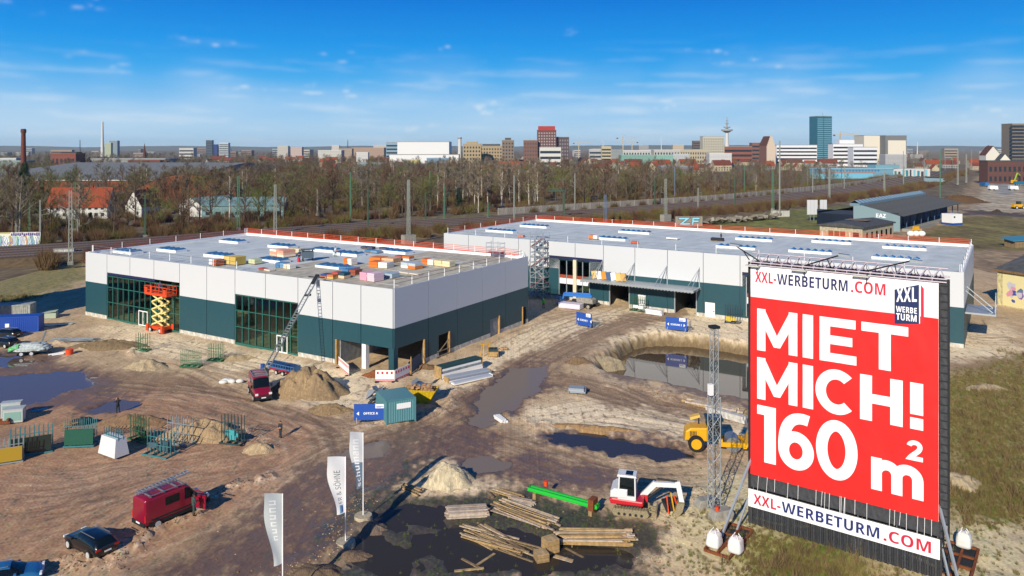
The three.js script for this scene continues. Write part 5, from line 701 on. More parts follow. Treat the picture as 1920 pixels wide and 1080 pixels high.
{ const p = onGround(790, 752), t = thing('waste_skip', 'yellow waste skip heaped with rubble and sheet metal', 'skip', p, -.15), m = M('#dcb80e', .5, 0, T.dirt, 2); part('tub', m, t, (b) => { const q = (x, y, z) => V3(x, y, z); const lo = [[-1.1, -.75], [1.1, -.75], [1.1, .75], [-1.1, .75]], hi = [[-1.9, -.95], [1.9, -.95], [1.9, .95], [-1.9, .95]]; for (let i = 0; i < 4; i++) { const j = (i + 1) % 4; b.quad(q(lo[i][0], .1, lo[i][1]), q(hi[i][0], 1.5, hi[i][1]), q(hi[j][0], 1.5, hi[j][1]), q(lo[j][0], .1, lo[j][1])); b.quad(q(lo[i][0] * .95, .12, lo[i][1] * .95), q(lo[j][0] * .95, .12, lo[j][1] * .95), q(hi[j][0] * .95, 1.5, hi[j][1] * .95), q(hi[i][0] * .95, 1.5, hi[i][1] * .95)); b.bar(q(hi[i][0], 1.5, hi[i][1]), q(hi[j][0], 1.5, hi[j][1]), .1, .12); } b.bx(-1.1, 1.1, .05, .14, -.75, .75); }); part('rubble', M('#c49a72', .95, 0, T.dirt, .7), t, (b) => { for (let i = 0; i < 46; i++) b.box(rr(-1.4, 1.5), 1.3 + rr(0, .55), rr(-.7, .7), rr(.3, .8), rr(.1, .35), rr(.2, .5), rr(0, 3), rr(-.6, .6)); }); part('sheet_metal', C.steel, t, (b) => { for (let i = 0; i < 6; i++) b.box(-.9 + i * .5, 2.0 + rr(-.2, .3), -.4, .9, .04, 1.1, rr(-.5, .5), rr(-.9, .9)); }); }
function barrier(label, A, B) { const a = onGround(...A), e = onGround(...B), w = a.distanceTo(e), t = thing('road_barrier', label, 'barrier', a.clone().lerp(e, .5), headTo(a, e)); t.position.y = Math.max(a.y, e.y); const bd = part('board', C.white2, t, (b) => { b.bx(-w / 2, w / 2, .15, 1.5, -.03, .03); }); const n = Math.max(3, Math.round(w / .55)); for (let i = 0; i < n; i++) part('red_mark', M('#c81e35', .5), bd, (b) => { const x = -w / 2 + w * (i + .5) / n; b.bx(x - .13, x + .13, 1.0, 1.32, .03, .045); }); part('red_band', M('#d2475a', .5), bd, (b) => b.bx(-w / 2, w / 2, .2, .34, .03, .045)); for (const x of [-.45, .45]) part('foot', C.rubber, t, (b) => b.box(x * w, .06, 0, .3, .12, .8)); }
barrier('red and white barrier board facing the camera at the hall corner', [704, 716], [739, 716]); barrier('red and white barrier board turned to the right at the hall corner', [740, 716], [768, 703]); barrier('red and white barrier left of the corner opening', [635, 688], [654, 705]);
{ const a = onGround(768, 702), e = onGround(790, 684), t = thing('mesh_fence', 'leaning dark fence panel beside the corner opening', 'fence', a.clone().lerp(e, .5), headTo(a, e)), w = a.distanceTo(e); part('panel', M('#4f565e', .7), t, (b) => b.box(0, .9, 0, w, 1.5, .06, 0, 0, -.3)); part('post', C.wood, t, (b) => b.box(-w / 2, 1.2, .2, .12, 2.4, .12)); }
function panelStack(label, A, B, wid, n, h, mats2, endm) { const a = onGround(...A), e = onGround(...B), len = a.distanceTo(e), t = thing('panel_stack', label, 'panels', a.clone().lerp(e, .5), headTo(a, e)); t.position.y = (a.y + e.y) / 2; for (let i = 0; i < n; i++) part('panel', mats2[i % mats2.length], t, (b) => b.box(rr(-.15, .15), .15 + h * (i + .5), rr(-.05, .05), len * rr(.95, 1), h * .94, wid)); for (const x of [-1, 1]) part('end_cap', endm, t, (b) => b.box(x * len * .51, .15 + n * h / 2, 0, .06, n * h, wid * 1.02)); for (const x of [-.3, .3]) part('bearer', boards[3], t, (b) => b.box(x * len, .07, 0, .14, .15, wid)); }
panelStack('tall crated stack of dark topped wall panels beside the hall', [822, 710], [898, 690], 1.4, 5, .3, [C.white2, C.white2, C.grey, C.white2, M('#27484a', .5)], boards[0]); panelStack('stack of white and grey wall panels in front of the crated stack', [838, 718], [916, 702], 1.1, 3, .22, [C.white2, M('#8d95a3', .4), M('#a4acb8', .4)], boards[0]); panelStack('thin white panels lying nearest the road', [850, 724], [920, 708], .8, 2, .16, [C.white2, M('#b9c0cc', .4)], C.white2);
panelStack('grey pallet of slabs by itself on the sand', [1068, 736], [1098, 738], 1.3, 3, .2, [M('#8d98a4', .7), M('#9aa4ae', .7)], M('#8d98a4', .7)); panelStack('small yellow crate with dark lid on the sand beside the hall', [916, 668], [934, 668], 1.2, 3, .35, [boards[0], boards[0], M('#27383a', .5)], boards[0]); panelStack('white profile bundle beside the boom lift', [1052, 576], [1090, 580], 1.8, 3, .3, [M('#d8cde0', .5), C.white2], C.white2); panelStack('white bricks on a low pallet along the long hall wall', [1212, 588], [1242, 592], .9, 3, .3, [M('#e0e2e6', .6), M('#cfd4dc', .6)], C.white2);
{ const t = thing('saw_horse', 'yellow saw horse behind the small yellow crate', 'saw horse', onGround(911, 666), .5); for (const x of [-.6, .6]) for (const z of [-.3, .3]) part('leg', C.yellow, t, (b) => b.bar(V3(x, 0, z * 1.6), V3(x * .8, 1.7, z * .4), .08)); part('beam', C.yellow, t, (b) => b.bar(V3(-.8, 1.7, 0), V3(.8, 1.7, 0), .14)); }
{ const t = thing('pallet_debris', 'low pallet with stones and bottles right of the yellow crate', 'pallet', onGround(945, 656), .3); part('pallet', boards[1], t, (b) => { for (let i = 0; i < 5; i++) b.box(0, .14, -.5 + i * .25, 1.2, .03, .12); for (const x of [-.5, 0, .5]) b.box(x, .06, 0, .1, .1, 1.1); }); part('stones', M('#c09a78', .9), t, (b) => { for (let i = 0; i < 14; i++) b.box(rr(-.5, .5), .25, rr(-.4, .4), .25, .18, .2, rr(0, 3)); }); }
{ const a = onGround(515, 700), t = thing('trailer_frame', 'blue steel trailer frame standing behind the ladder van', 'trailer', onGround(532, 700), fa.turn); part('frame', M('#3d6ea3', .5, .2), t, (b) => { for (const z of [-.6, .6]) { b.bx(-2.4, 2.4, .8, .95, z - .05, z + .05); b.bx(-2.4, 2.4, 1.3, 1.4, z - .05, z + .05); } for (let i = 0; i <= 10; i++) { b.bx(-2.4 + i * .48, -2.3 + i * .48, .8, 1.4, -.62, .62); } }); part('load', M('#8b2238', .6), t, (b) => b.bx(-2.2, 1.6, .45, .8, -.5, .5)); wheels(t, [[-.6, .7], [.6, .7], [-.6, -.7], [.6, -.7]], .3, .2); part('water_barrel', C.blue, t, (b) => b.cyl(-2.9, .6, 1.0, .3, 1.1, 14)); }
{ const t = thing('debris_pile', 'white sacks and scrap lying left of the ladder van', 'debris', onGround(435, 718), .2); part('sack', M('#d9dbd6', .9), t, (b) => { for (let i = 0; i < 6; i++) b.geo(new THREE.SphereGeometry(1, 10, 7), new THREE.Matrix4().compose(V3(rr(-1, 1), .25, rr(-.5, .5)), new THREE.Quaternion(), V3(rr(.3, .6), .28, rr(.25, .4)))); }); part('scrap', C.blackSteel, t, (b) => { for (let i = 0; i < 7; i++) b.box(rr(.2, 1.4), .15, rr(-.5, .5), .6, .1, .1, rr(0, 3), .2); }); }
{ const t = thing('debris_pile', 'scrap boards and a dark tarpaulin lump behind the left racks', 'debris', onGround(148, 797), .4); part('tarpaulin', M('#20242c', .8), t, (b) => { for (let i = 0; i < 7; i++) b.geo(new THREE.SphereGeometry(1, 10, 7), new THREE.Matrix4().compose(V3(rr(-.3, 1), .35, rr(-.5, .4)), new THREE.Quaternion(), V3(rr(.3, .6), .4, rr(.25, .5)))); }); part('board', boards[0], t, (b) => { for (let i = 0; i < 6; i++) b.box(rr(-1.3, 0), .25 + i * .05, rr(-.4, .8), 1.4, .05, .2, rr(-.6, .6), .1); }); }
{ const t = thing('debris_pile', 'orange bucket, white sticks and scrap at the churned earth', 'debris', onGround(118, 664), .1); part('bucket', C.orange, t, (b) => b.cyl(.9, .4, 0, .5, .7, 14, 'y', 1.1)); part('stick', C.white2, t, (b) => { b.bar(V3(-1.8, .15, .5), V3(.4, .3, -.4), .16); b.bar(V3(-1.2, .12, .7), V3(.2, .2, .2), .14); }); }
{ const t = thing('debris_pile', 'long grey scrap profiles lying right of the cars', 'debris', onGround(140, 640), .05); part('profile', M('#8e98a0', .5, .4), t, (b) => { for (let i = 0; i < 14; i++) b.bar(V3(rr(-4, -2), rr(.1, .6), rr(-1, 1)), V3(rr(2, 4), rr(.1, .6), rr(-1, 1)), .1); b.bar(V3(-4.6, 0, .8), V3(-4.1, 1.8, .4), .25); }); }
function unitBox(label, px, py, turn, w, h, d) { const t = thing('equipment_box', label, 'box', onGround(px, py), turn); part('housing', M('#c5ccca', .45, .2, T.fine, 1), t, (b) => { b.bx(-w / 2, w / 2, .1, h, -d / 2, d / 2); b.bx(-w / 2 - .05, w / 2 + .05, h, h + .08, -d / 2 - .05, d / 2 + .05); }); part('side_panel', M('#7fa79e', .5), t, (b) => b.bx(-w / 2 + .15, w / 2 - .15, .3, h - .25, d / 2, d / 2 + .02)); part('foot', C.blackSteel, t, (b) => b.bx(-w / 2 + .1, w / 2 - .1, 0, .1, -d / 2 + .1, d / 2 - .1)); }
unitBox('grey metal box farther from the racks near the left edge', 27, 790, .3, 1.9, 1.5, 1.2); unitBox('low grey metal box just behind the first box near the left edge', 22, 782, .3, 1.9, 1.7, .9);
{ const t = thing('timber_cradle', 'brown timber cradle touching the left picture edge', 'timber', onGround(3, 794), .2); part('bearer', C.rust, t, (b) => { for (const z of [-.4, .4]) b.bx(-1, 1, .1, .4, z - .1, z + .1); for (const x of [-.8, .8]) b.bx(x - .1, x + .1, .4, .65, -.6, .6); }); }
function container(label, A, turn, w, d, h, m, y = 0) { const p = onGround(...A); p.y += y; const t = thing('shipping_container', label, 'container', p, turn); part('box', m, t, (b) => b.bx(-w / 2, w / 2, .1, h, -d / 2, d / 2)); for (let i = 0; i < w / .3 - 1; i++) part('corrugation', m, t, (b) => b.bx(-w / 2 + .12 + i * .3, -w / 2 + .27 + i * .3, .25, h - .15, d / 2, d / 2 + .05)); part('corner_frame', m, t, (b) => { for (const x of [-w / 2, w / 2]) b.bx(x - .08, x + .08, 0, h + .03, d / 2 - .1, d / 2 + .07); b.bx(-w / 2, w / 2, h - .12, h + .04, d / 2, d / 2 + .07); }); return t; }
const cblue = M('#1e4fb0', .5, .1, T.fine, 2), nb = container('blue corrugated shipping container at the left edge', [20, 622], .22, 9, 2.6, 2.7, cblue); part('notice', C.white2, nb, (b) => b.bx(-.3, .3, 1.1, 1.7, 1.36, 1.38));
container('pale grey roofed container behind the blue one', [8, 600], .22, 9, 3, 2.8, M('#b9bcb4', .6, 0, T.dirt, 3));
boardStack('timber_pile', 'orange brown timber beams in front of the blue container', [38, 621], [76, 612], 4, 3, .3, .28, [M('#a0643a', .8, 0, T.wood, 1.2)], .1);
{ const t = thing('sheeted_trailer', 'flat trailer under a crumpled white and green sheet', 'trailer', onGround(57, 664), .25), g = new THREE.SphereGeometry(1, 40, 24, 0, 7, 0, 1.6), P = g.attributes.position; for (let i = 0; i < P.count; i++) { const v = V3().fromBufferAttribute(P, i), k = 1 + .12 * n3(v.x * 3, v.y * 3, v.z * 3) + .06 * n3(v.x * 8, v.y * 8, v.z * 8); P.setXYZ(i, Math.sign(v.x) * Math.pow(Math.abs(v.x), .6) * 2.6 * k, .75 + v.y * .85 * k, Math.sign(v.z) * Math.pow(Math.abs(v.z), .6) * 1.3 * k); } g.computeVertexNormals(); finish(boxUV(g), 'sheet', M('#cfdbdc', .5, 0, T.dirt, 2), t); part('deck', C.blackSteel, t, (b) => b.bx(-2.6, 2.6, .55, .75, -1.2, 1.2)); part('green_sheet', M('#5fae6a', .6), t, (b) => b.box(-1.9, 1.25, .9, 1.4, .05, .9, .2, .3, .5)); wheels(t, [[-.8, 1.1], [.5, 1.1], [-.8, -1.1], [.5, -1.1]], .36, .24); }
{ const t = thing('tool_box', 'pale green toolbox by the blue container end', 'box', onGround(90, 596), .3); part('box', M('#a9b8a4', .6), t, (b) => { b.bx(-1.4, 1.4, .1, 1.0, -.8, .8); b.box(0, 1.1, 0, 2.9, .06, 1.8, 0, .12); }); }
{ const t = thing('sheet_stack', 'pale flat sheets lying on the earth right of the blue container', 'panels', onGround(104, 609), .1); for (let i = 0; i < 5; i++) part('sheet', M('#b9c3b8', .5), t, (b) => b.box(-1.6 + i * .9, .08 + i * .04, rr(-.4, .4), 1.6, .04, 1.2, rr(-.2, .2))); }
// scaffold stair tower between the halls
{ const p = onGround(1012, 558), t = thing('scaffold_tower', 'steel scaffold stair tower standing at the long hall wall', 'scaffold', p, fb.turn), W = 3.0, D2 = 2.4, hh = 13.2; for (const x of [0, 1.2, W]) for (const z of [0, D2]) part('standard', C.galv, t, (b) => b.rod(V3(x - W / 2, -.1, z - D2 / 2), V3(x - W / 2, hh, z - D2 / 2), .09)); for (let i = 0; i < 6; i++) { const y = .3 + i * 2; part('deck', C.galv, t, (b) => b.bx(-W / 2, W / 2, y + 1.9, y + 1.98, -D2 / 2, 0)); part('stair_flight', C.galv, t, (b) => { const s = i % 2 ? 1 : -1; for (const z of [.15, .95]) b.bar(V3(-s * 1.2, y, z), V3(s * 1.2, y + 1.95, z), .1, .22); for (let k = 1; k < 8; k++) b.box(lerp(-s * 1.2, s * 1.2, k / 8), y + 1.95 * k / 8, .55, .24, .04, .8); }); part('brace', i % 2 ? M('#b05a5a', .5, .3) : C.galv, t, (b) => { b.rod(V3(-W / 2, y, D2 / 2), V3(W / 2, y + 2, D2 / 2), .08); b.rod(V3(W / 2, y, -D2 / 2), V3(W / 2, y + 2, D2 / 2), .08); }); part('ledger', C.galv, t, (b) => { for (const q of [.9, 1.9]) { b.rod(V3(-W / 2, y + q, D2 / 2), V3(W / 2, y + q, D2 / 2), .07); b.rod(V3(W / 2, y + q, -D2 / 2), V3(W / 2, y + q, D2 / 2), .07); b.rod(V3(-W / 2, y + q, -D2 / 2), V3(-W / 2, y + q, D2 / 2), .07); } }); } part('outrigger', C.galv, t, (b) => { b.rod(V3(-W / 2, 8, D2 / 2), V3(-W / 2 - 3, 0, D2 / 2 + .5), .08); b.rod(V3(-W / 2, 5, D2 / 2), V3(-W / 2 - 3, 9, -D2 / 2), .04); }); }
{ // small railed platform on the left hall roof at its far right corner
  const q = inHall(fa, fa.len - 5.5, RH - .3, -DA + 1.6), t = thing('roof_platform', 'small railed steel platform on the far right roof corner of the left hall', 'scaffold', q, fa.turn); for (const x of [-1.4, 0, 1.4]) for (const z of [-.8, .8]) part('post', C.galv, t, (b) => b.rod(V3(x, 0, z), V3(x, 2.6, z), .045)); for (const y of [1, 1.7, 2.4]) part('rail', C.galv, t, (b) => { for (const z of [-.8, .8]) b.rod(V3(-1.4, y, z), V3(1.4, y, z), .035); for (const x of [-1.4, 1.4]) b.rod(V3(x, y, -.8), V3(x, y, .8), .035); }); part('deck', M('#a34a44', .7), t, (b) => b.bx(-1.4, 1.4, .7, .78, -.8, .8)); }
{ const p = inHall(fb, fb.s(1150), 5.12, 2), t = thing('insulation_pack', 'yellow and white insulation boards leaning on the canopy of the long hall', 'insulation', p, fb.turn); for (let i = 0; i < 7; i++) part('board', [M('#d9b674', .8), C.white2, M('#d98a2e', .7), M('#3d5a80', .6), C.white2, M('#d9b674', .8), M('#c9a25c', .8)][i], t, (b) => b.box(-3 + i * 1.0, .75, 0, .95, 1.4, .5, .1, .15)); }
{ const c = new THREE.Color(); // cable drums and pipes of grey between hall and barrier
  for (const [i, [px, py, l]] of [[712, 748, 'grey sheet metal offcuts behind the teal container'], [700, 758, 'bent grey ducts behind the office sign']].entries()) { const t = thing('scrap_metal', l, 'scrap', onGround(px, py), .4 * i); part('sheet', C.steel, t, (b) => { for (let k = 0; k < 7; k++) b.box(rr(-.8, .8), .5 + rr(0, .6), rr(-.4, .4), 1.2, .04, .7, rr(-1, 1), rr(-1, 1)); }); part('duct', M('#3a4048', .6), t, (b) => b.rod(V3(-.6, .2, .2), V3(.7, 1.2, -.2), .18, .18, 10)); } }
// ---------------------------------------------------------------- materials on the roof of hall A
function roofStack(label, px, py, w, d, h, n, set, y = RH - .4, fr = fa, name = 'insulation_stack') { h *= .72; const p = G(px, py, y), t = thing(name, label, 'material', p, fr.turn + rr(-.15, .15)); part('pallet', boards[1], t, (b) => { for (let i = 0; i < 5; i++) b.box(0, .13, -d / 2 + d * (i + .5) / 5, w, .04, d / 7); for (const x of [-.42, 0, .42]) b.box(x * w, .055, 0, .1, .11, d); }); for (let i = 0; i < n; i++) for (let k = 0; k < 2; k++) part('bale', set[(i * 2 + k) % set.length], t, (b) => b.box((k - .5) * w * .5 + rr(-.03, .03), .16 + h * (i + .5) / n, rr(-.04, .04), w * .47, h / n * .94, d * .96)); }
const or = [M('#d87a2a', .55), M('#e9e2d8', .6), M('#d9702a', .55), M('#ece6dc', .6)], ye2 = [M('#d8bf6e', .8), M('#c9ab57', .8)], pk = [M('#d59fb4', .6), M('#e2c3cc', .6)], sal = [M('#e5b294', .7), M('#f0dcc6', .7), M('#dd9a80', .7)], gy = [M('#b9c6cd', .5), M('#a9b8c1', .5)], bl2 = [M('#4b7ba8', .5), M('#6f97b8', .5)];
for (const a of [['white and rust roll pair at the front roof edge, leftmost on the roof', 406, 498, 1.8, 1.6, 1.3, 2, [C.white2, M('#b5572a', .6)]], ['yellow timber stack by the front roof edge', 440, 496, 3.0, 2.2, 1.7, 4, ye2], ['pale green block right of the yellow timber stack', 479, 495, 1.8, 1.5, 1.0, 2, [M('#c3c8a0', .6)]], ['large salmon and cream wrapped stack in the roof middle', 530, 481, 4.2, 2.6, 1.6, 3, sal], ['cream insulation stack behind the salmon stack', 556, 474, 2.8, 1.6, 1.0, 2, [M('#d9cfae', .7)]], ['blue crate and white drum at the front edge, roof centre', 530, 503, 1.8, 1.4, 1.1, 2, bl2], ['small cream roll right of the blue crate', 543, 505, 1.6, 1.2, 1.0, 2, [M('#d9cdb8', .7), M('#e8e2d4', .7)]], ['white and orange bale standing alone in mid roof', 657, 497, 1.9, 1.4, 1.4, 2, or], ['wide orange insulation pile, farthest of the orange ones', 722, 491, 5.0, 2.4, .9, 2, [or[0], M('#e0b384', .6)]], ['orange and white bales in front of the wide orange pile', 715, 502, 3.6, 2.0, 1.2, 2, or], ['row of tilted orange white striped rolls', 758, 489, 3.2, 1.4, 1.0, 2, [or[0], C.white2, M('#a35a5e', .6)]], ['grey topped white bale with orange side', 772, 504, 3.2, 1.8, 1.2, 2, [C.white2, or[0], gy[0], gy[0]]], ['orange and white rolls beside the cream block', 806, 497, 2.6, 1.4, 1.2, 2, or], ['cream block stack at the right of the orange piles', 834, 500, 3.2, 1.6, 1.2, 2, [M('#e3cf9e', .7), M('#e6d6ae', .7)]], ['pink slatted pallets near the front right roof corner', 697, 527, 3.0, 2.0, 1.6, 4, pk], ['pale blue grey box near the front right roof corner', 728, 521, 3.0, 1.8, .9, 1, gy], ['low pile of coloured sacks beside the ladder top', 618, 523, 2.4, 1.4, .8, 2, [M('#c8743f', .7), M('#c9b26a', .7), M('#37508a', .7)]], ['dark teal and cream sacks right of the ladder top', 640, 522, 2.4, 1.4, 1.1, 2, [M('#1f4d5c', .6), M('#e0c2a6', .7), M('#b34e50', .6)]], ['blue sheets and rust drum behind the teal sacks', 660, 515, 2.6, 1.6, 1.0, 2, [bl2[0], M('#9a5038', .7)]], ['flat blue membrane rolls in mid roof', 655, 508, 3.2, 1.4, .7, 2, bl2], ['low blue sheet stack near the rear skylights', 700, 474, 3.4, 1.4, .5, 1, bl2], ['dark rolls near the rear roof edge', 690, 467, 2.6, 1.2, .5, 1, [M('#3c4a66', .6)]], ['small dark rolls right of the rear skylight', 720, 468, 1.8, 1, .4, 1, [M('#46536c', .6)]], ['red and cream boards flat on the front roof edge', 500, 508, 3.2, 1.0, .3, 1, [M('#b0483a', .7), M('#d8cfc0', .7)]], ['long pale boards flat in front of the orange piles', 770, 515, 4.2, .9, .25, 1, [M('#cfc9bc', .7)]]]) roofStack(...a);
{ const p = G(577, 489, RH - .4), t = thing('roofing_machine', 'grey roofing machine on legs in the roof middle', 'machine', p, .4); part('housing', M('#5d6d78', .5, .3), t, (b) => { b.bx(-.9, .9, .5, 1.6, -.6, .6); b.bx(-1.1, 1.1, 1.9, 2.0, -.7, .7); }); for (const x of [-.8, .8]) for (const z of [-.5, .5]) part('leg', C.blackSteel, t, (b) => b.bx(x - .06, x + .06, 0, 1.95, z - .06, z + .06)); part('red_can', M('#c8243a', .5), t, (b) => b.cyl(-1.6, .35, .9, .25, .7, 12)); }
for (const a of [['orange and white bale on the long hall roof, left of a skylight', 1114, 449, 2.0, 1.4, 1.1, 1, or], ['small red heap on the front roof edge of the long hall', 1190, 457, 1.4, .9, .5, 1, [M('#c8553a', .7)]], ['small white pallet in the middle of the long hall roof', 1262, 449, 2.6, 1.4, .35, 1, [C.white2]], ['small red bag on the long hall roof above the scaffold', 977, 445, 1.4, .9, .5, 1, [M('#d08070', .7)]], ['black bags heaped on the long hall roof near the worker', 1345, 452, 2.6, 1.2, .7, 1, [M('#1b2030', .7)]]]) roofStack(...a, RH - .4, fb, 'roof_bale');

// ---------------------------------------------------------------- railway
const RY = 1.5, nearEdge = [[-240, 128], [-170, 172], [-128, 196], [-112, 206], [-48.7, 260], [0, 289], [51, 328], [129, 390], [181, 443], [257, 528], [353, 653], [550, 954], [760, 1330]];
const railCurve = new THREE.CatmullRomCurve3(nearEdge.map(([x, d]) => V3(x, 0, -d)), false, 'centripetal');
const RN = 160, rpts = railCurve.getSpacedPoints(RN), rnor = rpts.map((p, i) => { const a = rpts[Math.max(0, i - 1)], b = rpts[Math.min(RN, i + 1)], dx = b.x - a.x, dz = b.z - a.z, l = Math.hypot(dx, dz); return V3(dz / l, 0, -dx / l); });   // away from the site
const railAt = (i, off, y) => rpts[i].clone().addScaledVector(rnor[i], off).setY(y);
function ribbon(rows) { const pos = [], idx = [], K = rows.length; for (let i = 0; i <= RN; i++) for (const [o, y] of rows) { const p = railAt(i, o, y); pos.push(p.x, p.y, p.z); } for (let i = 0; i < RN; i++) for (let k = 0; k < K - 1; k++) { const a = i * K + k; idx.push(a, a + K, a + 1, a + 1, a + K, a + K + 1); } const g = new THREE.BufferGeometry(); g.setAttribute('position', new THREE.Float32BufferAttribute(pos, 3)); g.setIndex(idx); g.computeVertexNormals(); if (g.attributes.normal.getY(1) < 0) { const ix = g.index.array; for (let i = 0; i < ix.length; i += 3) { const t = ix[i + 1]; ix[i + 1] = ix[i + 2]; ix[i + 2] = t; } g.computeVertexNormals(); } return boxUV(g); }
tag(finish(ribbon([[-5, -.05], [-2.5, .6], [0, RY], [2, RY + .02], [14, RY + .05], [33, RY], [36, .5], [39, -.05]]), 'embankment', M('#7d6849', 1, 0, T.dirt, 7), scene), null, null, null, 'structure');
for (const [k, off] of [4, 9.5, 15, 21, 27].entries()) {
  tag(finish(ribbon([[off - 1.9, RY + .03], [off - 1.4, RY + .3], [off + 1.4, RY + .3], [off + 1.9, RY + .03]]), 'ballast_bed', M(k % 2 ? '#6e5545' : '#624c3f', 1, 0, T.dirt, 3), scene), null, null, null, 'structure');
  const t = tag(thing('railway_track'), ['railway track nearest to the halls', 'second railway track from the halls', 'middle railway track of the five', 'fourth railway track from the halls', 'railway track farthest from the halls, next to the barrier wall'][k], 'track');
  for (const s of [-.72, .72]) finish(ribbon([[off + s - .06, RY + .3], [off + s - .05, RY + .5], [off + s + .05, RY + .5], [off + s + .06, RY + .3]]), 'rail', M('#8b7f78', .35, .6), t);
  const sl = new THREE.InstancedMesh(boxUV(new THREE.BoxGeometry(.3, .2, 2.6)), M('#6f6053', .9), 900); sl.name = 'sleepers'; sl.userData.kind = 'stuff'; t.add(sl); const len = railCurve.getLength();
  for (let i = 0; i < 900; i++) { const u = .06 + i / 900 * .5, f = u * RN, a = Math.floor(f), p = railAt(a, off, RY + .33).lerp(railAt(a + 1, off, RY + .33), f - a), n = rnor[a]; sl.setMatrixAt(i, m4.compose(p, q4.setFromAxisAngle(UPV, Math.atan2(n.x, n.z)), V3(1, 1, 1))); }
}
// barrier wall beyond the tracks, panel by panel
{ const t = thing('noise_barrier', 'long pale concrete barrier wall running behind the railway tracks', 'wall'); const i0 = rpts.findIndex((p) => p.x > 8), ms = [M('#b3aca0', .9, 0, T.dirt, 3), M('#a69f94', .9, 0, T.dirt, 3), M('#bdb6aa', .9, 0, T.dirt, 3)]; for (let i = i0; i < RN - 14; i++) { const a = railAt(i, 34.5, RY - .4), e = railAt(i + 1, 34.5, RY - .4), n = Math.max(1, Math.round(a.distanceTo(e) / 5)); for (let k = 0; k < n; k++) { const p = a.clone().lerp(e, k / n), q = a.clone().lerp(e, (k + .97) / n); part('wall_panel', ms[(i * 3 + k) % 3], t, (b) => b.bar(p.clone().setY(RY + 1.2), q.clone().setY(RY + 1.2), .2, 3)); part('post', C.concrete, t, (b) => b.box(p.x, RY + 1.2, p.z, .35, 3.2, .35)); } } }
// masts: photograph x, foot y, top y, kind
const mastG = { green: M('#5f8a6c', .6, .3), pale: M('#a3a79c', .6, .3), slate: M('#7d8fa6', .5, .4), dark: M('#4c6a54', .6, .3) };
function mastGeo(kind, h, w) { const b = new MB(); if (kind === 'lattice') { for (const [x, z] of [[-1, -1], [1, -1], [1, 1], [-1, 1]]) b.bar(V3(x * w, 0, z * w), V3(x * w * .6, h, z * w * .6), .16); const n = Math.round(h / 1.1); for (let i = 0; i < n; i++) { const a = h * i / n, e = h * (i + 1) / n, k = w * (1 - .4 * i / n), s = i % 2 ? 1 : -1; b.bar(V3(-k * s, a, k), V3(k * s, e, k), .11); b.bar(V3(k, a, -k * s), V3(k, e, k * s), .11); } } else { b.ext([[-w, 0], [w, 0], [w * .6, h], [-w * .6, h]], -w * .7, w * .7); } return b; }
const nearLab = new Map();
function mast(px, py, ty, kind, color, label, opt = {}) {
  const p = G(px, py, RY), d = -p.z, h = (py - ty) * d / F, t = thing('railway_mast', label, 'mast', p, .6, opt.group);
  if (p.z > -190) p.y = 0;
  mastGeo(kind, h, opt.w ?? (kind === 'lattice' ? .42 : .26)).build('pole', mastG[color], t); part('footing', C.concrete, t, (b) => opt.block ? b.bx(-2, 2, -1.5, 1.3, -1.2, 1.2) : b.bx(-.6, .6, -.6, .25, -.6, .6));
  if (opt.arm !== 0) part('cantilever', mastG[color], t, (b) => { const s = opt.arm ?? (px % 2 ? 1 : -1); b.bar(V3(0, h * .72, 0), V3(s * 2.6, h * .80, 0), .10); b.bar(V3(0, h * .62, 0), V3(s * 2.6, h * .66, 0), .10); b.bar(V3(s * 2.5, h * .64, 0), V3(s * 2.5, h * .81, 0), .07); });
}
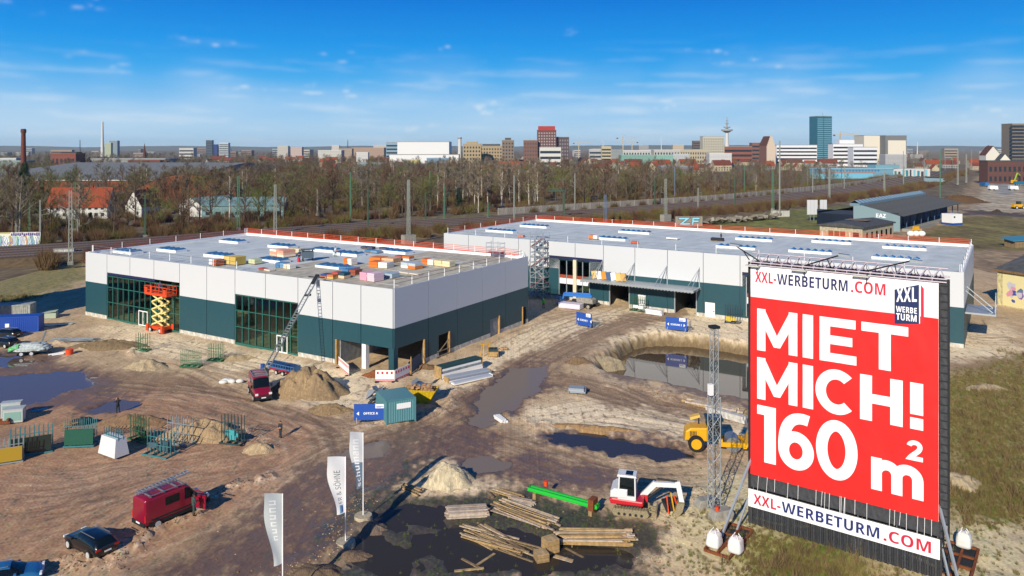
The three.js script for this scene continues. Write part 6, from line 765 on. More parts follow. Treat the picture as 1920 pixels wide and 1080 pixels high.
for (const a of [[447, 428, 330, 'lattice', 'green', 'green lattice mast behind the left corner of the left hall roof'], [516, 438, 346, 'lattice', 'pale', 'pale lattice mast right above the left hall parapet', { arm: 0 }], [140, 430, 341, 'lattice', 'green', 'green lattice mast in front of the orange roofed house'], [132, 492, 357, 'lattice', 'pale', 'tall pale lattice mast with a cross arm at the far left', { arm: -1 }], [657, 410, 323, 'plain', 'green', 'tall plain green mast before the brown woodland'], [690, 428, 350, 'plain', 'dark', 'dark green mast with a signal box half way up'], [766, 448, 337, 'lattice', 'pale', 'pale lattice mast on a big concrete block', { block: true, arm: 0 }], [806, 398, 320, 'plain', 'green', 'plain green mast right of the pale lattice mast'], [964, 414, 330, 'plain', 'pale', 'pale mast at the left rear corner of the long hall'], [1078, 390, 325, 'plain', 'pale', 'slim pale mast right of the green signal gantry'], [1135, 418, 365, 'lattice', 'slate', 'blue grey lattice mast above the long hall roof', { arm: 0 }], [1248, 408, 335, 'lattice', 'pale', 'pale lattice mast on a block behind the long hall', { block: true }], [1265, 374, 313, 'plain', 'slate', 'slim grey mast before the woodland, right of centre'], [1309, 392, 352, 'plain', 'pale', 'short pale mast between the tracks'], [1228, 385, 334, 'plain', 'dark', 'short dark green mast left of the block mast'], [1378, 390, 332, 'plain', 'dark', 'thin dark mast between the tracks above the long hall'], [1396, 362, 312, 'plain', 'green', 'pale green mast at the barrier wall'], [1449, 392, 320, 'lattice', 'green', 'green lattice mast left of the tall pale pole'], [1462, 400, 264, 'plain', 'pale', 'tallest pale pole, rising above the horizon', { arm: 0, w: .3 }], [1514, 352, 307, 'plain', 'green', 'green mast left of the blue graffiti building'], [1524, 362, 316, 'plain', 'pale', 'thin pale mast just right of the green one'], [1555, 374, 316, 'lattice', 'pale', 'pale lattice mast by the two advertising panels'], [1578, 346, 297, 'plain', 'green', 'green mast before the blue graffiti building'], [1583, 354, 310, 'plain', 'pale', 'thin mast beside the green one at the blue building'], [1658, 362, 322, 'lattice', 'pale', 'pale lattice mast between the tracks near the signal'], [1694, 345, 283, 'plain', 'pale', 'tall grey pole behind the white graffiti wall'], [1763, 372, 281, 'plain', 'green', 'tall green mast behind the dark roofed depot'], [1796, 345, 281, 'lattice', 'pale', 'tall pale lattice mast at the embankment end'], [1812, 341, 289, 'lattice', 'pale', 'second tall pale lattice mast at the embankment end'], [1733, 338, 300, 'plain', 'pale', 'slim mast left of the grey locomotive'], [1695, 350, 312, 'plain', 'green', 'short green mast on the middle tracks'], [1740, 322, 285, 'plain', 'dark', 'distant mast above the locomotive'], [1772, 318, 288, 'plain', 'pale', 'distant mast on the far tracks'], [1822, 318, 280, 'plain', 'pale', 'distant mast left of the pale gabled houses'], [1836, 316, 284, 'plain', 'pale', 'distant mast just left of the street'], [1786, 316, 290, 'plain', 'green', 'distant green mast on the far tracks'], [595, 402, 355, 'plain', 'pale', 'lamp post against the dark woodland'], [798, 412, 360, 'plain', 'dark', 'thin dark post left of the green mast'], [833, 410, 348, 'plain', 'green', 'thin green post before the grass'], [915, 408, 378, 'plain', 'green', 'low signal post on the grass'], [272, 442, 365, 'plain', 'dark', 'thin post before the white gable'], [55, 440, 380, 'plain', 'green', 'green post at the far left'], [75, 450, 375, 'plain', 'pale', 'grey post at the graffiti wall end'], [30, 445, 385, 'plain', 'pale', 'short grey post left of the graffiti wall end']]) mast(...a);
{ const t = thing('signal_gantry', 'green signal gantry with a platform beside the long hall', 'signal', G(1057, 410, RY), .3), h = 11; part('post', mastG.dark, t, (b) => b.bx(-.3, .3, 0, h, -.3, .3)); part('platform', mastG.dark, t, (b) => { b.bx(-7, .6, h, h + .4, -.7, .7); for (let i = 0; i <= 8; i++) b.bx(-7 + i * .95, -6.9 + i * .95, h + .4, h + 1.6, .62, .7); b.bx(-7, .6, h + 1.5, h + 1.6, .62, .7); }); part('signal_head', C.blackSteel, t, (b) => b.bx(-4.6, -3.8, h - 2.6, h - .1, -.2, .2)); }
{ const t = thing('locomotive', 'small grey and dark locomotive standing on the far tracks', 'train', G(1752, 343, RY), -.9); part('body', M('#7f97a0', .5), t, (b) => { b.ext([[-7, .9], [7, .9], [7.6, 1.8], [6.8, 3.9], [-6.8, 3.9], [-7.6, 1.8]], -1.5, 1.5, .15); }); part('roof', C.blackSteel, t, (b) => b.bx(-6, 6, 3.9, 4.5, -1.2, 1.2)); part('cab_window', C.darkGlass, t, (b) => { b.bx(5.8, 7.25, 2.5, 3.4, -1.2, 1.2); b.bx(-7.25, -5.8, 2.5, 3.4, -1.2, 1.2); }); wheels(t, [[-5, 1.1], [-3, 1.1], [3, 1.1], [5, 1.1], [-5, -1.1], [-3, -1.1], [3, -1.1], [5, -1.1]], .5, .2); }
for (const [px, py, w, l] of [[1468, 406, 5.6, 'white switch cabinets at the foot of the tall pale pole'], [1452, 405, 2.6, 'single white cabinet left of the tall pole'], [121, 484, 5, 'pale concrete box at the foot of the left mast'], [993, 403, 2.4, 'small pale cabinet beside the tracks']]) { const t = thing('switch_cabinet', l, 'cabinet', G(px, py), .2); part('housing', M('#d9d9d2', .7, 0, T.dirt, 2), t, (b) => { b.bx(-w / 2, w / 2, 0, 2.5, -.7, .7); }); part('lid', C.concrete, t, (b) => b.bx(-w / 2 - .1, w / 2 + .1, 2.5, 2.65, -.8, .8)); part('door_gap', C.dark, t, (b) => b.bx(-.03, .03, .1, 2.4, .7, .71)); }
// graffiti: painted stones behind hall B and a painted wall at the left
{ const p = G(1292, 424), t = thing('retaining_wall', 'low concrete retaining wall with pale blue painted letters', 'wall', p, .05), tex = canvasTexture(512, 160, (k) => { k.fillStyle = '#8d8578'; k.fillRect(0, 0, 512, 160); k.lineWidth = 42; k.lineCap = 'square'; for (const [w, c] of [[46, '#16202a'], [30, '#8fd0e4']]) { k.lineWidth = w; k.strokeStyle = c; k.beginPath(); k.moveTo(60, 30); k.lineTo(230, 30); k.lineTo(90, 125); k.lineTo(260, 125); k.stroke(); k.beginPath(); k.moveTo(330, 130); k.lineTo(340, 30); k.lineTo(460, 30); k.moveTo(336, 80); k.lineTo(440, 80); k.stroke(); } }); part('wall_block', C.concrete, t, (b) => b.bx(-5.2, 5.2, -.2, 3.7, -.6, 0)); print('painted_face', 9.6, 3.4, tex, t, V3(0, .15, .012)); for (let i = 0; i < 26; i++) part('rubble_slab', M(['#9a9488', '#857c6e', '#a9a294'][i % 3], .95, 0, T.dirt, 2), t, (b) => b.box(6.5 + i * 1.5, 1.2 + rr(-.3, .6), -2 + rr(-1.5, 1) - i * .95, rr(2, 4.4), rr(.5, 1.4), rr(1.5, 3), rr(-.6, .6), rr(-.5, .5), rr(-.7, -.2))); }
{ const a = G(-20, 468), e = G(76, 466), t = thing('graffiti_wall', 'wall covered with bright graffiti letters beyond the tracks at the left edge', 'wall', a.clone().lerp(e, .5), headTo(a, e)), w = a.distanceTo(e), r = rng(44), tex = canvasTexture(1024, 300, (k) => { k.fillStyle = '#dfe3dc'; k.fillRect(0, 0, 1024, 300); k.lineCap = 'round'; for (let i = 0; i < 16; i++) { const x = i * 64 + 10; for (const [lw, c] of [[58, ['#3a8a4a', '#3b2a6a', '#c9d9b0'][i % 3]], [40, ['#f0f2ee', '#e8a92c', '#d7e6ea', '#9fc4b2', '#f3f3f0'][i % 5]], [12, '#3a6ab0']]) { k.lineWidth = lw; k.strokeStyle = c; const q = rng(i * 9 + 1); k.beginPath(); k.moveTo(x + q() * 40, 60 + q() * 30); k.bezierCurveTo(x + 60 * q(), 120, x - 10 + 70 * q(), 170, x + 50 * q(), 240); if (q() < .6) k.lineTo(x + 60, 100 + 120 * q()); k.stroke(); } } k.fillStyle = '#4a2f78'; for (let i = 0; i < 14; i++) k.fillRect(430 + i * 42, r() * 20, 34, 40 + r() * 20); k.fillStyle = '#cdbf3a'; k.fillRect(0, 0, 420, 26); }); part('wall_slab', C.concrete, t, (b) => b.bx(-w / 2, w / 2, -.3, 5, -.4, 0)); print('painted_face', w, 4.8, tex, t, V3(0, .1, .012)); }

// ---------------------------------------------------------------- trees
function treeGeo(seed, h, spread, twigN, style) {
  const r = rng(seed), wood = new MB(), tw = new MB(), up = V3(0, 1, 0);
  const limb = (b, pts, r0, r1, n) => { for (let i = 0; i < pts.length - 1; i++) { const a = lerp(r0, r1, i / (pts.length - 1)), e = lerp(r0, r1, (i + 1) / (pts.length - 1)); b.rod(pts[i], pts[i + 1], a, e, n); } };
  const jit = (s) => V3(rr(-s, s, r), rr(-s, s, r), rr(-s, s, r));
  const twigs = (p, d, L, n) => { for (let i = 0; i < n; i++) { const a = p.clone().addScaledVector(d, r() * L * .9), t = d.clone().add(jit(.75)).add(V3(0, style === 'birch' ? .1 : .35, 0)).normalize(), l = rr(.6, 1.7, r) * (h / 14), e = a.clone().addScaledVector(t, l), s = V3().crossVectors(t, jit(1)).normalize().multiplyScalar(rr(.026, .046, r) * (h / 14)); tw.tri(a.clone().sub(s), a.clone().add(s), e); } };
  const H0 = h * (style === 'birch' ? .3 : .2), tp = [V3(0, -.3, 0)]; let q = V3(0, 0, 0); const lean = jit(.06); for (let i = 1; i <= 7; i++) { q = V3(lean.x * h * i / 7 + rr(-.12, .12, r), h * .9 * i / 7, lean.z * h * i / 7 + rr(-.12, .12, r)); tp.push(q); }
  limb(wood, tp, h * .017, h * .003, 6);
  const nl = style === 'broad' ? 15 : 18;
  for (let i = 0; i < nl; i++) {
    const f = lerp(.02, 1, i / nl), y = lerp(H0, h * .86, f), k = Math.min(6, Math.floor(y / (h * .9) * 7)), base = tp[k + 1].clone().lerp(tp[Math.min(k + 2, 7)], .5).setY(y), a = r() * 6.28, len = spread * (style === 'broad' ? Math.sin(Math.PI * lerp(.28, .95, f)) : lerp(1, .35, f)) * rr(.75, 1.15, r), d = V3(Math.cos(a), rr(.45, 1.0, r) * (style === 'birch' ? 1.3 : 1), Math.sin(a)).normalize();
    const pts = [base]; let p = base.clone(), dd = d.clone(); for (let j = 1; j <= 3; j++) { dd.add(jit(.16)).add(V3(0, .08, 0)).normalize(); p = p.clone().addScaledVector(dd, len / 3); pts.push(p); } limb(wood, pts, h * .006 * (1.25 - f * .6), h * .0014, 4);
    const nb = 5; for (let b = 0; b < nb; b++) { const u = lerp(.25, 1, b / (nb - 1)) * 2.99, s = Math.floor(u), o = pts[s].clone().lerp(pts[s + 1], u - s), bd = dd.clone().add(jit(.9)).add(V3(0, .25, 0)).normalize(), bl = len * rr(.3, .5, r); limb(tw, [o, o.clone().addScaledVector(bd, bl * .55), o.clone().addScaledVector(bd.clone().add(jit(.2)), bl)], h * .0022, h * .001, 3); twigs(o, bd, bl, twigN); }
  }
  return { wood: wood.geometry, crown: tw.geometry };
}
const bark = { brown: M('#5b4c3d', .95), grey: M('#80786c', .95), white: M('#b8b0a2', .9), dark: M('#3f362d', .95) }, twigM = { brown: M('#6b5c4a', 1), olive: M('#6b683c', 1), rust: M('#6c5040', 1), grey: M('#776d60', 1), green: M('#626c33', 1), tan: M('#80715a', 1) };
const forms = [[21, 15, 5.2, 8, 'broad'], [22, 17, 4.6, 8, 'broad'], [23, 14, 4.2, 9, 'broad'], [24, 16, 3.2, 8, 'birch'], [25, 18, 3.0, 8, 'birch'], [26, 12, 4.8, 9, 'broad']].map((a) => treeGeo(...a));
const treeKinds = [['brown bare tree', 'brown', 'brown', [0, 1, 2]], ['olive tinged budding tree', 'brown', 'olive', [0, 2, 5]], ['grey bare tree', 'grey', 'grey', [1, 2, 0]], ['slim white barked birch', 'white', 'tan', [3, 4]], ['rust brown bare tree', 'dark', 'rust', [1, 5]], ['green tinged willow like tree', 'brown', 'green', [5, 0]], ['dark slender bare tree', 'dark', 'grey', [3, 4]]];
{
  const r = rng(99), spots = [], inPoly = (x, y, P) => { let c = false; for (let i = 0, j = P.length - 1; i < P.length; j = i++) if ((P[i][1] > y) !== (P[j][1] > y) && x < (P[j][0] - P[i][0]) * (y - P[i][1]) / (P[j][1] - P[i][1]) + P[i][0]) c = !c; return c; };
  const railOff = (x, d) => { let best = 1e9, off = 0; for (let i = 0; i <= RN; i += 2) { const q = (x - rpts[i].x) ** 2 + (-d - rpts[i].z) ** 2; if (q < best) { best = q; off = (x - rpts[i].x) * rnor[i].x + (-d - rpts[i].z) * rnor[i].z; } } return off; };
  // clearings: houses, yards and streets stand there
  const clear = [[[60, 372], [250, 372], [250, 425], [60, 425]], [[230, 398], [530, 380], [530, 412], [230, 420]], [[-60, 358], [300, 358], [300, 337], [-60, 337]], [[1570, 322], [1720, 322], [1720, 342], [1570, 348]], [[1560, 470], [1960, 470], [1960, 345], [1800, 330], [1700, 375]], [[640, 425], [690, 413], [960, 396], [990, 410], [700, 432]]].map((P) => P.map(([x, y]) => { const g = G(x, y); return [g.x, -g.z]; }));
  const put = (n, d0, d1, pick) => { for (let k = 0; k < n * 6 && n > 0; k++) { const d = lerp(d0, d1, Math.pow(r(), .8)), x = (r() * 2300 - 190 - CX) / F * d; if (railOff(x, d) < 41 || clear.some((P) => inPoly(x, d, P)) || spots.some((s) => Math.hypot(s[0] - x, s[1] - d) < (d < 420 ? 3.2 : 3.8))) continue; const px = CX + x / d * F; if (px > 1480 && d > 400 && r() < .5) continue; if (px > 940 && px < 1480 && d > 640 && r() < .62) continue; spots.push([x, d, pick(px, d, r)]); n--; } };
  const kindAt = (px, d, q) => { const a = n2(px / 130, d / 60), b = q(); if (px > 820 && px < 1010 && b < .5) return b < .3 ? 3 : 6; if (px < 130 && b < .4) return 1; return a > .35 ? (b < .6 ? 1 : 5) : a < -.35 ? (b < .6 ? 4 : 0) : b < .4 ? 0 : b < .58 ? 2 : b < .72 ? 1 : b < .8 ? 3 : b < .9 ? 6 : 4; };
  put(330, 225, 430, kindAt); put(1000, 400, 640, kindAt); put(1500, 600, 1000, kindAt); put(1000, 950, 1700, kindAt); put(700, 1600, 3000, kindAt);
  spots.sort((a, b) => a[1] - b[1]);
  const protos = {}, many = {};
  spots.forEach(([x, d, kind], i) => {
    const [kn, bk, tw, fm] = treeKinds[kind], f = fm[(i * 7) % fm.length], s = rr(.85, 1.25, r) * (d < 480 ? 1.12 : 1) * (CX + x / d * F > 1300 ? .8 : 1), turn = r() * 6.28;
    if (i < 290) {
      const key = kind + '_' + f; let t = protos[key];
      if (!t) { t = protos[key] = thing('bare_tree', kn + ' in the woodland beyond the railway', 'tree', V3(x, 0, -d), turn, kn + ' beyond the railway'); finish(forms[f].wood, 'trunk', bark[bk], t); finish(forms[f].crown, 'crown', twigM[tw], t); } else t = copyOf(t, V3(x, 0, -d), turn);
      t.scale.setScalar(s); t.position.y = -.05;
    } else (many[kind + '_' + f] ??= []).push(new THREE.Matrix4().compose(V3(x, -.05, -d), new THREE.Quaternion().setFromAxisAngle(UPV, turn), V3(s, s, s)));
  });
  const wood = new THREE.Group(); wood.name = 'distant_woodland'; tag(wood, 'far brown woodland and garden trees reaching towards the town', 'woodland', null, 'stuff'); scene.add(wood);
  for (const [key, list] of Object.entries(many)) { const [kind, f] = key.split('_').map(Number), [, bk, tw] = treeKinds[kind]; for (const [g, m, nm] of [[forms[f].wood, bark[bk], 'trunks'], [forms[f].crown, twigM[tw], 'crowns']]) { const o = new THREE.InstancedMesh(g, m, list.length); list.forEach((q, i) => o.setMatrixAt(i, q)); o.name = nm; o.userData.kind = 'stuff'; wood.add(o); } }
  // scrub under the trees and along the railway
  const bush = new MB(), q = rng(5); for (let i = 0; i < 260; i++) { const a = V3(rr(-.7, .7, q), rr(0, .3, q), rr(-.7, .7, q)), d = V3(rr(-.7, .7, q), rr(.5, 1.4, q), rr(-.7, .7, q)), s = V3(rr(-1, 1, q), 0, rr(-1, 1, q)).normalize().multiplyScalar(.03); bush.tri(a.clone().sub(s), a.clone().add(s), a.clone().addScaledVector(d, rr(.8, 1.6, q))); }
  const bg = bush.geometry;
  for (const [nm, col, list] of [['brown scrub', '#6d5639', 0], ['olive scrub', '#6a6232', 1], ['reddish scrub', '#5d4030', 2]].map(([a, b, c]) => { const L2 = []; for (let k = 0; k < 5000 && L2.length < 1500; k++) { let x, d; const pick = q(); if (pick < .5) { const i = 14 + (q() * (RN - 50) | 0), p = railAt(i, q() < .45 ? rr(-14, -1, q) : rr(34, 47, q), 0); x = p.x; d = -p.z; const px = CX + x / d * F; if (d > 900 || (px > 1480 && q() < .5)) continue; } else { d = rr(230, 620, q); x = (q() * 2300 - 190 - CX) / F * d; if (railOff(x, d) < 37 || (CX + x / d * F > 1560)) continue; } if (clear.slice(4).some((P) => inPoly(x, d, P)) || (d < 216 && x > -84)) continue; L2.push(new THREE.Matrix4().compose(V3(x, -.05, -d), new THREE.Quaternion().setFromAxisAngle(UPV, q() * 6), V3(1, 1, 1).multiplyScalar(rr(1, 2.6, q)))); } return [a, b, L2]; })) { const o = new THREE.InstancedMesh(bg, M(col, 1), list.length); list.forEach((m, i) => o.setMatrixAt(i, m)); o.name = 'scrub'; if (used.has('scrub')) o.name = numbered('scrub'); else numbered('scrub'); scene.add(o); tag(o, nm + ' under the trees and along the railway', 'scrub', null, 'stuff'); }
}
function conifer(label, px, py, ty) { const p = G(px, py), h = (py - ty) * -p.z / F, t = thing('conifer', label, 'tree', p), b = new MB(), r = rng(px); for (let i = 0; i < 1500; i++) { const f = Math.pow(r(), .8), y = h * lerp(.08, 1, f), R = h * .24 * (1 - f) * rr(.35, 1.05, r) + .1, a = r() * 6.28, o = V3(Math.cos(a) * R, y, Math.sin(a) * R), s = h * .045 * rr(.6, 1.3, r), d = V3(Math.cos(a), -.45, Math.sin(a)), w = V3(-Math.sin(a), 0, Math.cos(a)).multiplyScalar(s * .5); b.tri(o.clone().sub(w), o.clone().add(w), o.clone().addScaledVector(d, s * 1.7)); } part('trunk', bark.dark, t, (q) => q.rod(V3(0, -.2, 0), V3(0, h * .95, 0), h * .02, h * .004)); b.build('crown', M('#253a20', .95), t); }
conifer('dark conifer standing tall at the far left', 46, 400, 304); conifer('small dark conifer beside the orange roofed house', 170, 430, 398); conifer('dark conifer at the street far right', 1871, 335, 300); conifer('dark conifer among the woodland right of centre', 860, 398, 352);

// ---------------------------------------------------------------- buildings beyond
const B = { cream: M('#cfc3a4', .85, 0, T.dirt, 5), white: M('#cfcfca', .8, 0, T.fine, 6), brick: M('#8a4430', .9, 0, T.dirt, 4), tileR: M('#a44a2a', .85, 0, T.dirt, 3), tileD: M('#6a4034', .9, 0, T.dirt, 3), slate: M('#585a5c', .85, 0, T.dirt, 5), greyW: M('#a7a8a5', .85, 0, T.dirt, 5), teal: M('#7fa3a8', .7, 0, T.dirt, 6), beige: M('#bda983', .85, 0, T.dirt, 5), window: M('#28313a', .25), rust: M('#93512f', .9, 0, T.dirt, 4) };
const winRow = (g, x0, x1, y0, y1, z, n, m = B.window, w = .5) => { for (let i = 0; i < n; i++) { const c = lerp(x0, x1, (i + .5) / n), hw = (x1 - x0) / n * w / 2; part('window', m, g, (b) => b.bx(c - hw, c + hw, y0, y1, z, z + .06)); } };
function house(label, p, turn, w, d, h, rh, wm, rm, opt = {}) {
  const t = thing('house', label, 'house', p, turn, opt.group);
  part('wall', wm, t, (b) => { b.bx(-w / 2, w / 2, -.3, h, -d / 2, d / 2); for (const x of [-w / 2 + .02, w / 2 - .02]) { b.tri(V3(x, h, -d / 2), V3(x, h, d / 2), V3(x, h + rh * .96, 0)); } });
  const rf = part('roof', rm, t, (b) => { const e = .45, D = d / 2 + e, k = rh / (d / 2), yl = h - e * k; for (const s of [-1, 1]) { const q = [V3(-w / 2 - e, yl, s * D), V3(w / 2 + e, yl, s * D), V3(w / 2 + e, h + rh, 0), V3(-w / 2 - e, h + rh, 0)]; const u = q.map((v) => v.clone().setY(v.y + .22)); if (s > 0) { b.quad(...u); } else b.quad(u[3], u[2], u[1], u[0]); b.quad(q[0], q[3], q[2], q[1]); b.quad(q[0], q[1], u[1], u[0]); b.quad(q[1], q[2], u[2], u[1]); b.quad(q[3], q[0], u[0], u[3]); } });
  if (opt.chimney !== 0) part('chimney', B.brick, rf, (b) => b.bx(w * .15, w * .15 + .8, h + rh * .3, h + rh + 1, -.5, .4));
  if (opt.win) { for (let f = 0; f < opt.win[1]; f++) winRow(t, -w / 2 + .6, w / 2 - .6, 1 + f * 2.8, 2.4 + f * 2.8, d / 2, opt.win[0]); if (opt.gable) for (const x of [-1, 1]) for (let f = 0; f < opt.win[1] + 1; f++) for (const z of f < opt.win[1] ? [-d * .25, d * .25] : [0]) part('window', B.window, t, (b) => b.bx(x * (w / 2 + .03) - .03, x * (w / 2 + .03) + .03, 1 + f * 2.8, 2.4 + f * 2.8, z - .5, z + .5)); }
  return t;
}
// near left: house with orange roof, white gable, sheds, the long brick hall
house('house with bright orange tiled roof and white gable at the left', G(155, 408), .12, 24, 11, 5.2, 7.6, B.white, B.tileR, { win: [9, 2], gable: true });
house('small white gabled house between the orange roof and the sheds', G(268, 405), 1.35, 12, 8, 5, 6.5, B.white, B.tileD, { win: [4, 1], gable: true });
house('white shed with shallow roof behind the bare trees', G(395, 402), 1.1, 22, 14, 5, 3, B.white, B.teal, { win: [4, 1], chimney: 0 });
house('long low shed with pale teal roof left of the pale lattice mast', G(462, 404), .15, 34, 16, 5, 3, B.teal, B.teal, { win: [8, 1], chimney: 0 });
{ const p = V3(-302, 0, -531), t = thing('brick_hall', 'very long brick factory hall with broad grey roof at the left', 'building', p, -.03); part('wall', B.rust, t, (b) => b.bx(-90, 62, -.3, 7.5, -300, 0)); winRow(t, -88, 60, 2, 5.6, 0, 38, M('#5c3424', .8), .45); part('roof', M('#8d918f', .8, 0, T.dirt, 12), t, (b) => { b.quad(V3(-91, 7.5, .6), V3(63, 7.5, .6), V3(63, 17, -150), V3(-91, 17, -150)); b.quad(V3(-91, 17, -150), V3(63, 17, -150), V3(63, 7.5, -301), V3(-91, 7.5, -301)); b.tri(V3(63, 7.5, .6), V3(63, 7.5, -301), V3(63, 17, -150)); b.tri(V3(-91, 7.5, .6), V3(-91, 17, -150), V3(-91, 7.5, -301)); }); part('gutter', B.white, t, (b) => b.bx(-91, 63, 7.2, 7.8, .3, .8)); }
{ const p = G(345, 378), t = thing('barrel_roof_hall', 'brick hall with a rounded barrel roof among the trees', 'building', p, .1); part('wall', B.rust, t, (b) => { const pts = []; for (let i = 0; i <= 16; i++) pts.push([-28 + 56 * i / 16, 6 + 9 * Math.sin(Math.PI * i / 16)]); b.ext([[-28, -.3], [28, -.3], ...pts.reverse()], -24, 0); }); part('roof', M('#5f4636', .95, 0, T.dirt, 5), t, (b) => { for (let i = 0; i < 16; i++) { const f = (k) => [-28.4 + 56.8 * k / 16, 6.2 + 9.2 * Math.sin(Math.PI * k / 16)], [x0, y0] = f(i), [x1, y1] = f(i + 1); b.quad(V3(x0, y0, .4), V3(x1, y1, .4), V3(x1, y1, -24.4), V3(x0, y0, -24.4)); } }); }
function shaft(name, label, cat, px, py, ty, d, r0, r1, m, band) { const p = at(px, py, d).setY(-.2), h = EYE - (ty - HY) / F * d, t = thing(name, label, cat, p); part('shaft', m, t, (b) => b.rod(V3(0, 0, 0), V3(0, h, 0), r0, r1, 14)); if (band) part('collar', band, t, (b) => b.cyl(0, h - 1.5, 0, r1 * 1.35, 2.4, 14)); return t; }
shaft('factory_chimney', 'tall red brick factory chimney at the far left', 'chimney', 44, 302, 241, 520, 2.0, 1.25, M('#7d4232', .9, 0, T.dirt, 3), M('#5c3a34', .9));
shaft('power_station_chimney', 'thin white power station chimney far off at the left', 'chimney', 192, 280, 228, 2600, 6, 3, B.white); shaft('factory_chimney', 'white round chimney right of the large white hall', 'chimney', 862, 295, 257, 1300, 3.2, 2.8, B.white, B.greyW); shaft('church_spire', 'dark pointed church spire on the left horizon', 'church', 271, 295, 269, 1100, 4.5, .3, B.tileD);
function block(label, px0, px1, ty, d, wm, opt = {}) {
  const w = (px1 - px0) / F * d, h = EYE - (ty - HY) / F * d, p = at((px0 + px1) / 2, 300, d).setY(-.3), dep = opt.dep ?? Math.min(w * .6, 40), t = thing(opt.name ?? 'office_block', label, 'building', p, opt.turn ?? 0, opt.group);
  part('wall', wm, t, (b) => b.bx(-w / 2, w / 2, 0, h, -dep, 0)); part('roof', opt.roof ?? B.greyW, t, (b) => b.bx(-w / 2 - .2, w / 2 + .2, h, h + .8, -dep - .2, .2));
  if (opt.bands) for (let f = 0; f < opt.bands; f++) { const y = h * (.12 + .86 * f / opt.bands); if (opt.cols) winRow(t, -w / 2 + .5, w / 2 - .5, y, y + h * .86 / opt.bands * .5, 0, opt.cols, opt.wm); else part('window_band', opt.wm ?? B.window, t, (b) => b.bx(-w / 2 + .6, w / 2 - .6, y, y + h * .86 / opt.bands * .45, 0, .12)); }
  if (opt.top) part('rooftop_storey', opt.topM ?? wm, t, (b) => b.bx(-w * opt.top / 2, w * opt.top / 2, h + .8, h + (opt.topH ?? 4), -dep * .8, -dep * .2));
  return t;
}
block('red brick high rise with a red upper storey at the centre of the skyline', 1008, 1043, 244, 1250, M('#6f4a48', .8, 0, T.dirt, 5), { bands: 11, cols: 7, wm: M('#a39a98', .5), name: 'high_rise', top: .9, topM: M('#a03028', .7), topH: 7, dep: 26, roof: M('#a03028', .7) });
block('lower dark annexe right of the red brick high rise', 1043, 1067, 257, 1260, M('#4f4348', .8), { bands: 7, cols: 5, wm: M('#7d7b80', .5), dep: 26 }); block('brown brick annexe left of the red brick high rise', 982, 1008, 263, 1240, M('#75564c', .85), { bands: 6, cols: 5, wm: M('#3f3a3c', .4), dep: 26 }); block('white low annexe in front of the red brick high rise', 1012, 1052, 276, 1200, B.white, { bands: 3 });
{ const t = block('blue green glass tower, tallest on the skyline', 1530, 1562, 218, 1350, M('#2d6a7c', .25, .3), { bands: 20, wm: M('#7fb0bd', .2, .3), name: 'glass_tower', dep: 22, turn: .25 }); part('mullion', M('#1f4d5c', .4), t, (b) => b.bx(-2.2, -1.4, 0, 86, 0, .3)); part('antenna', C.steel, t, (b) => b.rod(V3(2, 85, -8), V3(2, 92, -8), .4)); }
{ const p = at(1363, 280, 2100).setY(0), h = EYE + (277 - 240) / F * 2100, top = EYE + (277 - 219) / F * 2100, t = thing('television_tower', 'slim pale television tower with a round platform', 'tower', p); part('shaft', B.white, t, (b) => b.rod(V3(0, 0, 0), V3(0, h, 0), 7, 3.6, 14)); part('pod', B.greyW, t, (b) => { b.cyl(0, h - 6, 0, 15, 4, 24, 'y', 1); b.cyl(0, h - 10, 0, 6, 5, 24, 'y', 2.2); b.cyl(0, h + 2, 0, 9, 3, 20); }); part('antenna', B.greyW, t, (b) => { b.rod(V3(0, h, 0), V3(0, top, 0), 2, .7, 8); b.cyl(0, lerp(h, top, .4), 0, 5, 1.5, 14); b.cyl(0, lerp(h, top, .65), 0, 3.4, 1.2, 14); }); }
block('large white windowless hall with fine red lines, left of centre', 745, 842, 266, 1400, M('#d9dadb', .7), { name: 'storage_hall', dep: 60 }); block('glass fronted block left of the large white hall', 724, 746, 267, 1500, M('#7b98ac', .4), { bands: 5 }); block('long low white hall at the foot of the large white hall', 730, 860, 290, 1200, M('#d9dadb', .7), { name: 'storage_hall', dep: 30 });
block('sand coloured block right of the white chimney', 868, 902, 270, 1250, B.beige, { bands: 5, cols: 6, top: .6, topM: B.beige }); block('long sand coloured block with dark windows', 900, 942, 274, 1300, B.beige, { bands: 5, cols: 8, top: .8, topM: B.slate }); block('grey brown tower left of the red brick high rise', 941, 964, 263, 1150, M('#7c6d5f', .85), { bands: 7, cols: 4, top: .5, topM: B.slate }); 
block('pale concrete block with a strict grid of windows', 1318, 1358, 256, 1500, M('#bdb8a6', .8), { bands: 9, cols: 9, dep: 24 }); block('red brown low block right of the television tower', 1358, 1410, 275, 1500, M('#84503f', .9), { bands: 3 }); { const p = at(1446, 290, 1250).setY(0), t = thing('stepped_gable_church', 'brick church with a pale stepped gable on the skyline', 'church', p, .1); part('nave', M('#7d5648', .9), t, (b) => b.bx(-7, 7, 0, 34, -30, -1)); part('stepped_gable', M('#c9b8a4', .8), t, (b) => { for (let i = 0; i < 6; i++) b.bx(-7.5 + i * 1.1, 7.5 - i * 1.1, i ? 33 + i * 3.2 - 3.2 : 0, 33 + i * 3.2, -1, 0); }); part('roof', B.tileD, t, (b) => b.ext([[-7.5, 34], [7.5, 34], [0, 49]], -30, -1.1)); }
block('long white office building with dark window bands left of the glass tower', 1456, 1532, 272, 1300, M('#dcdde0', .7), { bands: 5, dep: 20 }); block('white stepped office building right of the glass tower', 1562, 1618, 270, 1250, M('#dcdde0', .7), { bands: 5, dep: 20, top: .5, topH: 7, topM: M('#dcdde0', .7) }); block('white office wing behind the stepped building', 1600, 1645, 276, 1200, M('#d4d8dc', .7), { bands: 4, dep: 20 });
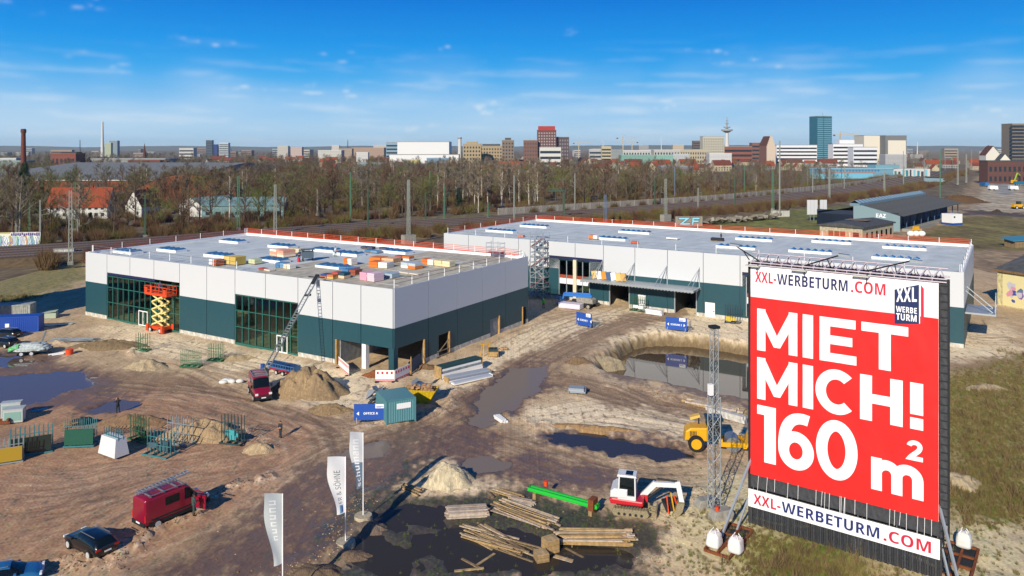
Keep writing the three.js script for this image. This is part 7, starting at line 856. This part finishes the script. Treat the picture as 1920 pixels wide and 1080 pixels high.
block('cream windowless theatre block on the right skyline', 1620, 1662, 254, 1350, M('#d6d0c0', .8), { name: 'theatre_block', dep: 40 }); { const t = block('grey framed white cube next to the cream block', 1660, 1700, 254, 1330, M('#6f7274', .8), { name: 'theatre_block', dep: 40 }); part('panel', M('#d6d0c0', .8), t, (b) => b.bx(-14, 17, 0, 43, 0, .5)); }
{ const t = block('dark office tower cut by the right picture edge', 1898, 1935, 232, 900, M('#7d7468', .8), { name: 'office_tower', dep: 20 }); for (let f = 0; f < 13; f++) part('balcony_band', M('#29323c', .4), t, (b) => b.bx(-14, 2, 6 + f * 4, 8.6 + f * 4, 0, .5)); }
house('tall pale house with twin steep gables at the far right', at(1856, 300, 900).setY(0), 1.5, 14, 16, 22, 10, M('#cfccc2', .8), B.tileD, { win: [4, 6] }); house('second pale steep gabled house at the far right', at(1880, 302, 880).setY(0), 1.4, 12, 14, 14, 9, M('#d3d0c4', .8), B.slate, { win: [3, 4] });
block('dark red brick row of flats at the end of the street', 1852, 1935, 302, 640, M('#6d4a44', .9, 0, T.dirt, 4), { bands: 2, cols: 9, dep: 12, roof: B.slate }); 
for (const [a, e, ty, d, m, l, o] of [[386, 398, 263, 2000, '#5d6f80', 'dark slab tower on the left skyline', { bands: 10 }], [400, 408, 271, 1900, '#2f4a86', 'blue block beside the dark slab tower'], [411, 428, 268, 1900, '#c9d2d6', 'pale tower block right of the dark slab tower', { bands: 8 }], [196, 208, 268, 2500, '#b7c0a4', 'pale green boiler house at the white chimney'], [205, 220, 264, 2550, '#8fa0ac', 'grey boiler house at the white chimney'], [95, 142, 288, 880, '#8a4f42', 'red brick works building beyond the long hall', { bands: 2, cols: 6, dep: 20 }], [115, 144, 286, 900, '#33363c', 'dark works building beside the red brick one'], [165, 310, 298, 900, '#9a9c98', 'long low grey shed row behind the brick hall'], [240, 300, 301, 860, '#7a4238', 'low dark red works building behind the brick hall'], [520, 540, 274, 2000, '#c8c4bc', 'white block on the horizon left of the mast'], [545, 566, 276, 1900, '#c9b7b0', 'pinkish block on the horizon'], [596, 640, 282, 1500, '#cfcfca', 'white flat hall before the horizon'], [622, 636, 273, 1800, '#d2ccc8', 'white tower stub on the horizon'], [635, 660, 279, 1700, '#b2a08e', 'tan block beside the white tower stub'], [668, 690, 286, 1300, '#d7d8d8', 'small white hall at the woodland edge'], [660, 720, 277, 2100, '#b59c8a', 'long tan row on the horizon'], [700, 724, 272, 2300, '#cbc6bd', 'pale block left of the glass front'], [1105, 1128, 280, 1500, '#c3c4c2', 'grey white block right of the high rise', { bands: 3 }], [1128, 1146, 275, 1300, '#cfc3a0', 'cream tower block right of the high rise', { bands: 5 }], [1146, 1168, 281, 1400, '#9aa2a4', 'grey block behind the cream tower block'], [1168, 1230, 282, 1450, '#d2d2d0', 'long white factory front with windows', { bands: 3, cols: 12 }], [1198, 1216, 273, 1700, '#a7a9ab', 'grey block above the white factory'], [1226, 1275, 281, 1350, '#c9c8c4', 'white and grey factory wing', { bands: 3, cols: 9 }], [1262, 1282, 272, 1800, '#cdbfa8', 'sand block above the factory wing'], [1275, 1330, 281, 1400, '#cabfa4', 'cream row with many windows', { bands: 3, cols: 12 }], [1300, 1318, 264, 2200, '#77685f', 'brown tower left of the grid block', { bands: 6 }], [1330, 1372, 288, 1150, '#d7d8d8', 'flat white hall in front of the grid block'], [1410, 1438, 268, 1700, '#8f6252', 'brick block left of the church gable', { bands: 4 }], [1660, 1700, 290, 1000, '#b9bcc0', 'grey roofed hall behind the blue graffiti building'], [1165, 1225, 291, 1100, '#86b3a8', 'flat green roofed hall'], [1225, 1262, 291, 1100, '#8fc0b4', 'second flat green roofed hall'], [1262, 1292, 289, 1120, '#c3c9cc', 'white domed hall beside the green roofs'], [670, 720, 306, 860, '#8fa3a6', 'pale grey flat roof in the woodland'], [735, 800, 308, 840, '#5d625f', 'dark flat roof in the woodland'], [770, 786, 300, 900, '#cfc68e', 'small yellow house block in the woodland'], [800, 842, 297, 950, '#7f9fb8', 'blue grey hall in the woodland'], [820, 850, 312, 800, '#a85a3e', 'orange brick wall in the woodland'], [1240, 1300, 312, 760, '#8d8f9a', 'long grey flat roof among the trees right of centre'], [0, 30, 297, 900, '#c9cdcb', 'pale sheds at the far left edge'], [-30, 40, 302, 870, '#8fa09c', 'grey green shed at the far left edge']]) block(l, a, e, ty, d, M(m, .85, 0, T.dirt, 6), { roof: M(m, .85), ...(o ?? {}) });
// rows of houses with red roofs
{ const r = rng(31), tones = [['orange', M('#a04f30', .9, 0, T.dirt, 3)], ['red', M('#7e4032', .85, 0, T.dirt, 3)], ['brown', M('#6d4838', .9, 0, T.dirt, 3)]], walls = [B.greyW, B.cream, M('#b3a48e', .85), M('#8f8a80', .85)], protos = {};
  const town = (n, px0, px1, d0, d1) => { for (let i = 0; i < n; i++) { const d = rr(d0, d1, r), px = rr(px0, px1, r), k = r() * 3 | 0, w = r() * 4 | 0, v = r() < .3 ? 1 : 0, key = [k, w, v].join(), p = V3((px - CX) / F * d, 0, -d), turn = rr(-.25, .25, r) + (r() < .3 ? 1.5 : 0); if (!protos[key]) protos[key] = house(tones[k][0] + ' roofed house in the far town', p, turn, v ? 24 : 13, 11, v ? 8 : 6.5, 6, walls[w], tones[k][1], { group: tones[k][0] + ' roofed houses of the far town', win: [v ? 6 : 3, 2] }); else { const c = copyOf(protos[key], p, turn); c.scale.setScalar(rr(.65, .95, r)); } } };
  town(26, 960, 1440, 760, 1100); town(46, 960, 1560, 950, 1600); town(30, 380, 960, 1100, 1900); town(8, 820, 980, 720, 900); town(12, 420, 560, 1200, 1700); town(14, 1700, 1900, 900, 1600); town(10, 560, 780, 900, 1200); }
// low pale blocks of the far town, on the horizon
{ const r = rng(61), protos = []; for (let i = 0; i < 95; i++) { const d = rr(1900, 4200, r), px = rr(-60, 1980, r), k = i % 5, p = V3((px - CX) / F * d, -.3, -d); if (protos[k]) { const c = copyOf(protos[k], p, rr(-.3, .3, r)); c.scale.set(rr(.5, 1.5, r), rr(.3, .95, r), 1); } else { protos[k] = block('low pale block of the far town under the horizon', 900, 900 + 60, 277 + 1, 900, M(['#a8a49c', '#9a8a7a', '#b6b6b4', '#86726a', '#8f999f'][k], .85), { group: 'pale blocks of the far town', bands: 3, name: 'town_block' }); protos[k].position.copy(p); } } }
for (const [px, ty, d, l, s] of [[1168, 256, 1900, 'tower crane left on the skyline, right of the high rise', 1], [1185, 264, 2000, 'smaller tower crane beside the first', -1], [1576, 250, 1700, 'tower crane right of the glass tower', 1], [1085, 266, 2200, 'distant tower crane near the high rise', 1]]) { const h = EYE + (277 - ty) / F * d, t = thing('tower_crane', l, 'crane', V3((px - CX) / F * d, 0, -d)); part('mast', M('#b3a58c', .7), t, (b) => b.bx(-1.1, 1.1, 0, h, -1.1, 1.1)); part('jib', M('#b3a58c', .7), t, (b) => { b.bar(V3(-s * 14, h - 3, 0), V3(s * 42, h - 3, 0), 1.1); b.bar(V3(0, h + 4, 0), V3(s * 30, h - 2.6, 0), .5); b.bar(V3(0, h, 0), V3(0, h + 4, 0), .9); }); part('counterweight', B.slate, t, (b) => b.bx(-s * 14 - 2, -s * 14 + 2, h - 6, h - 3, -1, 1)); }
for (const [px, ty, l] of [[1240, 257, 'first thin white wind turbine on the horizon'], [1131, 262, 'second thin white wind turbine on the horizon'], [1720, 266, 'wind turbine right of the theatre blocks'], [150, 262, 'thin lattice antenna left of the power station'], [652, 262, 'thin dark antenna on the horizon']]) shaft('slim_mast', l, 'mast', px, 279, ty, 3600, 3, 1.4, l.includes('dark') || l.includes('lattice') ? B.slate : B.white);
// distant ridge
{ const pos = [], idx = [], N = 120; for (let i = 0; i <= N; i++) { const x = lerp(-9000, 9000, i / N), h = 30 + 34 * (.5 + .5 * fbm(i * .09, 3)) + (i > 64 && i < 80 ? 14 : 0); pos.push(x, -5, -9000, x, h, -9400, x, -5, -9900); } for (let i = 0; i < N; i++) for (let k = 0; k < 2; k++) { const a = i * 3 + k; idx.push(a, a + 3, a + 1, a + 1, a + 3, a + 4); } const g = new THREE.BufferGeometry(); g.setAttribute('position', new THREE.Float32BufferAttribute(pos, 3)); g.setIndex(idx); g.computeVertexNormals(); tag(finish(g, 'distant_hills', new THREE.MeshStandardMaterial({ color: new THREE.Color(.12, .14, .10), roughness: 1, side: THREE.DoubleSide }), scene), null, null, null, 'structure'); }

// ---------------------------------------------------------------- right side: depot, graffiti building, yard
{ // cream annexe
  const L0 = G(1537, 449), R0 = G(1617, 456), fr = frameOf(L0, R0), t = thing('depot_annexe', 'low cream depot building with dark flat roof', 'building', fr.O, fr.turn), W = fr.len, D2 = 26, h = 4.6; part('wall', B.cream, t, (b) => b.bx(0, W, -.3, h, -D2, 0)); part('roof', B.slate, t, (b) => b.ext([[-.6, h], [W + .6, h], [W + .6, h + .35], [W / 2, h + 1.4], [-.6, h + .35]], -D2 - .6, .6)); for (const px of [1558, 1569, 1580]) { const x = fr.s(px); part('window', B.rust, t, (b) => b.bx(x - .8, x + .8, 1.2, 3.2, 0, .08)); } part('window', B.window, t, (b) => b.bx(fr.s(1605) - .9, fr.s(1605) + .9, .6, 3.2, 0, .08)); for (let i = 0; i < 6; i++) part('window', B.rust, t, (b) => b.bx(W, W + .08, 1, 3, -3 - i * 4, -4.2 - i * 4)); part('roof_patch', M('#7f6a5c', .9), t, (b) => b.box(W * .5, h + 1.42, -14, 7, .06, 5)); }
{ // dark long shed
  const L0 = G(1673, 442), a = G(1690, 434), e = G(1800, 404), turn = headTo(a, e), t = thing('depot_shed', 'long open depot shed with dark roof and blue clerestory', 'building', a, turn), W = a.distanceTo(e), D2 = 30; part('wall', M('#1d2c44', .8), t, (b) => { b.bx(0, W, -.3, 5, -D2, -5); b.bx(0, .4, 0, 6.5, -D2, -1); }); part('roof', M('#6b6c66', .9, 0, T.dirt, 6), t, (b) => { b.quad(V3(-1.5, 5.6, 1), V3(W + 1.5, 5.6, 1), V3(W + 1.5, 8.6, -14), V3(-1.5, 8.6, -14)); b.quad(V3(-1.5, 5.4, 1), V3(-1.5, 8.4, -14), V3(W + 1.5, 8.4, -14), V3(W + 1.5, 5.4, 1)); b.quad(V3(-1.5, 5.4, 1), V3(W + 1.5, 5.4, 1), V3(W + 1.5, 5.6, 1), V3(-1.5, 5.6, 1)); b.quad(V3(-1.5, 8, -18), V3(W + 1.5, 8, -18), V3(W + 1.5, 5.4, -31), V3(-1.5, 5.4, -31)); }); const cl = part('clerestory', M('#6b8799', .5), t, (b) => { b.bx(-1, W + 1, 8.4, 9.4, -17.5, -14); b.quad(V3(-1, 9.4, -14), V3(W + 1, 9.4, -14), V3(W + 1, 10.4, -15.8), V3(-1, 10.4, -15.8)); b.quad(V3(-1, 10.4, -15.8), V3(W + 1, 10.4, -15.8), V3(W + 1, 9.4, -17.5), V3(-1, 9.4, -17.5)); }); for (let i = 0; i < 22; i++) part('glazing_bar', M('#9db4c0', .4), cl, (b) => b.bar(V3(W * i / 22, 9.45, -13.9), V3(W * i / 22, 10.45, -15.75), .25, .12)); for (let i = 0; i <= 9; i++) part('post', M('#33506e', .7), t, (b) => b.bx(W * i / 9 - .15, W * i / 9 + .15, 0, 5.6, -1, -.7)); for (let i = 0; i < 8; i++) part('sliding_door', M(i % 2 ? '#24466a' : '#1b3350', .7), t, (b) => b.bx(W * (i + .12) / 9, W * (i + .88) / 9, 0, 4.4, -5, -4.9)); const gb = part('end_gable', M('#7d959c', .8), t, (b) => b.ext([[0, 0], [16, 0], [16, 8.4], [13, 8.8], [0, 5.6]].map(([x, y]) => [x, y]), 0, .3)); gb.rotation.y = Math.PI / 2; gb.position.set(-1.6, 0, 0); const pr = print('painted_letters', 5, 2.4, canvasTexture(256, 128, (k) => { k.fillStyle = '#7d959c'; k.fillRect(0, 0, 256, 128); k.font = 'bold 104px sans-serif'; k.fillStyle = '#f2f4f4'; k.fillText('EAZ', 14, 102); }), t, V3(-1.62, 4.2, -6), -Math.PI / 2); part('loading_platform', C.concrete, t, (b) => b.bx(0, W * .75, 0, 1, .2, 3)); }
{ const t = thing('site_cabin', 'white site cabin on a blue base beside the depot shed', 'cabin', G(1785, 421), .35); part('box', C.white2, t, (b) => b.bx(-2.6, 2.6, .8, 4.3, -2.4, 2.4)); part('base', C.blue, t, (b) => b.bx(-2.65, 2.65, 0, .8, -2.45, 2.45)); part('window', B.window, t, (b) => b.bx(-1.9, -1.2, 2.8, 3.5, 2.4, 2.46)); }
for (const [i, px] of [1708, 1718, 1728].entries()) { const t = thing('bulk_bag', ['left', 'middle', 'right'][i] + ' one of the white bulk bags by the depot platform', 'bag', G(px, 443), i); const g = new THREE.SphereGeometry(1, 16, 10), P = g.attributes.position; for (let k = 0; k < P.count; k++) P.setXYZ(k, P.getX(k) * 1.3, P.getY(k) * 1 + .9, P.getZ(k) * 1.2); finish(boxUV(g), 'sack', C.white2, t); }
{ const t = thing('machine_frame', 'small yellow machine behind the bulk bags', 'machine', G(1717, 437), .2); part('frame', C.yellow, t, (b) => { b.bx(-2, 2, 1, 1.5, -.6, .6); for (const x of [-1.8, 1.8]) b.bar(V3(x, 0, .5), V3(x * .5, 2.2, 0), .25); b.bx(-.8, 1, 1.5, 2.4, -.5, .5); }); }
{ const t = thing('advertising_panels', 'pair of pale advertising panels on posts above the long hall', 'sign', G(1533, 414), .1); for (const x of [-2.3, 3.2]) { part('panel', M('#c9ccd0', .6), t, (b) => { for (let i = 0; i < (x < 0 ? 3 : 2); i++) b.bx(x - 2.2 + i * 1.5, x - .8 + i * 1.5, 2.6, 8.6, -.2, .2); }); part('post', C.galv, t, (b) => { b.bx(x - 1, x - .8, 0, 3, -.1, .1); b.bx(x + .6, x + .8, 0, 3, -.1, .1); }); } part('frame', C.blackSteel, t, (b) => b.bx(3.6, 9.5, .3, 3.2, -1.4, -1)); }
{ const p = G(1640, 334), t = thing('graffiti_building', 'long light blue painted building beyond the tracks', 'building', p, .1), W = 56, h = 9; part('wall', M('#7fb0c6', .8, 0, T.dirt, 5), t, (b) => b.bx(-W, W * .35, -.2, h, -22, 0)); part('roof', M('#8fb3c2', .8), t, (b) => b.bx(-W - .4, W * .35 + .4, h, h + .8, -22.4, .4)); winRow(t, -W * .72, W * .1, 6.6, 8.2, 0, 14, M('#2f6f9c', .5), .55); part('brick_band', M('#9c7a72', .85), t, (b) => b.bx(-W, 0, 4.2, 6, 0, .15)); const side = part('white_wing', B.white, t, (b) => b.bx(W * .35, W * 1.05, -.2, 9, -20, -1)); for (let i = 0; i < 9; i++) part('painted_stripe', [M('#2e7f8e', .8), M('#3b3f44', .8), M('#7fb7c9', .8)][i % 3], side, (b) => b.bx(W * .38 + i * 4, W * .38 + i * 4 + rr(1.5, 3),   .6, rr(6, 8.6), -1, -.94)); part('rooftop_storey', M('#6c9aa8', .8), t, (b) => b.bx(W * .05, W * .5, h + .8, h + 4, -18, -3)); part('yard_wall', M('#6fb3cc', .8), t, (b) => b.bx(-W * 1.2, -W * .1, -.2, 5, 6, 6.5)); }
{ // shed at the right edge with graffiti gable
  const a = G(1873, 572), e = G(1960, 588), fr = frameOf(a, e), t = thing('graffiti_shed', 'yellowish shed with dark roof and colourful graffiti at the right edge', 'building', fr.O, fr.turn), W = 22, h = 6.8; part('wall', M('#d9cf9e', .85, 0, T.dirt, 3), t, (b) => { b.bx(0, W, -.3, h, -34, 0); b.bx(-.25, 0, -.3, h, -34, .1); }); part('roof', M('#5f6264', .9, 0, T.dirt, 7), t, (b) => { b.quad(V3(-.8, h, .6), V3(W, h, .6), V3(W, h + 4, -18), V3(-.8, h + 4, -18)); b.quad(V3(-.8, h + 4, -18), V3(W, h + 4, -18), V3(W, h, -35), V3(-.8, h, -35)); b.tri(V3(-.8, h, .6), V3(-.8, h + 4, -18), V3(-.8, h, -35)); }); part('fascia', M('#8a6f52', .9, 0, T.wood, 2), t, (b) => b.bx(-.8, W, h - .35, h + .05, .35, .62)); print('painted_face', 9, 6, canvasTexture(384, 256, (k) => { k.fillStyle = '#d9cf9e'; k.fillRect(0, 0, 384, 256); const q = rng(8); const blob = (x, y, s, c) => { k.fillStyle = c; k.beginPath(); for (let i = 0; i < 9; i++) { const an = i / 9 * 6.28, rd = s * (.6 + .6 * q()); k.lineTo(x + Math.cos(an) * rd, y + Math.sin(an) * rd); } k.fill(); }; for (let i = 0; i < 9; i++) blob(50 + q() * 110, 70 + q() * 150, 16 + q() * 26, ['#5b6f92', '#c98fa0', '#8a90a8', '#3f4f9a', '#b9b8c4', '#7d5ea0'][q() * 6 | 0]); blob(255, 95, 80, '#e6d84a'); for (let i = 0; i < 5; i++) { k.strokeStyle = '#3a3420'; k.lineWidth = 5; k.beginPath(); k.moveTo(190 + i * 30, 40 + q() * 50); k.quadraticCurveTo(220 + i * 26, 120, 210 + i * 30, 150 + q() * 20); k.stroke(); } k.fillStyle = '#c9c4ae'; k.fillRect(180, 170, 200, 60); }), t, V3(5.2, .15, .012)); part('doorway_frame', M('#a7bfb4', .7), t, (b) => { b.bx(10, 10.5, 0, 4.2, .1, 3.5); b.bx(10, 17, 3.7, 4.2, .1, 3.5); }); }
{ const t = thing('tarpaulin_roof', 'blue tarpaulin covered lean-to behind the graffiti shed', 'shelter', G(1930, 462), .2); part('sheet', M('#3f7f9c', .7), t, (b) => b.box(0, 2.6, 0, 16, .3, 5, 0, .03, .12)); part('post', boards[3], t, (b) => { b.bx(-7, 7, 0, 2.3, -2, 2); }); }
function lorry(label, px, py, turn, cab, bed, l = 8) { const t = thing('yard_lorry', label, 'lorry', G(px, py), turn); part('cab', M(cab, .4), t, (b) => b.ext([[l / 2 - 2.2, .6], [l / 2, .6], [l / 2, 1.8], [l / 2 - .4, 3.2], [l / 2 - 2.2, 3.2]], -1.2, 1.2, .08)); part('bed', M(bed, .5), t, (b) => b.bx(-l / 2, l / 2 - 2.4, 1, 3.4, -1.25, 1.25)); part('windscreen', C.darkGlass, t, (b) => b.box(l / 2 - .12, 2.4, 0, .12, .9, 2, 0, .25)); wheels(t, [[-l * .35, 1.1], [-l * .2, 1.1], [l * .33, 1.1], [-l * .35, -1.1], [-l * .2, -1.1], [l * .33, -1.1]], .5, .35); }
lorry('blue tipper lorry parked at the left of the yard street', 1845, 350, 1.5, '#2d6fa8', '#2d6fa8', 9); lorry('white and red lorry far down the yard street', 1862, 331, 1.5, '#c9ccd0', '#a04038', 9); lorry('small white van in front of the blue lorry', 1862, 357, 0, '#e6e8ea', '#e6e8ea', 6); lorry('white pickup at the right of the yard street', 1900, 357, 0, '#e6e8ea', '#d9dcde', 6); lorry('dark blue lorry at the right picture edge', 1916, 348, .2, '#1e3a5e', '#1f6a8a', 14); lorry('white lorry beyond the yard crossing', 1884, 337, .1, '#dfe3e6', '#cfd6da', 8);
{ const t = thing('yard_excavator', 'yellow excavator with a green arm at the yard street', 'excavator', G(1905, 345), .5); part('arm', M('#9ab83a', .5), t, (b) => { b.bar(V3(-3, 1.5, 0), V3(2, 9, 0), .8); b.bar(V3(2, 9, 0), V3(6, 7, 0), .7); }); part('body', C.yellow, t, (b) => b.bx(-5, -1, .8, 3.4, -1.4, 1.4)); }
{ const t = thing('wheel_loader', 'yellow wheel loader at the right edge of the yard', 'loader', G(1910, 392), .1); part('body', C.yellow, t, (b) => { b.bx(-3.2, 1.2, 1, 2.4, -1.1, 1.1); b.bx(1.2, 3.2, 1.2, 1.7, -.5, .5); b.ext([[3, .3], [4.4, .3], [4.2, 1.4], [3, 1.6]], -1.4, 1.4); }); part('cab', M('#2f3f3a', .4), t, (b) => b.bx(-.8, .8, 2.4, 3.8, -.8, .8)); wheels(t, [[-2, 1.2], [1.6, 1.2], [-2, -1.2], [1.6, -1.2]], .8, .5); }
heap('dark brown spoil heap beside the depot shed', 1800, 380, 16, 7, 4, '#6d5236', 41); heap('small rubble heap on the yard crossing', 1869, 398, 3, 2, 1.4, '#4a3c30', 42); 
// building beyond the left picture edge whose shadow falls beside the left hall
{ const t = thing('site_office_tower', 'tall site building just outside the left picture edge', 'building', V3(-101.5, 0, -122), .1); part('wall', B.greyW, t, (b) => b.bx(-8, 8, -.3, 42, -5, 5)); for (let f = 0; f < 12; f++) part('window_band', B.window, t, (b) => b.bx(-7.5, 7.5, 1 + f * 3.2, 2.6 + f * 3.2, 5, 5.1)); }
// ---------------------------------------------------------------- stones, clods and grass
{ const q = rng(77), scatter = (name, label, geo, mat, n, test, size) => { const list = [], c = {}; for (let k = 0; k < n * 14 && list.length < n; k++) { const d = 46 + 110 * Math.pow(q(), 1.5), x = (rr(-60, 1980, q) - CX) / F * d; if (x < NX0 || x > NX1) continue; landAt(x, d, c); if (c.pond > .3 || q() > test(c)) continue; const y = hgt(x, -d); list.push(new THREE.Matrix4().compose(V3(x, y, -d), new THREE.Quaternion().setFromEuler(new THREE.Euler(rr(-.2, .2, q), q() * 6, 0)), V3(1, 1, 1).multiplyScalar(rr(size[0], size[1], q)))); } const o = new THREE.InstancedMesh(geo, mat, list.length), col = new THREE.Color(); list.forEach((m, i) => { o.setMatrixAt(i, m); o.setColorAt(i, col.setScalar(rr(.65, 1.15, q))); }); o.name = numbered(name); o.castShadow = true; scene.add(o); tag(o, label, name.replace('_', ' '), null, 'stuff'); };
  const st = new THREE.IcosahedronGeometry(1, 0), sp = st.attributes.position; for (let i = 0; i < sp.count; i++) { const v = V3().fromBufferAttribute(sp, i), k = 1 + .3 * n3(v.x * 2, v.y * 2, v.z * 2); sp.setXYZ(i, v.x * k, v.y * k * .6, v.z * k); } st.computeVertexNormals();
  scatter('gravel_stones', 'pale stones and clods scattered over the tracks', st, M('#b8a484', 1), 7000, (c) => clamp(.004 + Math.max(0, c.ridge - .15) * 1.2 + c.sand * .02 - c.puddle), [.025, .085]);
  scatter('earth_clods', 'brown earth clods along ruts and ridges', st, M('#86694c', 1), 6000, (c) => clamp(.004 + Math.max(0, c.ridge - .1) * .9 + c.road * .01 + c.black * .03 - c.puddle * .5), [.03, .13]);
  const blade = new MB(); for (let i = 0; i < 22; i++) { const a = V3(rr(-.2, .2, q), 0, rr(-.2, .2, q)), e = a.clone().add(V3(rr(-.28, .28, q), rr(.25, .7, q), rr(-.28, .28, q))), s = V3(rr(-1, 1, q), 0, rr(-1, 1, q)).normalize().multiplyScalar(.018); blade.tri(a.clone().sub(s), a.clone().add(s), e); } const bg = blade.geometry;
  scatter('dry_grass', 'dry yellow brown grass and weeds', bg, M('#837446', 1), 14000, (c) => clamp(c.grass * 1.1 + c.dry * .05), [.25, .7]); scatter('green_grass', 'short green grass tufts', bg, M('#67762c', 1), 9000, (c) => clamp(c.grass * .5 + c.dry * .04 + c.black * .03), [.25, .6]);
  scatter('tall_weeds', 'tall brown weeds in the meadow by the billboard', bg, M('#7d6a48', 1), 900, (c) => clamp(c.grass * .6), [.9, 1.9]); }

renderer.render(scene, camera);
